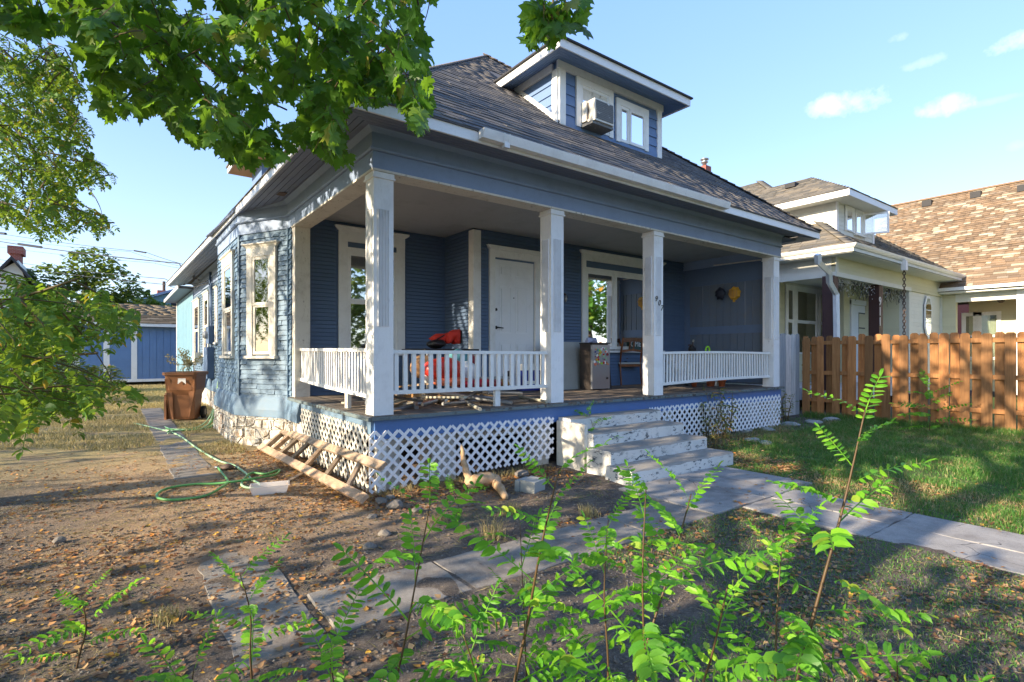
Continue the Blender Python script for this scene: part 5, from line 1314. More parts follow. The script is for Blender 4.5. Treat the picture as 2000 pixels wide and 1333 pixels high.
# enclosed right part and back wall
b = MB(); b.box(18.3, 21.64, PY+.06, 9, .3, NZ-.2); eb = b.build('wall', M['cream_white'], nb)
courses('siding_board', eb, (18.42, PY+.06, .6), (1, 0, 0), (0, -1, 0), (0, 0, 1), 3.0, .125, lambda z: [(0, 3.1)], None, M['cream_white'], .014, rs)
MB().box(18.28, 18.42, PY+.02, PY+.06, .5, 3.58).build('corner_board', M['cream_white'], nb)
MB().box(21.52, 21.66, PY+.01, PY+.06, .5, 3.6).build('corner_board', M['cream_white'], nb)
b = MB(); b.box(PX+.1, 18.3, PW, 9, .3, NZ-.2); wb2 = b.build('wall', M['cream'], nb)
courses('siding_board', wb2, (PX+.1, PW, .9), (1, 0, 0), (0, -1, 0), (0, 0, 1), 3.1, .125, holes(0, 5.4, [(14.85-PX-.1, 17.85-PX-.1, .2, 2.98)]), None, M['cream'], .014, rs)
courses('siding_board', wb2, (18.3, PY+.3, .9), (0, 1, 0), (-1, 0, 0), (0, 0, 1), 3.1, .125, lambda z: [(0, 2.3)], None, M['cream'], .014, rs)
MB().box(PX, 18.3, PY, PW, 3.86, 3.9).build('porch_ceiling', M['cream_white'], nb)
MB().box(PX-.1, 18.3, PY-.1, PW, .3, .62).build('porch_floor', M['grey_board'], nb)
# posts
def npost(x0, y0, w=.28): return MB().box(x0, x0+w, y0, y0+w, .6, 3.60).build('porch_post', M['brown_post'], nb)
a = onY(1612, 560, PY).x; npost(PX-.12, PY+.0)
pq = onY(1709, 560, PY); a = onY(1725, 560, PY).x
np_ = npost(a-.30, PY)
for i, ch in enumerate('911'):
    P = onY(1719, 588+i*20, PY-.01); text_mesh(ch, .36, .004, M['number_white'], Matrix(((1, 0, 0, P.x), (0, 0, -1, P.y), (0, 1, 0, P.z-.13), (0, 0, 0, 1))), np_, 'house_number')
# downspout with an offset near the eave
dp = [onY(1597, 497, NY+.05), onY(1598, 512, NY+.08), onY(1619, 532, PY-.25), onY(1620, 552, PY-.15), onY(1633, 575, PY-.08), onY(1634, 640, PY-.08)]
dp.append(Vector((dp[-1].x, dp[-1].y, .2)))
MB().tube(dp, .075, 4).build('downspout', M['gutter'], nb)
# window group on the porch
T = FR(PW-.012)
for a, c, nm in ((15.0, 15.42, 0), (15.62, 17.05, 1), (17.3, 17.72, 2)):
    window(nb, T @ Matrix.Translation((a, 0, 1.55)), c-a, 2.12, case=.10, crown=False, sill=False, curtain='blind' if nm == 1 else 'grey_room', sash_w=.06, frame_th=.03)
MB().box(14.85, 17.85, PW-.045, PW, 3.78, 3.86).build('window_head', M['cream_white'], nb)
# door on the inner porch wall, seen between the posts
ND = 1.75
a, c = onY(1663, 600, ND).x, onY(1727, 600, ND).x
T = FR(ND); b = MB(); b.box(a-.6, 18.3, -.12, 0, .6, 3.86, T); dwl = b.build('entry_wall', M['cream'], nb)
courses('siding_board', dwl, (a-.6, ND, .62), (1, 0, 0), (0, -1, 0), (0, 0, 1), 3.2, .125, lambda z: [(0, .42), (c-a+.75, 18.3-a+.6)] if z < 2.75 else [(0, 18.3-a+.6)], None, M['cream'], .014, rs)
b = MB(); b.box(a-.13, a, 0, .05, .6, 3.32, T); b.box(c, c+.13, 0, .05, .6, 3.32, T); b.box(a-.13, c+.13, 0, .052, 3.2, 3.36, T); b.build('door_frame', M['vinyl_white'], nb)
b = MB(); b.box(a, c, -.03, .01, .62, 3.18, T); d_ = b.build('door', M['vinyl_white'], nb)
g0, g1 = onY(1676, 600, ND).x, onY(1708, 600, ND).x
for i in range(2):
    for j in range(3):
        w_ = (g1-g0)/2; MB().box(g0+i*w_+.02, g0+(i+1)*w_-.02, .012, .016, 1.45+j*.5, 1.91+j*.5, T).build('pane', M['glass_mirror'], d_)
MB().box(g0, g1, .0105, .0115, 1.4, 2.95, T).build('door_back', M['grey_room'], d_)  # paints a dim room behind the door panes
# wall behind frosted string lights: dangling icicle strings under the beam
ls = thing('icicle_lights', 'dark tangle of icicle string lights hanging under the neighbour porch beam', 'string lights', (15, PY+.1, 3.5))
rs = random.Random(77); b = MB()
for k in range(75):
    x = rs.uniform(PX+.2, 18.1); z = 3.58; y = PY+.13+rs.uniform(-.02, .02); pts = [(x, y, z)]
    for q in range(rs.randint(4, 9)):
        x += rs.uniform(-.09, .09); z -= rs.uniform(.02, .09); y += rs.uniform(-.03, .03); pts.append((x, y, z))
    b.tube(pts, .006, 3, False)
o = b.build('string', M['wire'], ls); b = MB()
for k in range(150):
    x = rs.uniform(PX+.2, 18.1); z = 3.57-abs(rs.gauss(0, .2)); b.box(x, x+.012, PY+.1, PY+.112, z, z+.025)
o = b.build('bulbs', M['vinyl_white'], ls); o['kind'] = 'stuff'
# chain hanging from the gutter end
ch_ = thing('rain_chain', 'dark rain chain hanging from the neighbour gutter', 'chain', (17.3, NY-.05, 1.5)); p = onY(1766, 530, NY-.06); z = p.z+.02
MB().box(p.x-.07, p.x+.07, NY-.13, NY-.0, p.z+.02, p.z+.30).build('outlet', M['gutter'], ch_); k = 0
lk = MB().tube([(.035*math.cos(2*PI*i/8), 0, .055*math.sin(2*PI*i/8)) for i in range(9)], .012, 5, False).mesh('link', M['iron'])
while z > .5: link('link', lk, ch_, Matrix.Translation((p.x, NY-.06, z)) @ Matrix.Rotation(PI/2*(k % 2), 4, 'Z')); z -= .085; k += 1
# octagonal window
p = onY(1813, 619, PY-.0); T = FR(PY+.02); a_, h_ = .27, .62
P = [(p.x-a_*.45, p.z-h_), (p.x+a_*.45, p.z-h_), (p.x+a_, p.z-h_*.55), (p.x+a_, p.z+h_*.55), (p.x+a_*.45, p.z+h_), (p.x-a_*.45, p.z+h_), (p.x-a_, p.z+h_*.55), (p.x-a_, p.z-h_*.55)]
ow = MB().prism([(p.x+(x-p.x)*1.3, p.z+(z-p.z)*1.13) for x, z in P], 0, .03, T).build('oval_window', M['vinyl_white'], nb)
ow.name = 'octagonal_window'
MB().prism(P, .031, .034, T).build('curtain', simple('leaded_glass_green', (.25, .33, .12), .3, .8, 7), ow)
MB().prism(P, .036, .038, T).build('pane', M['glass'], ow)
for dz in (-.22, .22): MB().box(p.x-a_, p.x+a_, .038, .046, p.z+dz-.015, p.z+dz+.015, T).build('muntin', M['vinyl_white'], ow)
# dormer of the neighbour
DZT = 5.84
b = MB(); b.box(NDX0, NDX1, NDY, NDY+2.4, NDZ0-.5, DZT); nd = b.build('dormer', M['cream_white'], nb)
nw0, nw1 = 14.35, 15.55
courses('siding_board', nd, (NDX0+.12, NDY-.001, NDZ0), (1, 0, 0), (0, -1, 0), (0, 0, 1), DZT-NDZ0, .115, holes(0, NDX1-NDX0-.24, [(nw0-.1-NDX0-.12, nw1+.1-NDX0-.12, .05, .85)]), None, M['cream_white'], .014, rs)
courses('siding_board', nd, (NDX0-.001, NDY+.1, NDZ0), (0, 1, 0), (-1, 0, 0), (0, 0, 1), DZT-NDZ0, .115, lambda z: [(0, max(.05, z/SLN-.1))], None, M['cream_white'], .014, rs)
for x in (NDX0-.01, NDX1-.12): MB().box(x, x+.13, NDY-.03, NDY-.001, NDZ0-.03, DZT).build('corner_board', M['vinyl_white'], nd)
T = FR(NDY-.012)
window(nb, T @ Matrix.Translation((nw0, 0, NDZ0+.13)), .46, .62, case=.07, crown=False, sill=False, curtain='blind', sashes=1)
window(nb, T @ Matrix.Translation((nw0+.66, 0, NDZ0+.13)), .46, .62, case=.07, crown=False, sill=True, curtain='cardboard', sashes=0 if False else 1)
# open casement leaf swung outwards
a = Vector((nw0+1.16, NDY-.03, NDZ0+.15)); q = a+Vector((.25, -.58, 0)); u = (q-a).normalized(); T = frame(a, u, (u.y, -u.x, 0), (0, 0, 1)); b = MB(); w_ = (q-a).length
for x0_, x1_, z0_, z1_ in ((0, .05, 0, .62), (w_-.05, w_, 0, .62), (.05, w_-.05, 0, .05), (.05, w_-.05, .57, .62)): b.box(x0_, x1_, 0, .03, z0_, z1_, T)
cs_ = b.build('casement', M['vinyl_white'], nb); MB().box(.05, w_-.05, .01, .015, .05, .57, T).build('pane', M['glass'], cs_)
ex0, ex1, ey = 13.2, 16.6, .30
b = MB(); b.sweep([(0, DZT-.10), (-.025, DZT-.10), (-.025, DZT+.07), (0, DZT+.07)], [(ex1, 3.4, 0), (ex1, ey, 0), (ex0, ey, 0), (ex0, 3.0, 0)]); b.build('fascia', M['vinyl_white'], nd)
MB().box(ex0+.02, ex1-.02, ey+.02, 3.2, DZT-.06, DZT-.04).build('soffit', M['cream_white'], nd)
cx = (ex0+ex1)/2; hh = (ex1-ex0)/2+.04; z0 = DZT+.07
b = MB(); b.add([(cx-hh, ey-.04, z0), (cx+hh, ey-.04, z0), (cx+hh, 4.2, z0), (cx-hh, 4.2, z0), (cx, ey-.04+hh, z0+.62*hh), (cx, 4.2, z0+.62*hh)], [(0, 1, 4), (1, 2, 5, 4), (3, 0, 4, 5), (0, 3, 2, 1)]); ndr = b.build('dormer_roof', M['roof_near'], nb)
c2 = 1/math.hypot(1, .62)
courses('shingle', ndr, Vector((cx-hh, ey-.04, z0))+Vector((-.62*c2, 0, c2))*.004, (0, 1, 0), (-.62*c2, 0, c2), (c2, 0, .62*c2), hh/c2, .14, lambda v: [(v*c2, 4.2)], (.2, .5), M['roof_near'], .018, rs, limit=60, jit=.005)
courses('shingle', ndr, Vector((cx-hh, ey-.04, z0))+Vector((0, -.62*c2, c2))*.004, (1, 0, 0), (0, -.62*c2, c2), (0, c2, .62*c2), hh/c2, .14, lambda v: [(v*c2, 2*hh-v*c2)], (.2, .5), M['roof_near'], .018, rs, limit=60, jit=.005)
p = on_plane(1547, 363, (-.62*c2, 0, c2), (-.62*c2)*(cx-hh)+c2*z0+.05)
MB().box(p.x-.15, p.x+.15, p.y-.15, p.y+.15, p.z-.08, p.z+.06).build('roof_vent', M['black_roof'], ndr)

# ================================================================== far right house with the tan roof
tr = thing('tan_roof_house', 'pale yellow house under a large tan shingle roof at far right', 'house', (24, 0, 0))
TX, TZ, RX, RZ = 21.1, 3.80, 24.9, 8.02
ny0, ny1 = -9., 3.25
b = MB(); b.add([(TX, ny0, TZ), (TX, ny1, TZ), (RX, ny1, RZ), (RX, ny0, RZ), (2*RX-TX, ny0, TZ), (2*RX-TX, ny1, TZ)], [(0, 1, 2, 3), (3, 2, 5, 4), (0, 3, 4), (1, 5, 2)]); r3 = b.build('roof', M['roof_far'], tr)
dr_ = Vector((RX-TX, 0, RZ-TZ)); L3 = dr_.length; w3 = dr_.normalized(); n3 = Vector((-w3.z, 0, w3.x))
courses('shingle', r3, Vector((TX, -5, TZ))+n3*.004, (0, 1, 0), n3, w3, L3, .115, lambda v: [(0, 8.25)], (.14, .42), M['roof_far'], .020, rs, limit=290, jit=.006, tilt=.006, over=1.06)
for k in range(30): pass
MB().box(RX-.10, RX+.10, ny0, ny1, RZ-.03, RZ+.03).build('ridge_cap', M['roof_far'], r3)
for px_, py_ in ((1811, 398), (1906, 381), (1999, 368)):
    p = on_plane(px_, py_, tuple(n3), n3.dot(Vector((TX, 0, TZ)))+.05); MB().box(p.x-.10, p.x+.14, p.y-.16, p.y+.16, p.z-.12, p.z+.12).build('roof_vent', M['black_roof'], r3)
b = MB(); b.box(TX-.12, TX, ny0, 1.95, TZ-.05, TZ+.06); b.build('gutter', M['gutter'], tr)
MB().box(TX, TX+.6, ny0, 2.2, TZ-.13, TZ-.07).build('soffit', M['cream_white'], tr)
WX = 21.6
yy = onX(1867, 600, WX).y; y2 = onX(1985, 600, WX).y
b = MB(); b.box(WX, WX+.2, yy, 3.0, .2, TZ-.13); b.box(WX+1.6, WX+1.7, y2-5, yy, .2, TZ-.13); wl3 = b.build('wall', M['cream'], tr)
courses('siding_board', wl3, (WX-.001, yy, .6), (0, 1, 0), (-1, 0, 0), (0, 0, 1), TZ-.75, .14, lambda z: [(0, 2.8)], None, M['cream'], .012, rs)
courses('siding_board', wl3, (WX+1.599, y2-2, .6), (0, 1, 0), (-1, 0, 0), (0, 0, 1), TZ-.75, .14, lambda z: [(0, yy-y2+2)], None, M['cream'], .012, rs)
MB().box(WX-.05, WX+.15, y2-2.4, yy, TZ-.42, TZ-.13).build('porch_beam', M['cream_white'], tr)
MB().box(WX, WX+1.7, y2-2.4, yy, TZ-.16, TZ-.14).build('porch_ceiling', M['orange_wood'], tr)
MB().box(WX-.08, WX+.2, y2-.42, y2-.02, .2, TZ-.13).build('porch_column', M['vinyl_white'], tr)
T = frame((WX+1.59, 0, 0), (0, 1, 0), (-1, 0, 0), (0, 0, 1))
for px_ in (1899, 1936):
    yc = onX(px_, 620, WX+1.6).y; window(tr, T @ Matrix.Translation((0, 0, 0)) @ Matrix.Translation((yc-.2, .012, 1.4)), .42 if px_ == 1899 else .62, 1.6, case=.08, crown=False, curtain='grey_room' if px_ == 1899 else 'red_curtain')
p = onX(1955, 584, WX+.8); MB().lathe([(.02, .14), (.12, .10), (.10, -.08), (.05, -.14)], tuple(p), 8).build('porch_lantern', M['iron'], tr)
# red brick building glimpsed through that porch
bb = thing('brick_building', 'red brick building glimpsed past the far right porch', 'building', (33, 2, 0)); b = MB()
MB().box(33, 40, -8, 12, 0, 4.2).build('wall', M['red_brick'], bb)

# ================================================================== garage behind, and what rises beyond it
GY = 27.
ga = thing('blue_garage', 'long blue board garage with white battens and mossy roof at the back of the yard', 'garage', (-3, 29, 0))
g0x, g1x = onY(60, 640, GY).x, 3.2; gz = 2.98
MB().box(g0x, g1x, GY, GY+6, .2, gz).build('wall', M['garage_blue'], ga)
k = 0; x = g0x
while x < g1x-.05:
    w_ = .30; MB().box(x, min(g1x, x+w_-.02), GY-.014-.004*(k % 2), GY, .28, gz-.02).build('board', M['garage_blue'], ga); x += w_; k += 1
for px_ in (149, 208, 262): a = onY(px_, 680, GY-.05).x; MB().box(a-.12, a+.12, GY-.05, GY-.02, .25, gz-.01).build('batten', M['white'], ga)
MB().box(g0x-.1, g1x, GY-.06, GY-.02, .16, .30).build('sill_board', M['white'], ga)
MB().box(g0x-.3, g1x, GY-.34, GY-.30, gz-.05, gz+.10).build('fascia', M['white'], ga)
b = MB(); b.add([(g0x-.3, GY-.34, gz+.10), (g1x, GY-.34, gz+.10), (g1x, GY+3, gz+1.28), (g0x-.3, GY+3, gz+1.28), (g1x, GY+6.3, gz), (g0x-.3, GY+6.3, gz)], [(0, 1, 2, 3), (3, 2, 4, 5), (0, 3, 5), (1, 4, 2)]); gr_ = b.build('roof', M['roof_garage'], ga)
wv = Vector((0, 3.34, 1.18)).normalized(); courses('shingle', gr_, (g0x-.3, GY-.34, gz+.105), (1, 0, 0), (0, -wv.z, wv.y), wv, 3.54, .16, lambda v: [(0, g1x-g0x+.3)], (.3, .7), M['roof_garage'], .03, rs, limit=150, jit=.02, tilt=.02)
a = onY(235, 690, GY-.03).x; dd = MB().box(a-.55, a+.55, GY-.045, GY-.022, .3, 2.5).build('door', M['garage_blue'], ga)
for zz in (.5, 1.2, 1.9): MB().box(a-.4, a+.4, GY-.055, GY-.046, zz, zz+.5).build('door_panel', M['garage_blue'], dd)
# small blue gable house beyond
sb = thing('far_blue_house', 'distant light blue gabled house with brick chimney behind the garage', 'house', (1, 50, 0)); p = onY(345, 590, 48)
b = MB(); b.prism([(p.x-5, 0), (p.x+5, 0), (p.x+5, p.z-1), (p.x, p.z+.9), (p.x-5, p.z-1)], -54, -48, frame((0, 0, 0), (1, 0, 0), (0, -1, 0), (0, 0, 1))); b.build('wall', M['shed_blue'], sb)
b = MB()
for sx in (-1, 1): b.add([(p.x, 47.6, p.z+1.15), (p.x+sx*5.6, 47.6, p.z-1.05), (p.x+sx*5.6, 54.4, p.z-1.05), (p.x, 54.4, p.z+1.15), (p.x, 47.6, p.z+.95), (p.x+sx*5.6, 47.6, p.z-1.25), (p.x+sx*5.6, 54.4, p.z-1.25), (p.x, 54.4, p.z+.95)], [(0, 1, 2, 3), (4, 5, 6, 7), (0, 1, 5, 4), (1, 2, 6, 5)])
b.build('roof', M['trim_blue'], sb); a = onY(341, 594, 47.9); MB().box(a.x-.25, a.x+.25, 47.9, 48, a.z-.5, a.z+.35).build('window', M['dark'], sb)
c_ = onY(321, 580, 50); b = MB().box(c_.x-.5, c_.x+.5, 50, 51, c_.z-2, c_.z+.55); o = b.build('chimney', M['red_brick'], sb); MB().tube([(c_.x, 50.5, c_.z+.5), (c_.x, 50.5, c_.z+1.4)], .12, 6).build('flue', M['iron'], o)
# white house with the tall brick chimney at far left
wh = thing('white_gabled_house', 'white sided house with tall brick chimney half hidden by branches at far left', 'house', (-14, 40, 0)); y_ = 36
p = onY(30, 560, y_); k0 = onY(-160, 640, y_).x; k1 = onY(78, 640, y_).x
b = MB(); b.box(k0, k1, y_, y_+8, 0, onY(0, 640, y_).z+.6); b.prism([(k0, 3.4), (k1, 3.4), ((k0+k1)/2+1.5, onY(30, 508, y_).z)], -y_-8, -y_, frame((0, 0, 0), (1, 0, 0), (0, -1, 0), (0, 0, 1))); wv_ = b.build('wall', M['cream_white'], wh)
rg = onY(22, 500, y_-.4); b = MB(); q = onY(110, 600, y_-.4); q0 = Vector((2*rg.x-q.x, q.y, q.z))
for e_ in (q, q0): b.add([(rg.x, y_-.4, rg.z), (e_.x, y_-.4, e_.z), (e_.x, y_+8, e_.z), (rg.x, y_+8, rg.z), (rg.x, y_-.4, rg.z-.2), (e_.x, y_-.4, e_.z-.2), (e_.x, y_+8, e_.z-.2), (rg.x, y_+8, rg.z-.2)], [(0, 1, 2, 3), (4, 5, 6, 7), (0, 1, 5, 4), (1, 2, 6, 5)])
b.build('roof', M['black_roof'], wh)
def brickmat():
    s = NT('chimney_brick'); br = s.n('TexBrick'); br.inputs['Scale'].default_value = 3.2
    br.inputs['Color1'].default_value = (.30, .085, .06, 1); br.inputs['Color2'].default_value = (.22, .06, .05, 1); br.inputs['Mortar'].default_value = (.30, .22, .2, 1)
    mp = s.n('Mapping'); mp.inputs['Rotation'].default_value = (PI/2, 0, 0); s.link(s.pos, mp.inputs['Vector']); s.link(mp.outputs[0], br.inputs['Vector'])
    return s.bsdf(br.outputs['Color'], .9)
M['brickwork'] = brickmat()
a = onY(20, 482, y_+1), onY(40, 540, y_+1)
cb = MB().box(a[0].x, a[1].x, y_+1, y_+2.1, a[1].z-2, a[0].z-.4); cho = cb.build('chimney', M['brickwork'], wh); MB().box(a[0].x-.12, a[1].x+.12, y_+.88, y_+2.22, a[0].z-.4, a[0].z+.05).build('chimney_cap', M['brickwork'], cho)

# ================================================================== overhead wires
def wire(name, pts, r, label, cat='wire', sag=0, extra=None, group='overhead wires across the left sky'):
    n = 14; P = []
    for i in range(len(pts)-1):
        for k in range(n): t = k/n; P.append(Vector(pts[i]).lerp(Vector(pts[i+1]), t)-Vector((0, 0, sag*4*t*(1-t))))
    P.append(Vector(pts[-1])); o = MB().tube(P, r, 5, False).build(name, M['wire']); tag(o, label, cat, group); return o
w1_ = wire('power_cable', [at(-60, 462, 33), at(350, 515, 24), Vector((-.3, 12.6, 3.75))], .025, 'thick black cable running from far left to the blue house eave', sag=.12)
w2_ = wire('power_cable', [at(-60, 447, 34), at(285, 493, 30), at(420, 530, 26)], .014, 'uppermost thin black wire crossing the sky at left', sag=.1)
w3_ = wire('power_cable', [at(-60, 458, 33), at(255, 492, 30), at(400, 530, 28)], .009, 'faint middle wire between the two dark ones at left', sag=.1)
w4_ = wire('power_cable', [at(-60, 474, 30), at(300, 514, 25), at(420, 528, 24)], .008, 'thin lower wire below the thick cable at left', sag=.1)
for q1, q2, own in (((36, 477), (81, 483.5), w1_), ((-10, 455), (11, 457), w1_), ((262, 490), (285, 494), w2_)):
    MB().tube([at(q1[0], q1[1], 32 if own is w1_ else 29.8), at(q2[0], q2[1], 31 if own is w1_ else 29.6)], .07 if own is w1_ else .04, 6).build('splice_case', M['black'], own)
for k, (a_, z_) in enumerate((((322, 545), 3.7), ((322, 556), 3.6))):
    wire('service_drop', [at(-40, 500+8*k, 40), at(*a_, 23), Vector((-.15, 12.4-.5*k, z_))], .014, ['upper pale service wire reaching the eave', 'lower pale service wire reaching the eave'][k], sag=.15)

# ================================================================== leaves
def maple_src(simple_=False):
    if simple_: half = [(.30, -.06), (.62, .30), (.34, .50), (.0, 1.0)]
    else: half = [(.14, -.07), (.42, -.13), (.36, .04), (.60, .06), (.80, .30), (.52, .33), (.50, .46), (.58, .62), (.36, .58), (.22, .60), (.24, .78), (.12, .80), (0, 1.02)]
    pts = [(0, 0)]+half+[(-x, y) for x, y in half[-2::-1]]
    V = [(0, .32, 0)]+[(x*.72, y, -.16*abs(x)-.10*y*y+.03*math.sin(9*x)) for x, y in pts]; n = len(pts)
    F = [(0, i+1, (i+1) % n+1) for i in range(n)]
    # petiole
    b = len(V); V += [(-.012, 0, 0), (.012, 0, 0), (0, -.5, .12)]; F.append((b, b+1, b+2))
    return V, F
def compound_src(pairs=7, rnd=random.Random(1), droop=.25, lw=.085, ll=.175, fold=.03):
    """a pinnate leaf of length 1 along +y"""
    V = []; F = []
    z = lambda y: -droop*y*y
    N = 6
    for i in range(N):
        a, c = i/N, (i+1)/N; r = .010*(1-a*.6); b = len(V)
        V += [(-r, a, z(a)), (r, a, z(a)), (r, c, z(c)), (-r, c, z(c))]; F.append((b, b+1, b+2, b+3))
    def leaflet(px, py, ang, s, tw):
        b = len(V); L_, W_ = ll*s, lw*s; ca, sa = math.cos(ang), math.sin(ang); z0 = z(py)
        for (u, v, w) in ((0, 0, 0), (.5*L_, 0, .0), (L_, 0, -.02), (.16*L_, .36*W_, fold*.6), (.52*L_, .52*W_, fold*.8), (.88*L_, .33*W_, fold*.4), (.16*L_, -.36*W_, fold*.6), (.52*L_, -.52*W_, fold*.8), (.88*L_, -.33*W_, fold*.4)):
            V.append((px+u*ca-v*sa, py+u*sa+v*ca, z0+w+tw*v*6-.18*u-(u/L_)**2*.012))
        for q in ((0, 1, 4, 3), (1, 2, 5, 4), (0, 6, 7, 1), (1, 7, 8, 2)): F.append(tuple(b+i for i in q))
    for i in range(pairs):
        y = .18+.74*i/(pairs-1); s = (1-.35*abs(i/(pairs-1)-.4))*rnd.uniform(.88, 1.08)
        leaflet(.004, y, .35+rnd.uniform(-.15, .15), s, rnd.uniform(-.3, .3)); leaflet(-.004, y, PI-.35+rnd.uniform(-.15, .15), s, rnd.uniform(-.3, .3))
    leaflet(0, .95, PI/2, .95, 0)
    return V, F
def src_mesh(src, name, mat): b = MB(); b.add(*src); return b.mesh(name, mat)
def inpoly(x, y, P):
    c = False; j = len(P)-1
    for i in range(len(P)):
        if (P[i][1] > y) != (P[j][1] > y) and x < (P[j][0]-P[i][0])*(y-P[i][1])/(P[j][1]-P[i][1])+P[i][0]: c = not c
        j = i
    return c
def orient(p, ydir, up, s, roll=0.):
    y = Vector(ydir).normalized(); x = y.cross(Vector(up)); x = x.normalized() if x.length > 1e-4 else Vector((1, 0, 0)); z = x.cross(y)
    if roll: R_ = Matrix.Rotation(roll, 3, y); x, z = R_ @ x, R_ @ z
    return Matrix(((x.x*s, y.x*s, z.x*s, p[0]), (x.y*s, y.y*s, z.y*s, p[1]), (x.z*s, y.z*s, z.z*s, p[2]), (0, 0, 0, 1)))
def place_leaves(tree, L, srcs, name, mat, far_srcs=None, far=None, limit=300, smooth=False):
    """L: (matrix, size in the picture); the largest become parts, the rest one mesh per leaf form"""
    L.sort(key=lambda t: -t[1]); ms = [src_mesh(s_, name, mat) for s_ in srcs]
    for i, (m, d) in enumerate(L[:limit]): link(name, ms[i % len(ms)], tree, m)
    rest = L[limit:]
    for k, s_ in enumerate(srcs):
        sel = [m for i, (m, d) in enumerate(rest) if i % len(srcs) == k]
        F_ = [f for f in s_[1]]
        if not sel: continue
        q = max(len(f) for f in F_)
        if min(len(f) for f in F_) != q: raise ValueError
        o = link(name.replace('leaf', 'foliage'), instances(s_, sel, name+'_mass', mat), tree); o['kind'] = 'stuff'
# ---- maple: trunk stands left of the camera, its limbs reach over the yard
mp_ = thing('maple_tree', 'large green maple whose leafy limbs hang into the top left of the view', 'tree', (-7.6, -3.6, 0))
rs = random.Random(101)
MTR = Vector((-7.6, -3.6, 0))
MB().tube([MTR, MTR+Vector((.05, 0, 1.2)), MTR+Vector((.2, .1, 2.6)), MTR+Vector((.5, .2, 4.0)), MTR+Vector((1.0, .2, 6.2)), MTR+Vector((1.2, .1, 8.6))], [.42, .30, .25, .22, .14, .05], 12).build('trunk', M['bark'], mp_, True)
MP = [(-400, -900), (-400, 60), (0, 62), (60, 74), (135, 62), (150, 150), (172, 190), (200, 240), (236, 224), (268, 250), (300, 205), (345, 262), (385, 288), (425, 285), (452, 318), (512, 332), (560, 300), (590, 285), (625, 300), (662, 325), (688, 330), (675, 262), (680, 215), (712, 205), (758, 205), (790, 232), (815, 262), (838, 250), (852, 205), (842, 165), (850, 120), (830, 70), (848, 10), (870, -60), (960, -900)]
SPRIG = [(1028, -40), (1024, 70), (1050, 108), (1085, 85), (1112, 62), (1152, 66), (1145, 20), (1130, -40)]
limb_spec = [((-.2, -.2, 3.4), (-150, -260, 5.6), (140, -30, 5.2), (300, 40, 4.9), (430, 150, 4.7), (560, 215, 4.3)),
             ((.3, .1, 4.2), (-100, -420, 5.2), (240, -180, 4.6), (480, -60, 4.2), (640, 70, 4.0), (740, 150, 3.8)),
             ((.1, -.1, 3.0), (-260, -60, 5.2), (-20, -60, 4.2), (180, 20, 3.6), (320, 130, 3.3)),
             ((.5, .1, 5.0), (100, -700, 4.4), (480, -360, 3.6), (760, -120, 3.4), (820, 20, 3.6)),
             ((.8, .1, 5.6), (300, -1000, 4.0), (700, -500, 3.2), (980, -160, 2.9), (1072, -40, 2.9), (1078, 30, 2.9))]
limbs = []
for sp in limb_spec:
    P = [MTR+Vector(sp[0])]+[at(*q) for q in sp[1:]]; P = curve_pts(P, 7)
    n = len(P); MB().tube(P, [max(.007, .085*(1-i/n)**1.6) for i in range(n)], 6).build('limb', M['bark'], mp_, True); limbs.append(P)
L = []; tw = MB(); NL = 0; tries = 0
def maple_twig(base, d, n, ok, S=(.080, .135), out=L):
    p = Vector(base); d = Vector(d); pts = [p.copy()]; k = 0
    for i in range(n):
        d = (d+Vector((rs.uniform(-.2, .2), rs.uniform(-.2, .2), -.14))).normalized(); q = p+d*.062
        for s_ in (-1, 1):
            if rs.random() < .18: continue
            side = d.cross(Vector((0, 0, 1))); side = side.normalized() if side.length > .01 else Vector((1, 0, 0))
            o = q+side*s_*rs.uniform(.02, .06)+Vector((rs.uniform(-.02, .02), rs.uniform(-.02, .02), rs.uniform(-.03, .02)))
            sz = rs.uniform(*S)
            yd = side*s_*.7+d*.35+Vector((rs.uniform(-.3, .3), rs.uniform(-.3, .3), -.75+rs.uniform(-.3, .4)))
            up = Vector((rs.uniform(-.6, .6), rs.uniform(-.6, .6), 1))
            c_ = proj(o+yd.normalized()*sz*.5)
            if ok(c_): out.append((orient(o, yd, up, sz, rs.uniform(-.5, .5)), sz*1040/max(.4, c_[2]) if c_ else 0)); k += 1
        p = q; pts.append(p.copy())
    c_ = proj(pts[-1]); c0 = proj(pts[0])
    if k and ok(c_) and ok(c0): tw.tube(pts, [.0045*(1-i/len(pts))+.0012 for i in range(len(pts))], 3, False)
    return k
inframe = lambda c: c is not None and -30 < c[0] < 2030 and c[1] < 1360 and c[1] > -40
okm = lambda c: c is not None and c[2] > 2.2 and inpoly(c[0], c[1], MP)
oks = lambda c: c is not None and inpoly(c[0], c[1], SPRIG)
while NL < 5200 and tries < 20000:
    tries += 1
    px_ = rs.uniform(-120, 900); py_ = rs.uniform(-260, 300); d_ = 2.9+3.0*rs.random()
    if not inpoly(px_, py_, MP): continue
    if noise.noise(Vector((px_/150, py_/110, d_*.9))) < -.20: continue
    hd_ = rs.uniform(0, 2*PI); NL += maple_twig(at(px_, py_, d_), (math.cos(hd_)*.8, math.sin(hd_)*.8, -.25), rs.randint(3, 7), okm)
for k in range(16):
    px_, py_ = rs.uniform(1035, 1135), rs.uniform(-35, 60)
    if inpoly(px_, py_, SPRIG): maple_twig(at(px_, py_, rs.uniform(2.75, 3.05)), (rs.uniform(-.5, .6), rs.uniform(-.3, .3), -.6), rs.randint(2, 4), oks, (.10, .15))
tw.build('twigs', M['twig'], mp_, kind='stuff')
place_leaves(mp_, L, [maple_src()], 'leaf', M['maple_leaf'])
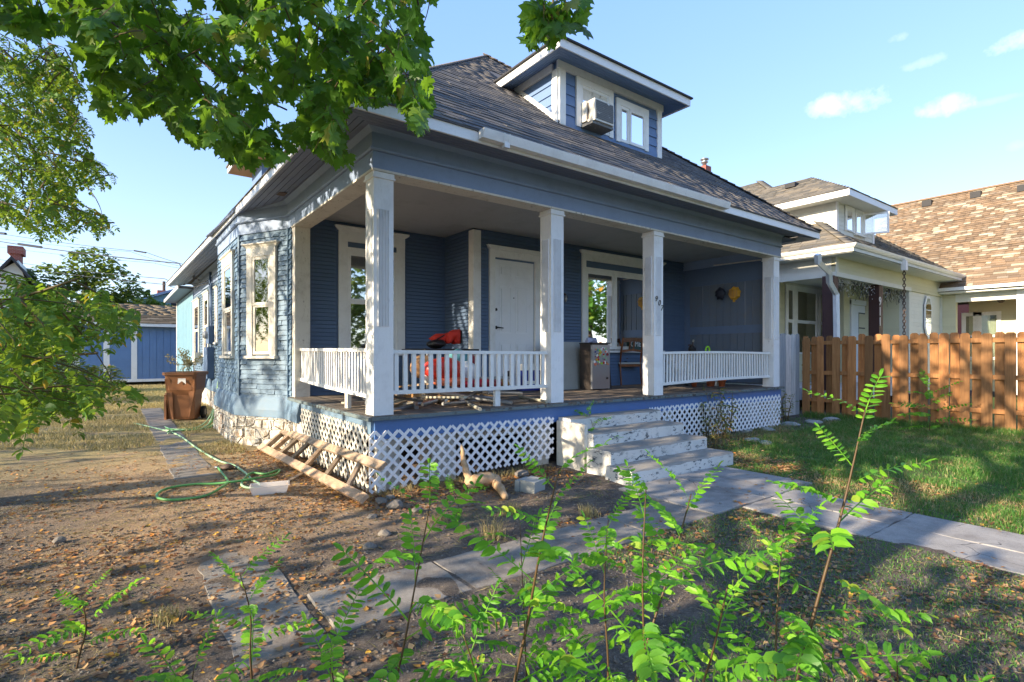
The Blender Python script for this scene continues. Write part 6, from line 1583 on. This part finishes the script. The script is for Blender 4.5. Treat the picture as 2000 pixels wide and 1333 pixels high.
# the rest of the crown, outside the picture, which shades yard and house
def crown_fill(tree, src, mat, name, box_, n, S, dens, mode='maple'):
    L = []; t = 0
    while len(L) < n and t < n*14:
        t += 1
        p = Vector((rs.uniform(box_[0], box_[1]), rs.uniform(box_[2], box_[3]), rs.uniform(box_[4], box_[5])))
        if noise.noise(p*dens[0]+Vector((3, 1, 9))) < dens[1]: continue
        if .1 < p.y < 2.5 and rs.random() < .5: continue
        c = proj(p)
        if c is not None and -160 < c[0] < 2300 and -160 < c[1] < 1500: continue
        if (p-CAM).length < 1.6: continue
        sz = rs.uniform(*S); a = rs.uniform(0, 2*PI)
        L.append(orient(p, (math.cos(a), math.sin(a), -.7+rs.uniform(-.3, .5)), (rs.uniform(-.7, .7), rs.uniform(-.7, .7), 1), sz))
    o = link(name, instances(src, L, name, mat), tree); o['kind'] = 'stuff'
crown_fill(mp_, maple_src(True), M['maple_leaf'], 'outer_foliage', (-12, -4.2, -8, 1.5, 2.5, 10.8), 6600, (.15, .24), (.42, .00))
# ---- locust tree with branches drooping in from the left
lc = thing('locust_tree', 'locust tree with feathery compound leaves drooping in from the left edge', 'tree', (-7.0, 2.2, 0))
LTR = Vector((-7.0, 2.2, 0))
MB().tube([LTR, LTR+Vector((0, .05, 1.4)), LTR+Vector((-.15, .1, 3.0)), LTR+Vector((.2, .2, 5.0)), LTR+Vector((.1, .3, 7.4))], [.30, .22, .19, .13, .05], 10).build('trunk', M['bark'], lc, True)
LU = [(-300, 40), (0, 50), (60, 62), (140, 95), (172, 180), (150, 215), (190, 262), (175, 300), (215, 325), (236, 352), (205, 368), (160, 362), (150, 385), (205, 412), (232, 444), (200, 462), (168, 440), (100, 470), (60, 452), (0, 430), (-300, 420)]
LLo = [(-400, 470), (0, 512), (28, 520), (62, 548), (120, 532), (140, 560), (165, 520), (205, 540), (215, 570), (235, 590), (290, 625), (262, 655), (225, 672), (150, 668), (105, 695), (130, 738), (215, 735), (292, 762), (262, 790), (215, 778), (170, 818), (120, 792), (75, 830), (30, 845), (-400, 860)]
lims = [((.1, .1, 3.6), (-220, 60, 6.0), (-40, 190, 5.4), (60, 285, 5.0), (72, 340, 4.8), (110, 420, 4.6)),
        ((0, .1, 4.4), (-260, -120, 6.2), (-40, 60, 5.6), (60, 150, 5.2), (120, 230, 5.0)),
        ((0, 0, 1.9), (-300, 620, 4.2), (-60, 605, 3.3), (60, 575, 2.9), (150, 545, 2.7)),
        ((0, 0, 1.4), (-320, 760, 4.0), (-60, 720, 3.2), (80, 700, 2.8), (190, 690, 2.6)),
        ((0, 0, 3.0), (-200, 380, 5.6), (0, 395, 5.0), (100, 435, 4.7))]
for sp in lims:
    P = curve_pts([LTR+Vector(sp[0])]+[at(*q) for q in sp[1:]], 6); n = len(P)
    MB().tube(P, [max(.006, .055*(1-i/n)**1.5) for i in range(n)], 6).build('limb', M['bark'] if sp[1][2] > 5 else M['twig'], lc, True)
csrc = [compound_src(p, random.Random(p), d_) for p, d_ in ((6, .15), (7, .3), (8, .22), (7, .45))]
L = []; tw = MB()
def locust_twig(base, d, n, ok, S, out):
    p = Vector(base); d = Vector(d); pts = [p.copy()]; k = 0
    for i in range(n):
        d = (d+Vector((rs.uniform(-.15, .15), rs.uniform(-.15, .15), -.08))).normalized(); q = p+d*rs.uniform(.05, .09)
        side = d.cross(Vector((0, 0, 1))); side = side.normalized() if side.length > .01 else Vector((1, 0, 0))
        s_ = 1 if i % 2 else -1; sz = rs.uniform(*S)
        yd = side*s_*rs.uniform(.5, 1)+d*.5+Vector((rs.uniform(-.2, .2), rs.uniform(-.2, .2), rs.uniform(-.55, .15)))
        c_ = proj(q+yd.normalized()*sz*.9); cm = proj(q+yd.normalized()*sz*.4)
        if ok(c_) and ok(cm): out.append((orient(q, yd, (rs.uniform(-.4, .4), rs.uniform(-.4, .4), 1), sz, rs.uniform(-.4, .4)), sz*1040/cm[2])); k += 1
        p = q; pts.append(p.copy())
    if k and ok(proj(pts[-1])) and ok(proj(pts[0])): tw.tube(pts, [.005*(1-i/len(pts))+.0015 for i in range(len(pts))], 3, False)
    return k
oku = lambda c: c is not None and inpoly(c[0], c[1], LU)
okl = lambda c: c is not None and inpoly(c[0], c[1], LLo)
n_ = 0; t = 0
while n_ < 900 and t < 9000:
    t += 1; px_, py_ = rs.uniform(-60, 240), rs.uniform(50, 470); d_ = rs.uniform(4.0, 6.4)
    if inpoly(px_, py_, LU) and noise.noise(Vector((px_/70, py_/70, d_))) > -.25: n_ += locust_twig(at(px_, py_, d_), (rs.uniform(-.3, 1), rs.uniform(-.6, .5), rs.uniform(-.5, .1)), rs.randint(3, 6), oku, (.16, .26), L)
n_ = 0; t = 0
while n_ < 300 and t < 7000:
    t += 1; px_, py_ = rs.uniform(-80, 290), rs.uniform(500, 850); d_ = rs.uniform(2.3, 3.9)
    if inpoly(px_, py_, LLo) and noise.noise(Vector((px_/90, py_/90, d_))) > -.35: n_ += locust_twig(at(px_, py_, d_), (rs.uniform(0, 1), rs.uniform(-.5, .5), rs.uniform(-.35, .2)), rs.randint(3, 6), okl, (.20, .32), L)
tw.build('twigs', M['twig'], lc, kind='stuff')
place_leaves(lc, L, csrc, 'leaf', M['locust_leaf'])
crown_fill(lc, csrc[1], M['locust_leaf'], 'outer_foliage', (-13, -3.6, 1.5, 13, 2.3, 7.6), 3000, (.34, .55), (.40, -.02))
# ---- trees and bushes behind
def far_tree(name, label, x, y, h, blobs, n, S, mat, trunk=.25, group=None):
    t = thing(name, label, 'tree', (x, y, 0), group)
    MB().tube([(x, y, 0), (x, y, h*.35), (x+.1, y, h*.6), (x, y, h*.9)], [trunk, trunk*.8, trunk*.5, .03], 8).build('trunk', M['bark'], t, True)
    A = []
    for k in range(n):
        bx_, by_, bz_, br = rs.choice(blobs); v = Vector((rs.gauss(0, 1), rs.gauss(0, 1), rs.gauss(0, 1))).normalized()*br*rs.uniform(.55, 1.0)**.5*(1+.25*noise.noise(Vector((bx_, by_, bz_))+Vector((k*.01, 0, 0))))
        p = Vector((x+bx_, y+by_, bz_))+Vector((v.x, v.y, v.z*.8)); a = rs.uniform(0, 2*PI)
        A.append(orient(p, (math.cos(a), math.sin(a), rs.uniform(-.8, .3)), (rs.uniform(-1, 1), rs.uniform(-1, 1), 1), rs.uniform(*S)))
    LV = ([(0, 0, 0), (.35, .35, .06), (0, 1, -.05), (-.35, .4, .06)], [(0, 1, 2, 3)])
    o = link('crown', instances(LV, A, 'crown', mat), t); o['kind'] = 'stuff'
    return t
p = onY(170, 560, 40)
far_tree('distant_tree', 'round green tree rising behind the garage left of centre', onY(165, 600, 40).x, 40, 8.5, [(-1.6, 0, 6.2, 1.5), (.4, 0, 7.6, 1.5), (1.4, 0, 6.3, 1.7), (-.2, 1, 5.2, 1.8), (2.6, 0, 5.0, 1.6), (4.0, 0, 4.4, 1.2), (-3, 0, 4.6, 1.2), (1.2, 0, 4.2, 1.8)], 5200, (.22, .42), M['bush'])
far_tree('distant_tree', 'low dark tree peeking over the garage roof nearer the blue eave', onY(255, 600, 46).x, 46, 6, [(0, 0, 5.2, 1.4), (1.2, 0, 4.6, 1.1), (-1.3, 0, 4.4, 1.2), (.2, 0, 3.6, 1.5)], 2200, (.2, .4), M['bush'])
p = onY(20, 700, 17)
def bush(name, label, x, y, r, h, n, S, mat, cat='bush'):
    t = thing(name, label, cat, (x, y, 0)); A = []
    for k in range(n):
        a = rs.uniform(0, 2*PI); q = rs.random()**.5; z = rs.random(); rr_ = r*q*(1-.5*z*z)*(1+.3*noise.noise(Vector((a*1.3, z*3, x))))
        A.append(orient((x+rr_*math.cos(a), y+rr_*math.sin(a), .05+z*h), (math.cos(a), math.sin(a), rs.uniform(-.3, .8)), (rs.uniform(-.6, .6), rs.uniform(-.6, .6), 1), rs.uniform(*S)))
    LV = ([(0, 0, 0), (.30, .4, .05), (0, 1, -.1), (-.30, .4, .05)], [(0, 1, 2, 3)])
    o = link('foliage', instances(LV, A, 'foliage', mat), t); o['kind'] = 'stuff'
    for k in range(7):
        a = rs.uniform(0, 2*PI); MB().tube([(x, y, 0), (x+r*.4*math.cos(a), y+r*.4*math.sin(a), h*.5), (x+r*.7*math.cos(a), y+r*.7*math.sin(a), h*.9)], [.02, .014, .005], 5).build('stem', M['bark'], t)
    return t
bush('dark_shrub', 'dense dark shrub in the back yard at the far left edge', onY(28, 700, 16).x, 16, 1.7, 2.1, 4200, (.10, .20), M['bush'])
bush('back_shrub', 'sprawling shrub in front of the garage behind the drooping branches', onY(105, 700, 21).x, 21, 1.3, 1.5, 2200, (.10, .2), M['bush'])
bush('pale_weed_clump', 'clump of pale flowering weeds in front of the garage door', onY(198, 720, 21.5).x, 21.5, .8, 1.0, 900, (.10, .2), M['weed_leaf'])
# big trees over the road behind the camera: they show in the window panes
far_tree('street_tree', 'yellow green street tree mirrored in the porch window', 27, -19, 11, [(0, 0, 6, 3), (2.5, 0, 5, 2.5), (-2.5, 0, 5, 2.5), (0, 0, 9, 2.5)], 3200, (.35, .6), M['locust_leaf'], .3)
far_tree('street_tree', 'broad street tree mirrored in the left porch window', 11, -21, 11, [(0, 0, 6, 3), (3, 0, 5, 2.5), (-3, 0, 5, 2.5), (0, 0, 9, 2.5), (0, 0, 3.4, 2)], 3200, (.35, .6), M['bush'], .3)
far_tree('street_tree', 'autumn tinted street tree mirrored in the wide window', 23, -23, 10, [(0, 0, 5, 3), (3, 0, 5, 2.5), (-3, 0, 4, 2.5), (0, 0, 8, 2.5)], 3200, (.35, .6), M['weed_leaf'], .3)

# ================================================================== saplings of locust in the foreground
ssrc = [compound_src(p, random.Random(p+5), d_, .056, .168, .012) for p, d_ in ((8, .15), (9, .35), (10, .25), (8, .5), (9, .1))]
smesh = [src_mesh(s_, 'leaf', M['sapling_leaf']) for s_ in ssrc]
def sapling(base, top, label, n=14, S=(.16, .25), r=.006, start=.15, bend=.06, mat='red_stem', leaves=smesh, cat='sapling', name='locust_sapling', group='locust saplings sprouting across the foreground'):
    base, top = Vector(base), Vector(top); t = thing(name, label, cat, tuple(base), group); m = (base+top)/2+Vector((rs.uniform(-bend, bend), rs.uniform(-bend, bend), 0))
    P = curve_pts([base-Vector((0, 0, .03)), base.lerp(m, .5), m, m.lerp(top, .5)+Vector((rs.uniform(-bend, bend)*.4, 0, 0)), top], 4); k = len(P)
    MB().tube(P, [r*(1-.75*i/k) for i in range(k)], 6).build('stem', M[mat], t, True)
    a = rs.uniform(0, 6); n = max(5, int(n*.92))
    for i in range(n):
        f = start+(1-start)*(i+.5)/n; q = P[min(k-1, int(f*(k-1)))].lerp(P[min(k-1, int(f*(k-1))+1)], f*(k-1)%1)
        a += 2.39+rs.uniform(-.4, .4); sz = 1.75*rs.uniform(*S)*(1-.45*max(0, f-.6)/.4)*(.75+.25*min(1, f*3))
        el_ = .15+1.0*f*f+rs.uniform(-.28, .25)
        yd = Vector((math.cos(a)*math.cos(el_), math.sin(a)*math.cos(el_), math.sin(el_)))
        link('leaf', leaves[rs.randrange(len(leaves))], t, orient(q, yd, (rs.uniform(-.25, .25), rs.uniform(-.25, .25), 1), sz, rs.uniform(-.35, .35)))
    return t
def sap(bx, by_, d0, tx, ty, d1, label, **k):
    b_ = at(bx, by_, d0); b_.z = 0; return sapling(b_, at(tx, ty, d1), label, **k)
sap(147, 1300, 2.62, 158, 1165, 2.6, 'smallest sapling, alone in leaf litter at the lower left', n=9, S=(.12, .19))
sap(500, 1420, 2.15, 468, 1120, 2.1, 'slender sapling over the corner slabs left of centre', n=13, S=(.13, .20))
sap(600, 1540, 1.9, 640, 1268, 1.8, 'low sapling cut by the lower edge left of centre', n=7, S=(.18, .25), start=.3)
sap(735, 1500, 2.0, 842, 975, 1.95, 'sapling leaning right below the lattice corner', n=15, S=(.15, .24))
sap(955, 1560, 1.85, 1092, 915, 1.8, 'tall reddish-stemmed sapling in the middle of the foreground', n=18, S=(.15, .24), r=.008)
sap(1033, 1480, 2.1, 1015, 1010, 2.1, 'thin pale sapling behind the tall middle one', n=11, S=(.11, .17), r=.004)
sap(1180, 1520, 1.9, 1188, 1015, 1.85, 'upright sapling with round leaflets right of the middle', n=13, S=(.15, .22))
sap(1165, 1560, 1.75, 1350, 965, 1.9, 'tall sapling with dark stem leaning towards the steps', n=16, S=(.16, .24), r=.007)
sap(1262, 1580, 1.7, 1262, 950, 1.75, 'bright sapling standing straight below the lowest step', n=14, S=(.15, .23))
sap(1330, 1600, 1.55, 1420, 1150, 1.5, 'low broad sapling nearest the camera right of centre', n=11, S=(.16, .24), r=.007)
sap(1490, 1520, 1.85, 1528, 1060, 1.85, 'sapling with crowded leaves left of the lawn walk', n=14, S=(.14, .22))
sap(1500, 1540, 1.9, 1690, 800, 1.95, 'tallest sapling at right reaching up towards the picket fence', n=20, S=(.15, .24), r=.009)
sap(1800, 1560, 1.7, 1752, 1292, 1.65, 'small sapling tip at the lower right edge of the picture', n=7, S=(.12, .18), start=.4)
sap(880, 1560, 1.8, 905, 1240, 1.75, 'low sapling tuft at the bottom middle between taller ones', n=9, S=(.16, .24), start=.3)
sap(300, 1620, 1.8, 380, 1300, 1.75, 'leaf tips of a sapling at the bottom edge near the left', n=6, S=(.15, .22), start=.5)
g = onZ(1815, 850); sapling(g, g+Vector((.02, .0, .95)), 'young locust growing by itself in front of the picket fence', n=15, S=(.26, .42), r=.008, start=.1)
g = onZ(1165, 915); sapling((g.x, g.y, 0), onY(1148, 800, -.25), 'straggly locust shoot climbing the left side of the porch steps', n=13, S=(.16, .26), r=.005, bend=.1)
g = onZ(900, 1000); sapling(g, g+Vector((-.25, -.2, .30)), 'tiny locust seedling between the driftwood and the cross walk', n=7, S=(.14, .2), r=.004)
# dry weeds by the right lattice and below the gate
wsrc = [src_mesh(([(0, 0, 0), (.16, .35, .05), (.05, .9, -.1), (0, 1.1, -.15), (-.13, .5, .05)], [(0, 1, 2, 3, 4)]), 'leaf', M['weed_leaf'])]
def weed(g, h, label, n=26, lean=(0, 0), S=(.04, .09), r=.006, stems=4):
    t = thing('dry_weed', label, 'weed', (g.x, g.y, 0), 'straggly weeds along the right side of the porch'); 
    for s_ in range(stems):
        a = rs.uniform(0, 2*PI); top = Vector((g.x+lean[0]+.22*math.cos(a), g.y+lean[1]+.18*math.sin(a), h*rs.uniform(.6, 1)))
        P = curve_pts([(g.x+.04*math.cos(a), g.y+.04*math.sin(a), -.02), Vector((g.x, g.y, 0)).lerp(top, .5)+Vector((rs.uniform(-.06, .06), rs.uniform(-.06, .06), .05)), top], 5); k = len(P)
        MB().tube(P, [r*(1-.8*i/k)+.001 for i in range(k)], 4).build('stem', M['twig'], t)
        for i in range(n//stems):
            q = P[rs.randrange(k//4, k)]; b_ = rs.uniform(0, 6.3); link('leaf', wsrc[0], t, orient(q, (math.cos(b_), math.sin(b_), rs.uniform(-.6, .6)), (0, 0, 1), rs.uniform(*S)*1.3, rs.uniform(-1, 1)))
for px_, py_, h, lab, lx in ((1385, 862, .95, 'leafy half-dead weed in front of the right lattice', .1), (1418, 858, .8, 'drier weed right of the leafy one before the lattice', -.1), (1400, 880, .6, 'yellowing low weed beside the second step', .15), (1535, 822, .6, 'brown weed clump at the foot of the grey gate', 0), (1575, 812, 1.35, 'tall flowering weed in front of the first fence pickets', .25), (1510, 835, .45, 'low dry weeds at the house corner post', 0)):
    weed(onZ(px_, py_), h*1.15, lab, 84, (lx, 0), S=(.05, .11), stems=8)
g = Vector((-.95, 9.05, 1.05)); t = thing('bin_weeds', 'pale dry weeds standing up out of the brown bin', 'weeds', (g.x, g.y, 1.0)); b = MB()
for k in range(16):
    a = rs.uniform(0, 2*PI); top = g+Vector((.45*math.cos(a)*rs.random(), .3*math.sin(a), rs.uniform(.25, .62))); P = [g+Vector((.2*math.cos(a), .2*math.sin(a), -.15)), (g+top)/2+Vector((.04, 0, .08)), top]; b.tube(P, .005, 3, False)
    for i in range(26): q = P[1].lerp(P[2], rs.random()) if rs.random() < .8 else P[0].lerp(P[1], rs.random()); q = q+Vector((rs.uniform(-.05, .05), rs.uniform(-.05, .05), rs.uniform(-.04, .04))); b.add([q, q+Vector((.03, .0, .02)), q+Vector((.0, .012, .035))], [(0, 1, 2)])
b.build('stem', M['dry_grass'], t)

# ================================================================== grass, litter, pebbles
nr_ = np.random.default_rng(5)
def nz(x, y, s, o=0): return noise.noise(Vector((x*s+o, y*s-o, o)))
WALKS = [(2.76, 3.92, -9.5, -2.70), (2.28, 4.37, -2.72, -1.3), (-1.34, 2.30, -2.73, -2.11), (-2.03, -1.32, -2.75, -.84), (-1.75, -1.22, 2.1, 12.6)]
def blocked(x, y, m=.0):
    if x > -.02-m and x < 9.0 and y > -.0-m and y < 17: return True
    if 2.5 < x < 4.72 and -1.55 < y < .1: return True
    if -.6 < x < .1 and 3.7 < y < 7.6: return True
    for a, b_, c, d in WALKS:
        if a-m < x < b_+m and c-m < y < d+m: return True
    return False
def blades(name, kind_label, sampler, n, H, W, mat, lean=.5):
    pts = []; t = 0
    while len(pts) < n and t < n*5:
        t += 1; p = sampler()
        if p is not None: pts.append(p)
    A = np.array(pts, dtype=np.float32); n = len(A)
    if not n: return
    z0 = np.array([bumpy(float(a[0]), float(a[1])) for a in A[:, :2]], dtype=np.float32)-.006
    ang = nr_.uniform(0, 2*PI, n); h = nr_.uniform(H[0], H[1], n)*A[:, 2]; w = nr_.uniform(W[0], W[1], n)
    la = nr_.uniform(0, 2*PI, n); ll = h*nr_.uniform(.1, lean, n)*1.2
    ux, uy = np.cos(ang)*w/2, np.sin(ang)*w/2; x, y = A[:, 0], A[:, 1]
    mx_, my_ = x+np.cos(la)*ll*.35, y+np.sin(la)*ll*.35; tx, ty = x+np.cos(la)*ll*1.1, y+np.sin(la)*ll*1.1
    V = np.stack([np.stack([x-ux, y-uy, z0], 1), np.stack([x+ux, y+uy, z0], 1), np.stack([mx_+ux*.8, my_+uy*.8, z0+h*.6], 1), np.stack([mx_-ux*.8, my_-uy*.8, z0+h*.6], 1), np.stack([tx, ty, z0+h*(1-.25*lean)], 1)], 1).reshape(-1, 3)
    b = (np.arange(n)*5)[:, None]; F = np.concatenate([b+np.array([[0, 1, 2]]), b+np.array([[0, 2, 3]]), b+np.array([[3, 2, 4]])], 0)
    o = link(name, raw_mesh(name, V, F, mat)); o['kind'] = 'stuff'; o['label'] = kind_label; return o
U = random.Random(55).uniform; R1 = random.Random(56).random
def s_lawn():
    x, y = U(3.6, 11.6), U(-7.5, .6)
    if blocked(x, y, -.035): return None
    e = nz(x, y, .9, 3)
    # the lawn's edge is ragged near the steps and bare towards the house
    if y > -.75+.35*e+(x-5)*.03 and R1() > .15: return None
    if x < 5.6 and y > -2.2 and R1() < .7: return None
    if (x-4.4)*.6+(-1.4-y) < 0 and R1() < .6: return None
    d = nz(x, y, .8, 11); 
    if d < -.28 and R1() < .6: return None
    return (x, y, .55+.9*max(-.35, nz(x, y, 1.9, 20))+.35*(1 if x > 6 else 0))
blades('lawn', 'green lawn between the walk and the picket fence', s_lawn, 115000, (.05, .135), (.004, .008), M['grass'], .9)
def s_drylawn():
    x, y = U(4.2, 11.4), U(-5.5, -.2)
    if blocked(x, y) or nz(x, y, .55, 31) < .05: return None
    return (x, y, 1.)
blades('dry_lawn_patch', 'dry straw patches in the lawn', s_drylawn, 22000, (.03, .09), (.003, .006), M['dry_grass'], 1.1)
def s_front():
    x, y = U(-1.2, 4.0), U(-6.0, -2.6)
    if blocked(x, y): return None
    g = (x-.1)*.55+(-y-3.6)*.1+nz(x, y, 1.6, 5)*1.1
    if g < .32: return None
    return (x, y, .5+.4*R1())
blades('verge_grass', 'sparse short grass on the verge left of the walk', s_front, 26000, (.025, .06), (.003, .006), M['grass'], 1.)
def s_back():
    x, y = U(-9, -.05), 3.0+22*R1()**1.4
    if blocked(x, y): return None
    if y < 4.6+2.6*nz(x, y, .45, 90) or nz(x, y, .7, 8) < -.15-.12*(y-5)/5: return None
    return (x, y, .7+.06*y)
blades('dry_yard_grass', 'golden dry grass in the yard left of the house', s_back, 105000, (.04, .10), (.005, .011), M['dry_grass'], 1.)
def s_left():
    x, y = U(-4.5, -1.0), U(-4.6, 3.2)
    if blocked(x, y): return None
    if nz(x, y, 1.2, 40) < .12: return None
    return (x, y, .6)
blades('left_straw', 'thin straw scattered on the bare soil at left', s_left, 11000, (.02, .06), (.002, .004), M['dry_grass'], 2.2)
blades('lower_left_sprouts', 'tiny green sprouts in the bare soil', lambda: (lambda x, y: None if blocked(x, y) or nz(x, y, 1.8, 60) < .38 else (x, y, .6))(U(-4.2, 2.6), U(-5.2, -.4)), 6500, (.02, .05), (.003, .006), M['grass'], 1.2)
# tufts: straw tuft near the seedling and grass at the fence foot
def s_fence():
    y = U(-6, .6); return (FX-.04-abs(random.gauss(0, .12)), y, 1.0)
random.seed(3)
blades('fence_foot_grass', 'longer grass along the foot of the picket fence', s_fence, 7000, (.08, .22), (.004, .008), M['grass'], .6)
tuft_c = [(onZ(965, 1050), 1.6), (onZ(995, 1005), 1.0), (onZ(1150, 1010), 1.0), (onZ(330, 1210), .7), (onZ(860, 1020), .7)]
def s_tuft():
    c, k = random.choice(tuft_c); return (c.x+random.gauss(0, .045), c.y+random.gauss(0, .045), k)
blades('straw_tufts', 'standing tufts of straw in the bare soil', s_tuft, 700, (.08, .18), (.003, .005), M['dry_grass'], .7)
def s_skirt():
    x = U(.0, 9.3); return None if 2.4 < x < 4.75 else (x, -.05-abs(random.gauss(0, .12)), 1.)
blades('dry_border_grass', 'dry wisps along the foot of the lattice', s_skirt, 2600, (.04, .16), (.002, .005), M['dry_grass'], 1.1)
# fallen leaves: curled scraps, thick near the house, the steps and lower left
FL = ([(0, 0, .004), (.34, .18, .14), (.22, .62, .10), (0, 1, .16), (-.26, .60, .08), (-.36, .22, .12), (0, .5, .0)], [(0, 1, 6), (1, 2, 6), (2, 3, 6), (3, 4, 6), (4, 5, 6), (5, 0, 6)])
def scatter_leaves(n, sampler, S, name='fallen_leaves', mat='fallen', src=FL):
    A = []; t = 0
    while len(A) < n and t < n*8:
        t += 1; p = sampler()
        if p is None: continue
        x, y, z = p; a = R1()*2*PI
        A.append(orient((x, y, z+.002+R1()*.008), (math.cos(a), math.sin(a), U(-.12, .2)), (U(-.5, .5), U(-.5, .5), 1 if R1() < .8 else -1), U(*S)))
    o = link(name, instances(src, A, name, M[mat]), None); o['kind'] = 'stuff'; return o
def f_house():
    k = R1()
    if k < .30: x, y = -.05-abs(random.gauss(0, .45)), U(-.4, 4.2)
    elif k < .62: x, y = U(-.3, 2.7), -.05-abs(random.gauss(0, .40))
    elif k < .80: x, y = U(4.6, 8.8), -.05-abs(random.gauss(0, .40))
    else: x, y = 4.6+abs(random.gauss(0, .5)), U(-2.2, -.2)
    if blocked(x, y, -.05): return None
    return x, y, bumpy(x, y)
scatter_leaves(9500, f_house, (.02, .05))
def f_left():
    x, y = U(-4.8, -.6), U(-5.2, 6.5)
    if y > 1.5 and R1() < (y-1.5)/4: return None
    w_ = .5*nz(x, y, 1.0, 15)+(.28 if x < -1.9 and y < 0 else -.05)+(.3 if x < -2.2 and y < -2.5 else 0)
    if R1() > w_+.34: return None
    return x, y, bumpy(x, y)+(.015 if blocked(x, y) else 0)
scatter_leaves(13000, f_left, (.018, .052))
def f_front():
    x, y = U(-1.4, 5.5), U(-6.0, -2.0)
    w_ = .8*nz(x, y, 1.3, 25)+(.30 if x > .6 else -.12)
    if R1() > w_: return None
    if blocked(x, y) and R1() < .94: return None
    return x, y, bumpy(x, y) if not blocked(x, y) else .026
scatter_leaves(6500, f_front, (.018, .05))
scatter_leaves(700, lambda: (lambda x, y: (x, y, bumpy(x, y)+.03))(U(4.2, 11), U(-5, -.5)), (.02, .05))
# pebbles and soil crumbs
PB = ([(-.5, -.4, 0), (.5, -.5, 0), (.55, .45, 0), (-.4, .5, 0), (0, .05, .6)], [(0, 1, 4), (1, 2, 4), (2, 3, 4), (3, 0, 4)])
scatter_leaves(15000, lambda: (lambda x, y: None if blocked(x, y) else (x, y, bumpy(x, y)-.003))(U(-4.5, 4.5), -5.6+7.6*R1()), (.004, .016), 'soil_crumbs', 'rock', PB)
scatter_leaves(3500, lambda: (lambda x, y: None if blocked(x, y) else (x, y, bumpy(x, y)-.004))(U(-4.5, 3.5), -5.6+6*R1()), (.014, .030), 'soil_clods', 'clod', PB)
TWG = ([(0, 0, 0), (.02, .5, .03), (.0, 1, .0), (-.02, .5, .02)], [(0, 1, 2), (0, 2, 3)])
scatter_leaves(6500, lambda: (lambda x, y: None if blocked(x, y) else (x, y, bumpy(x, y)))(U(-4.5, 4.5), -5.6+7.6*R1()), (.04, .13), 'twigs_and_stalks', 'dry_grass', TWG)
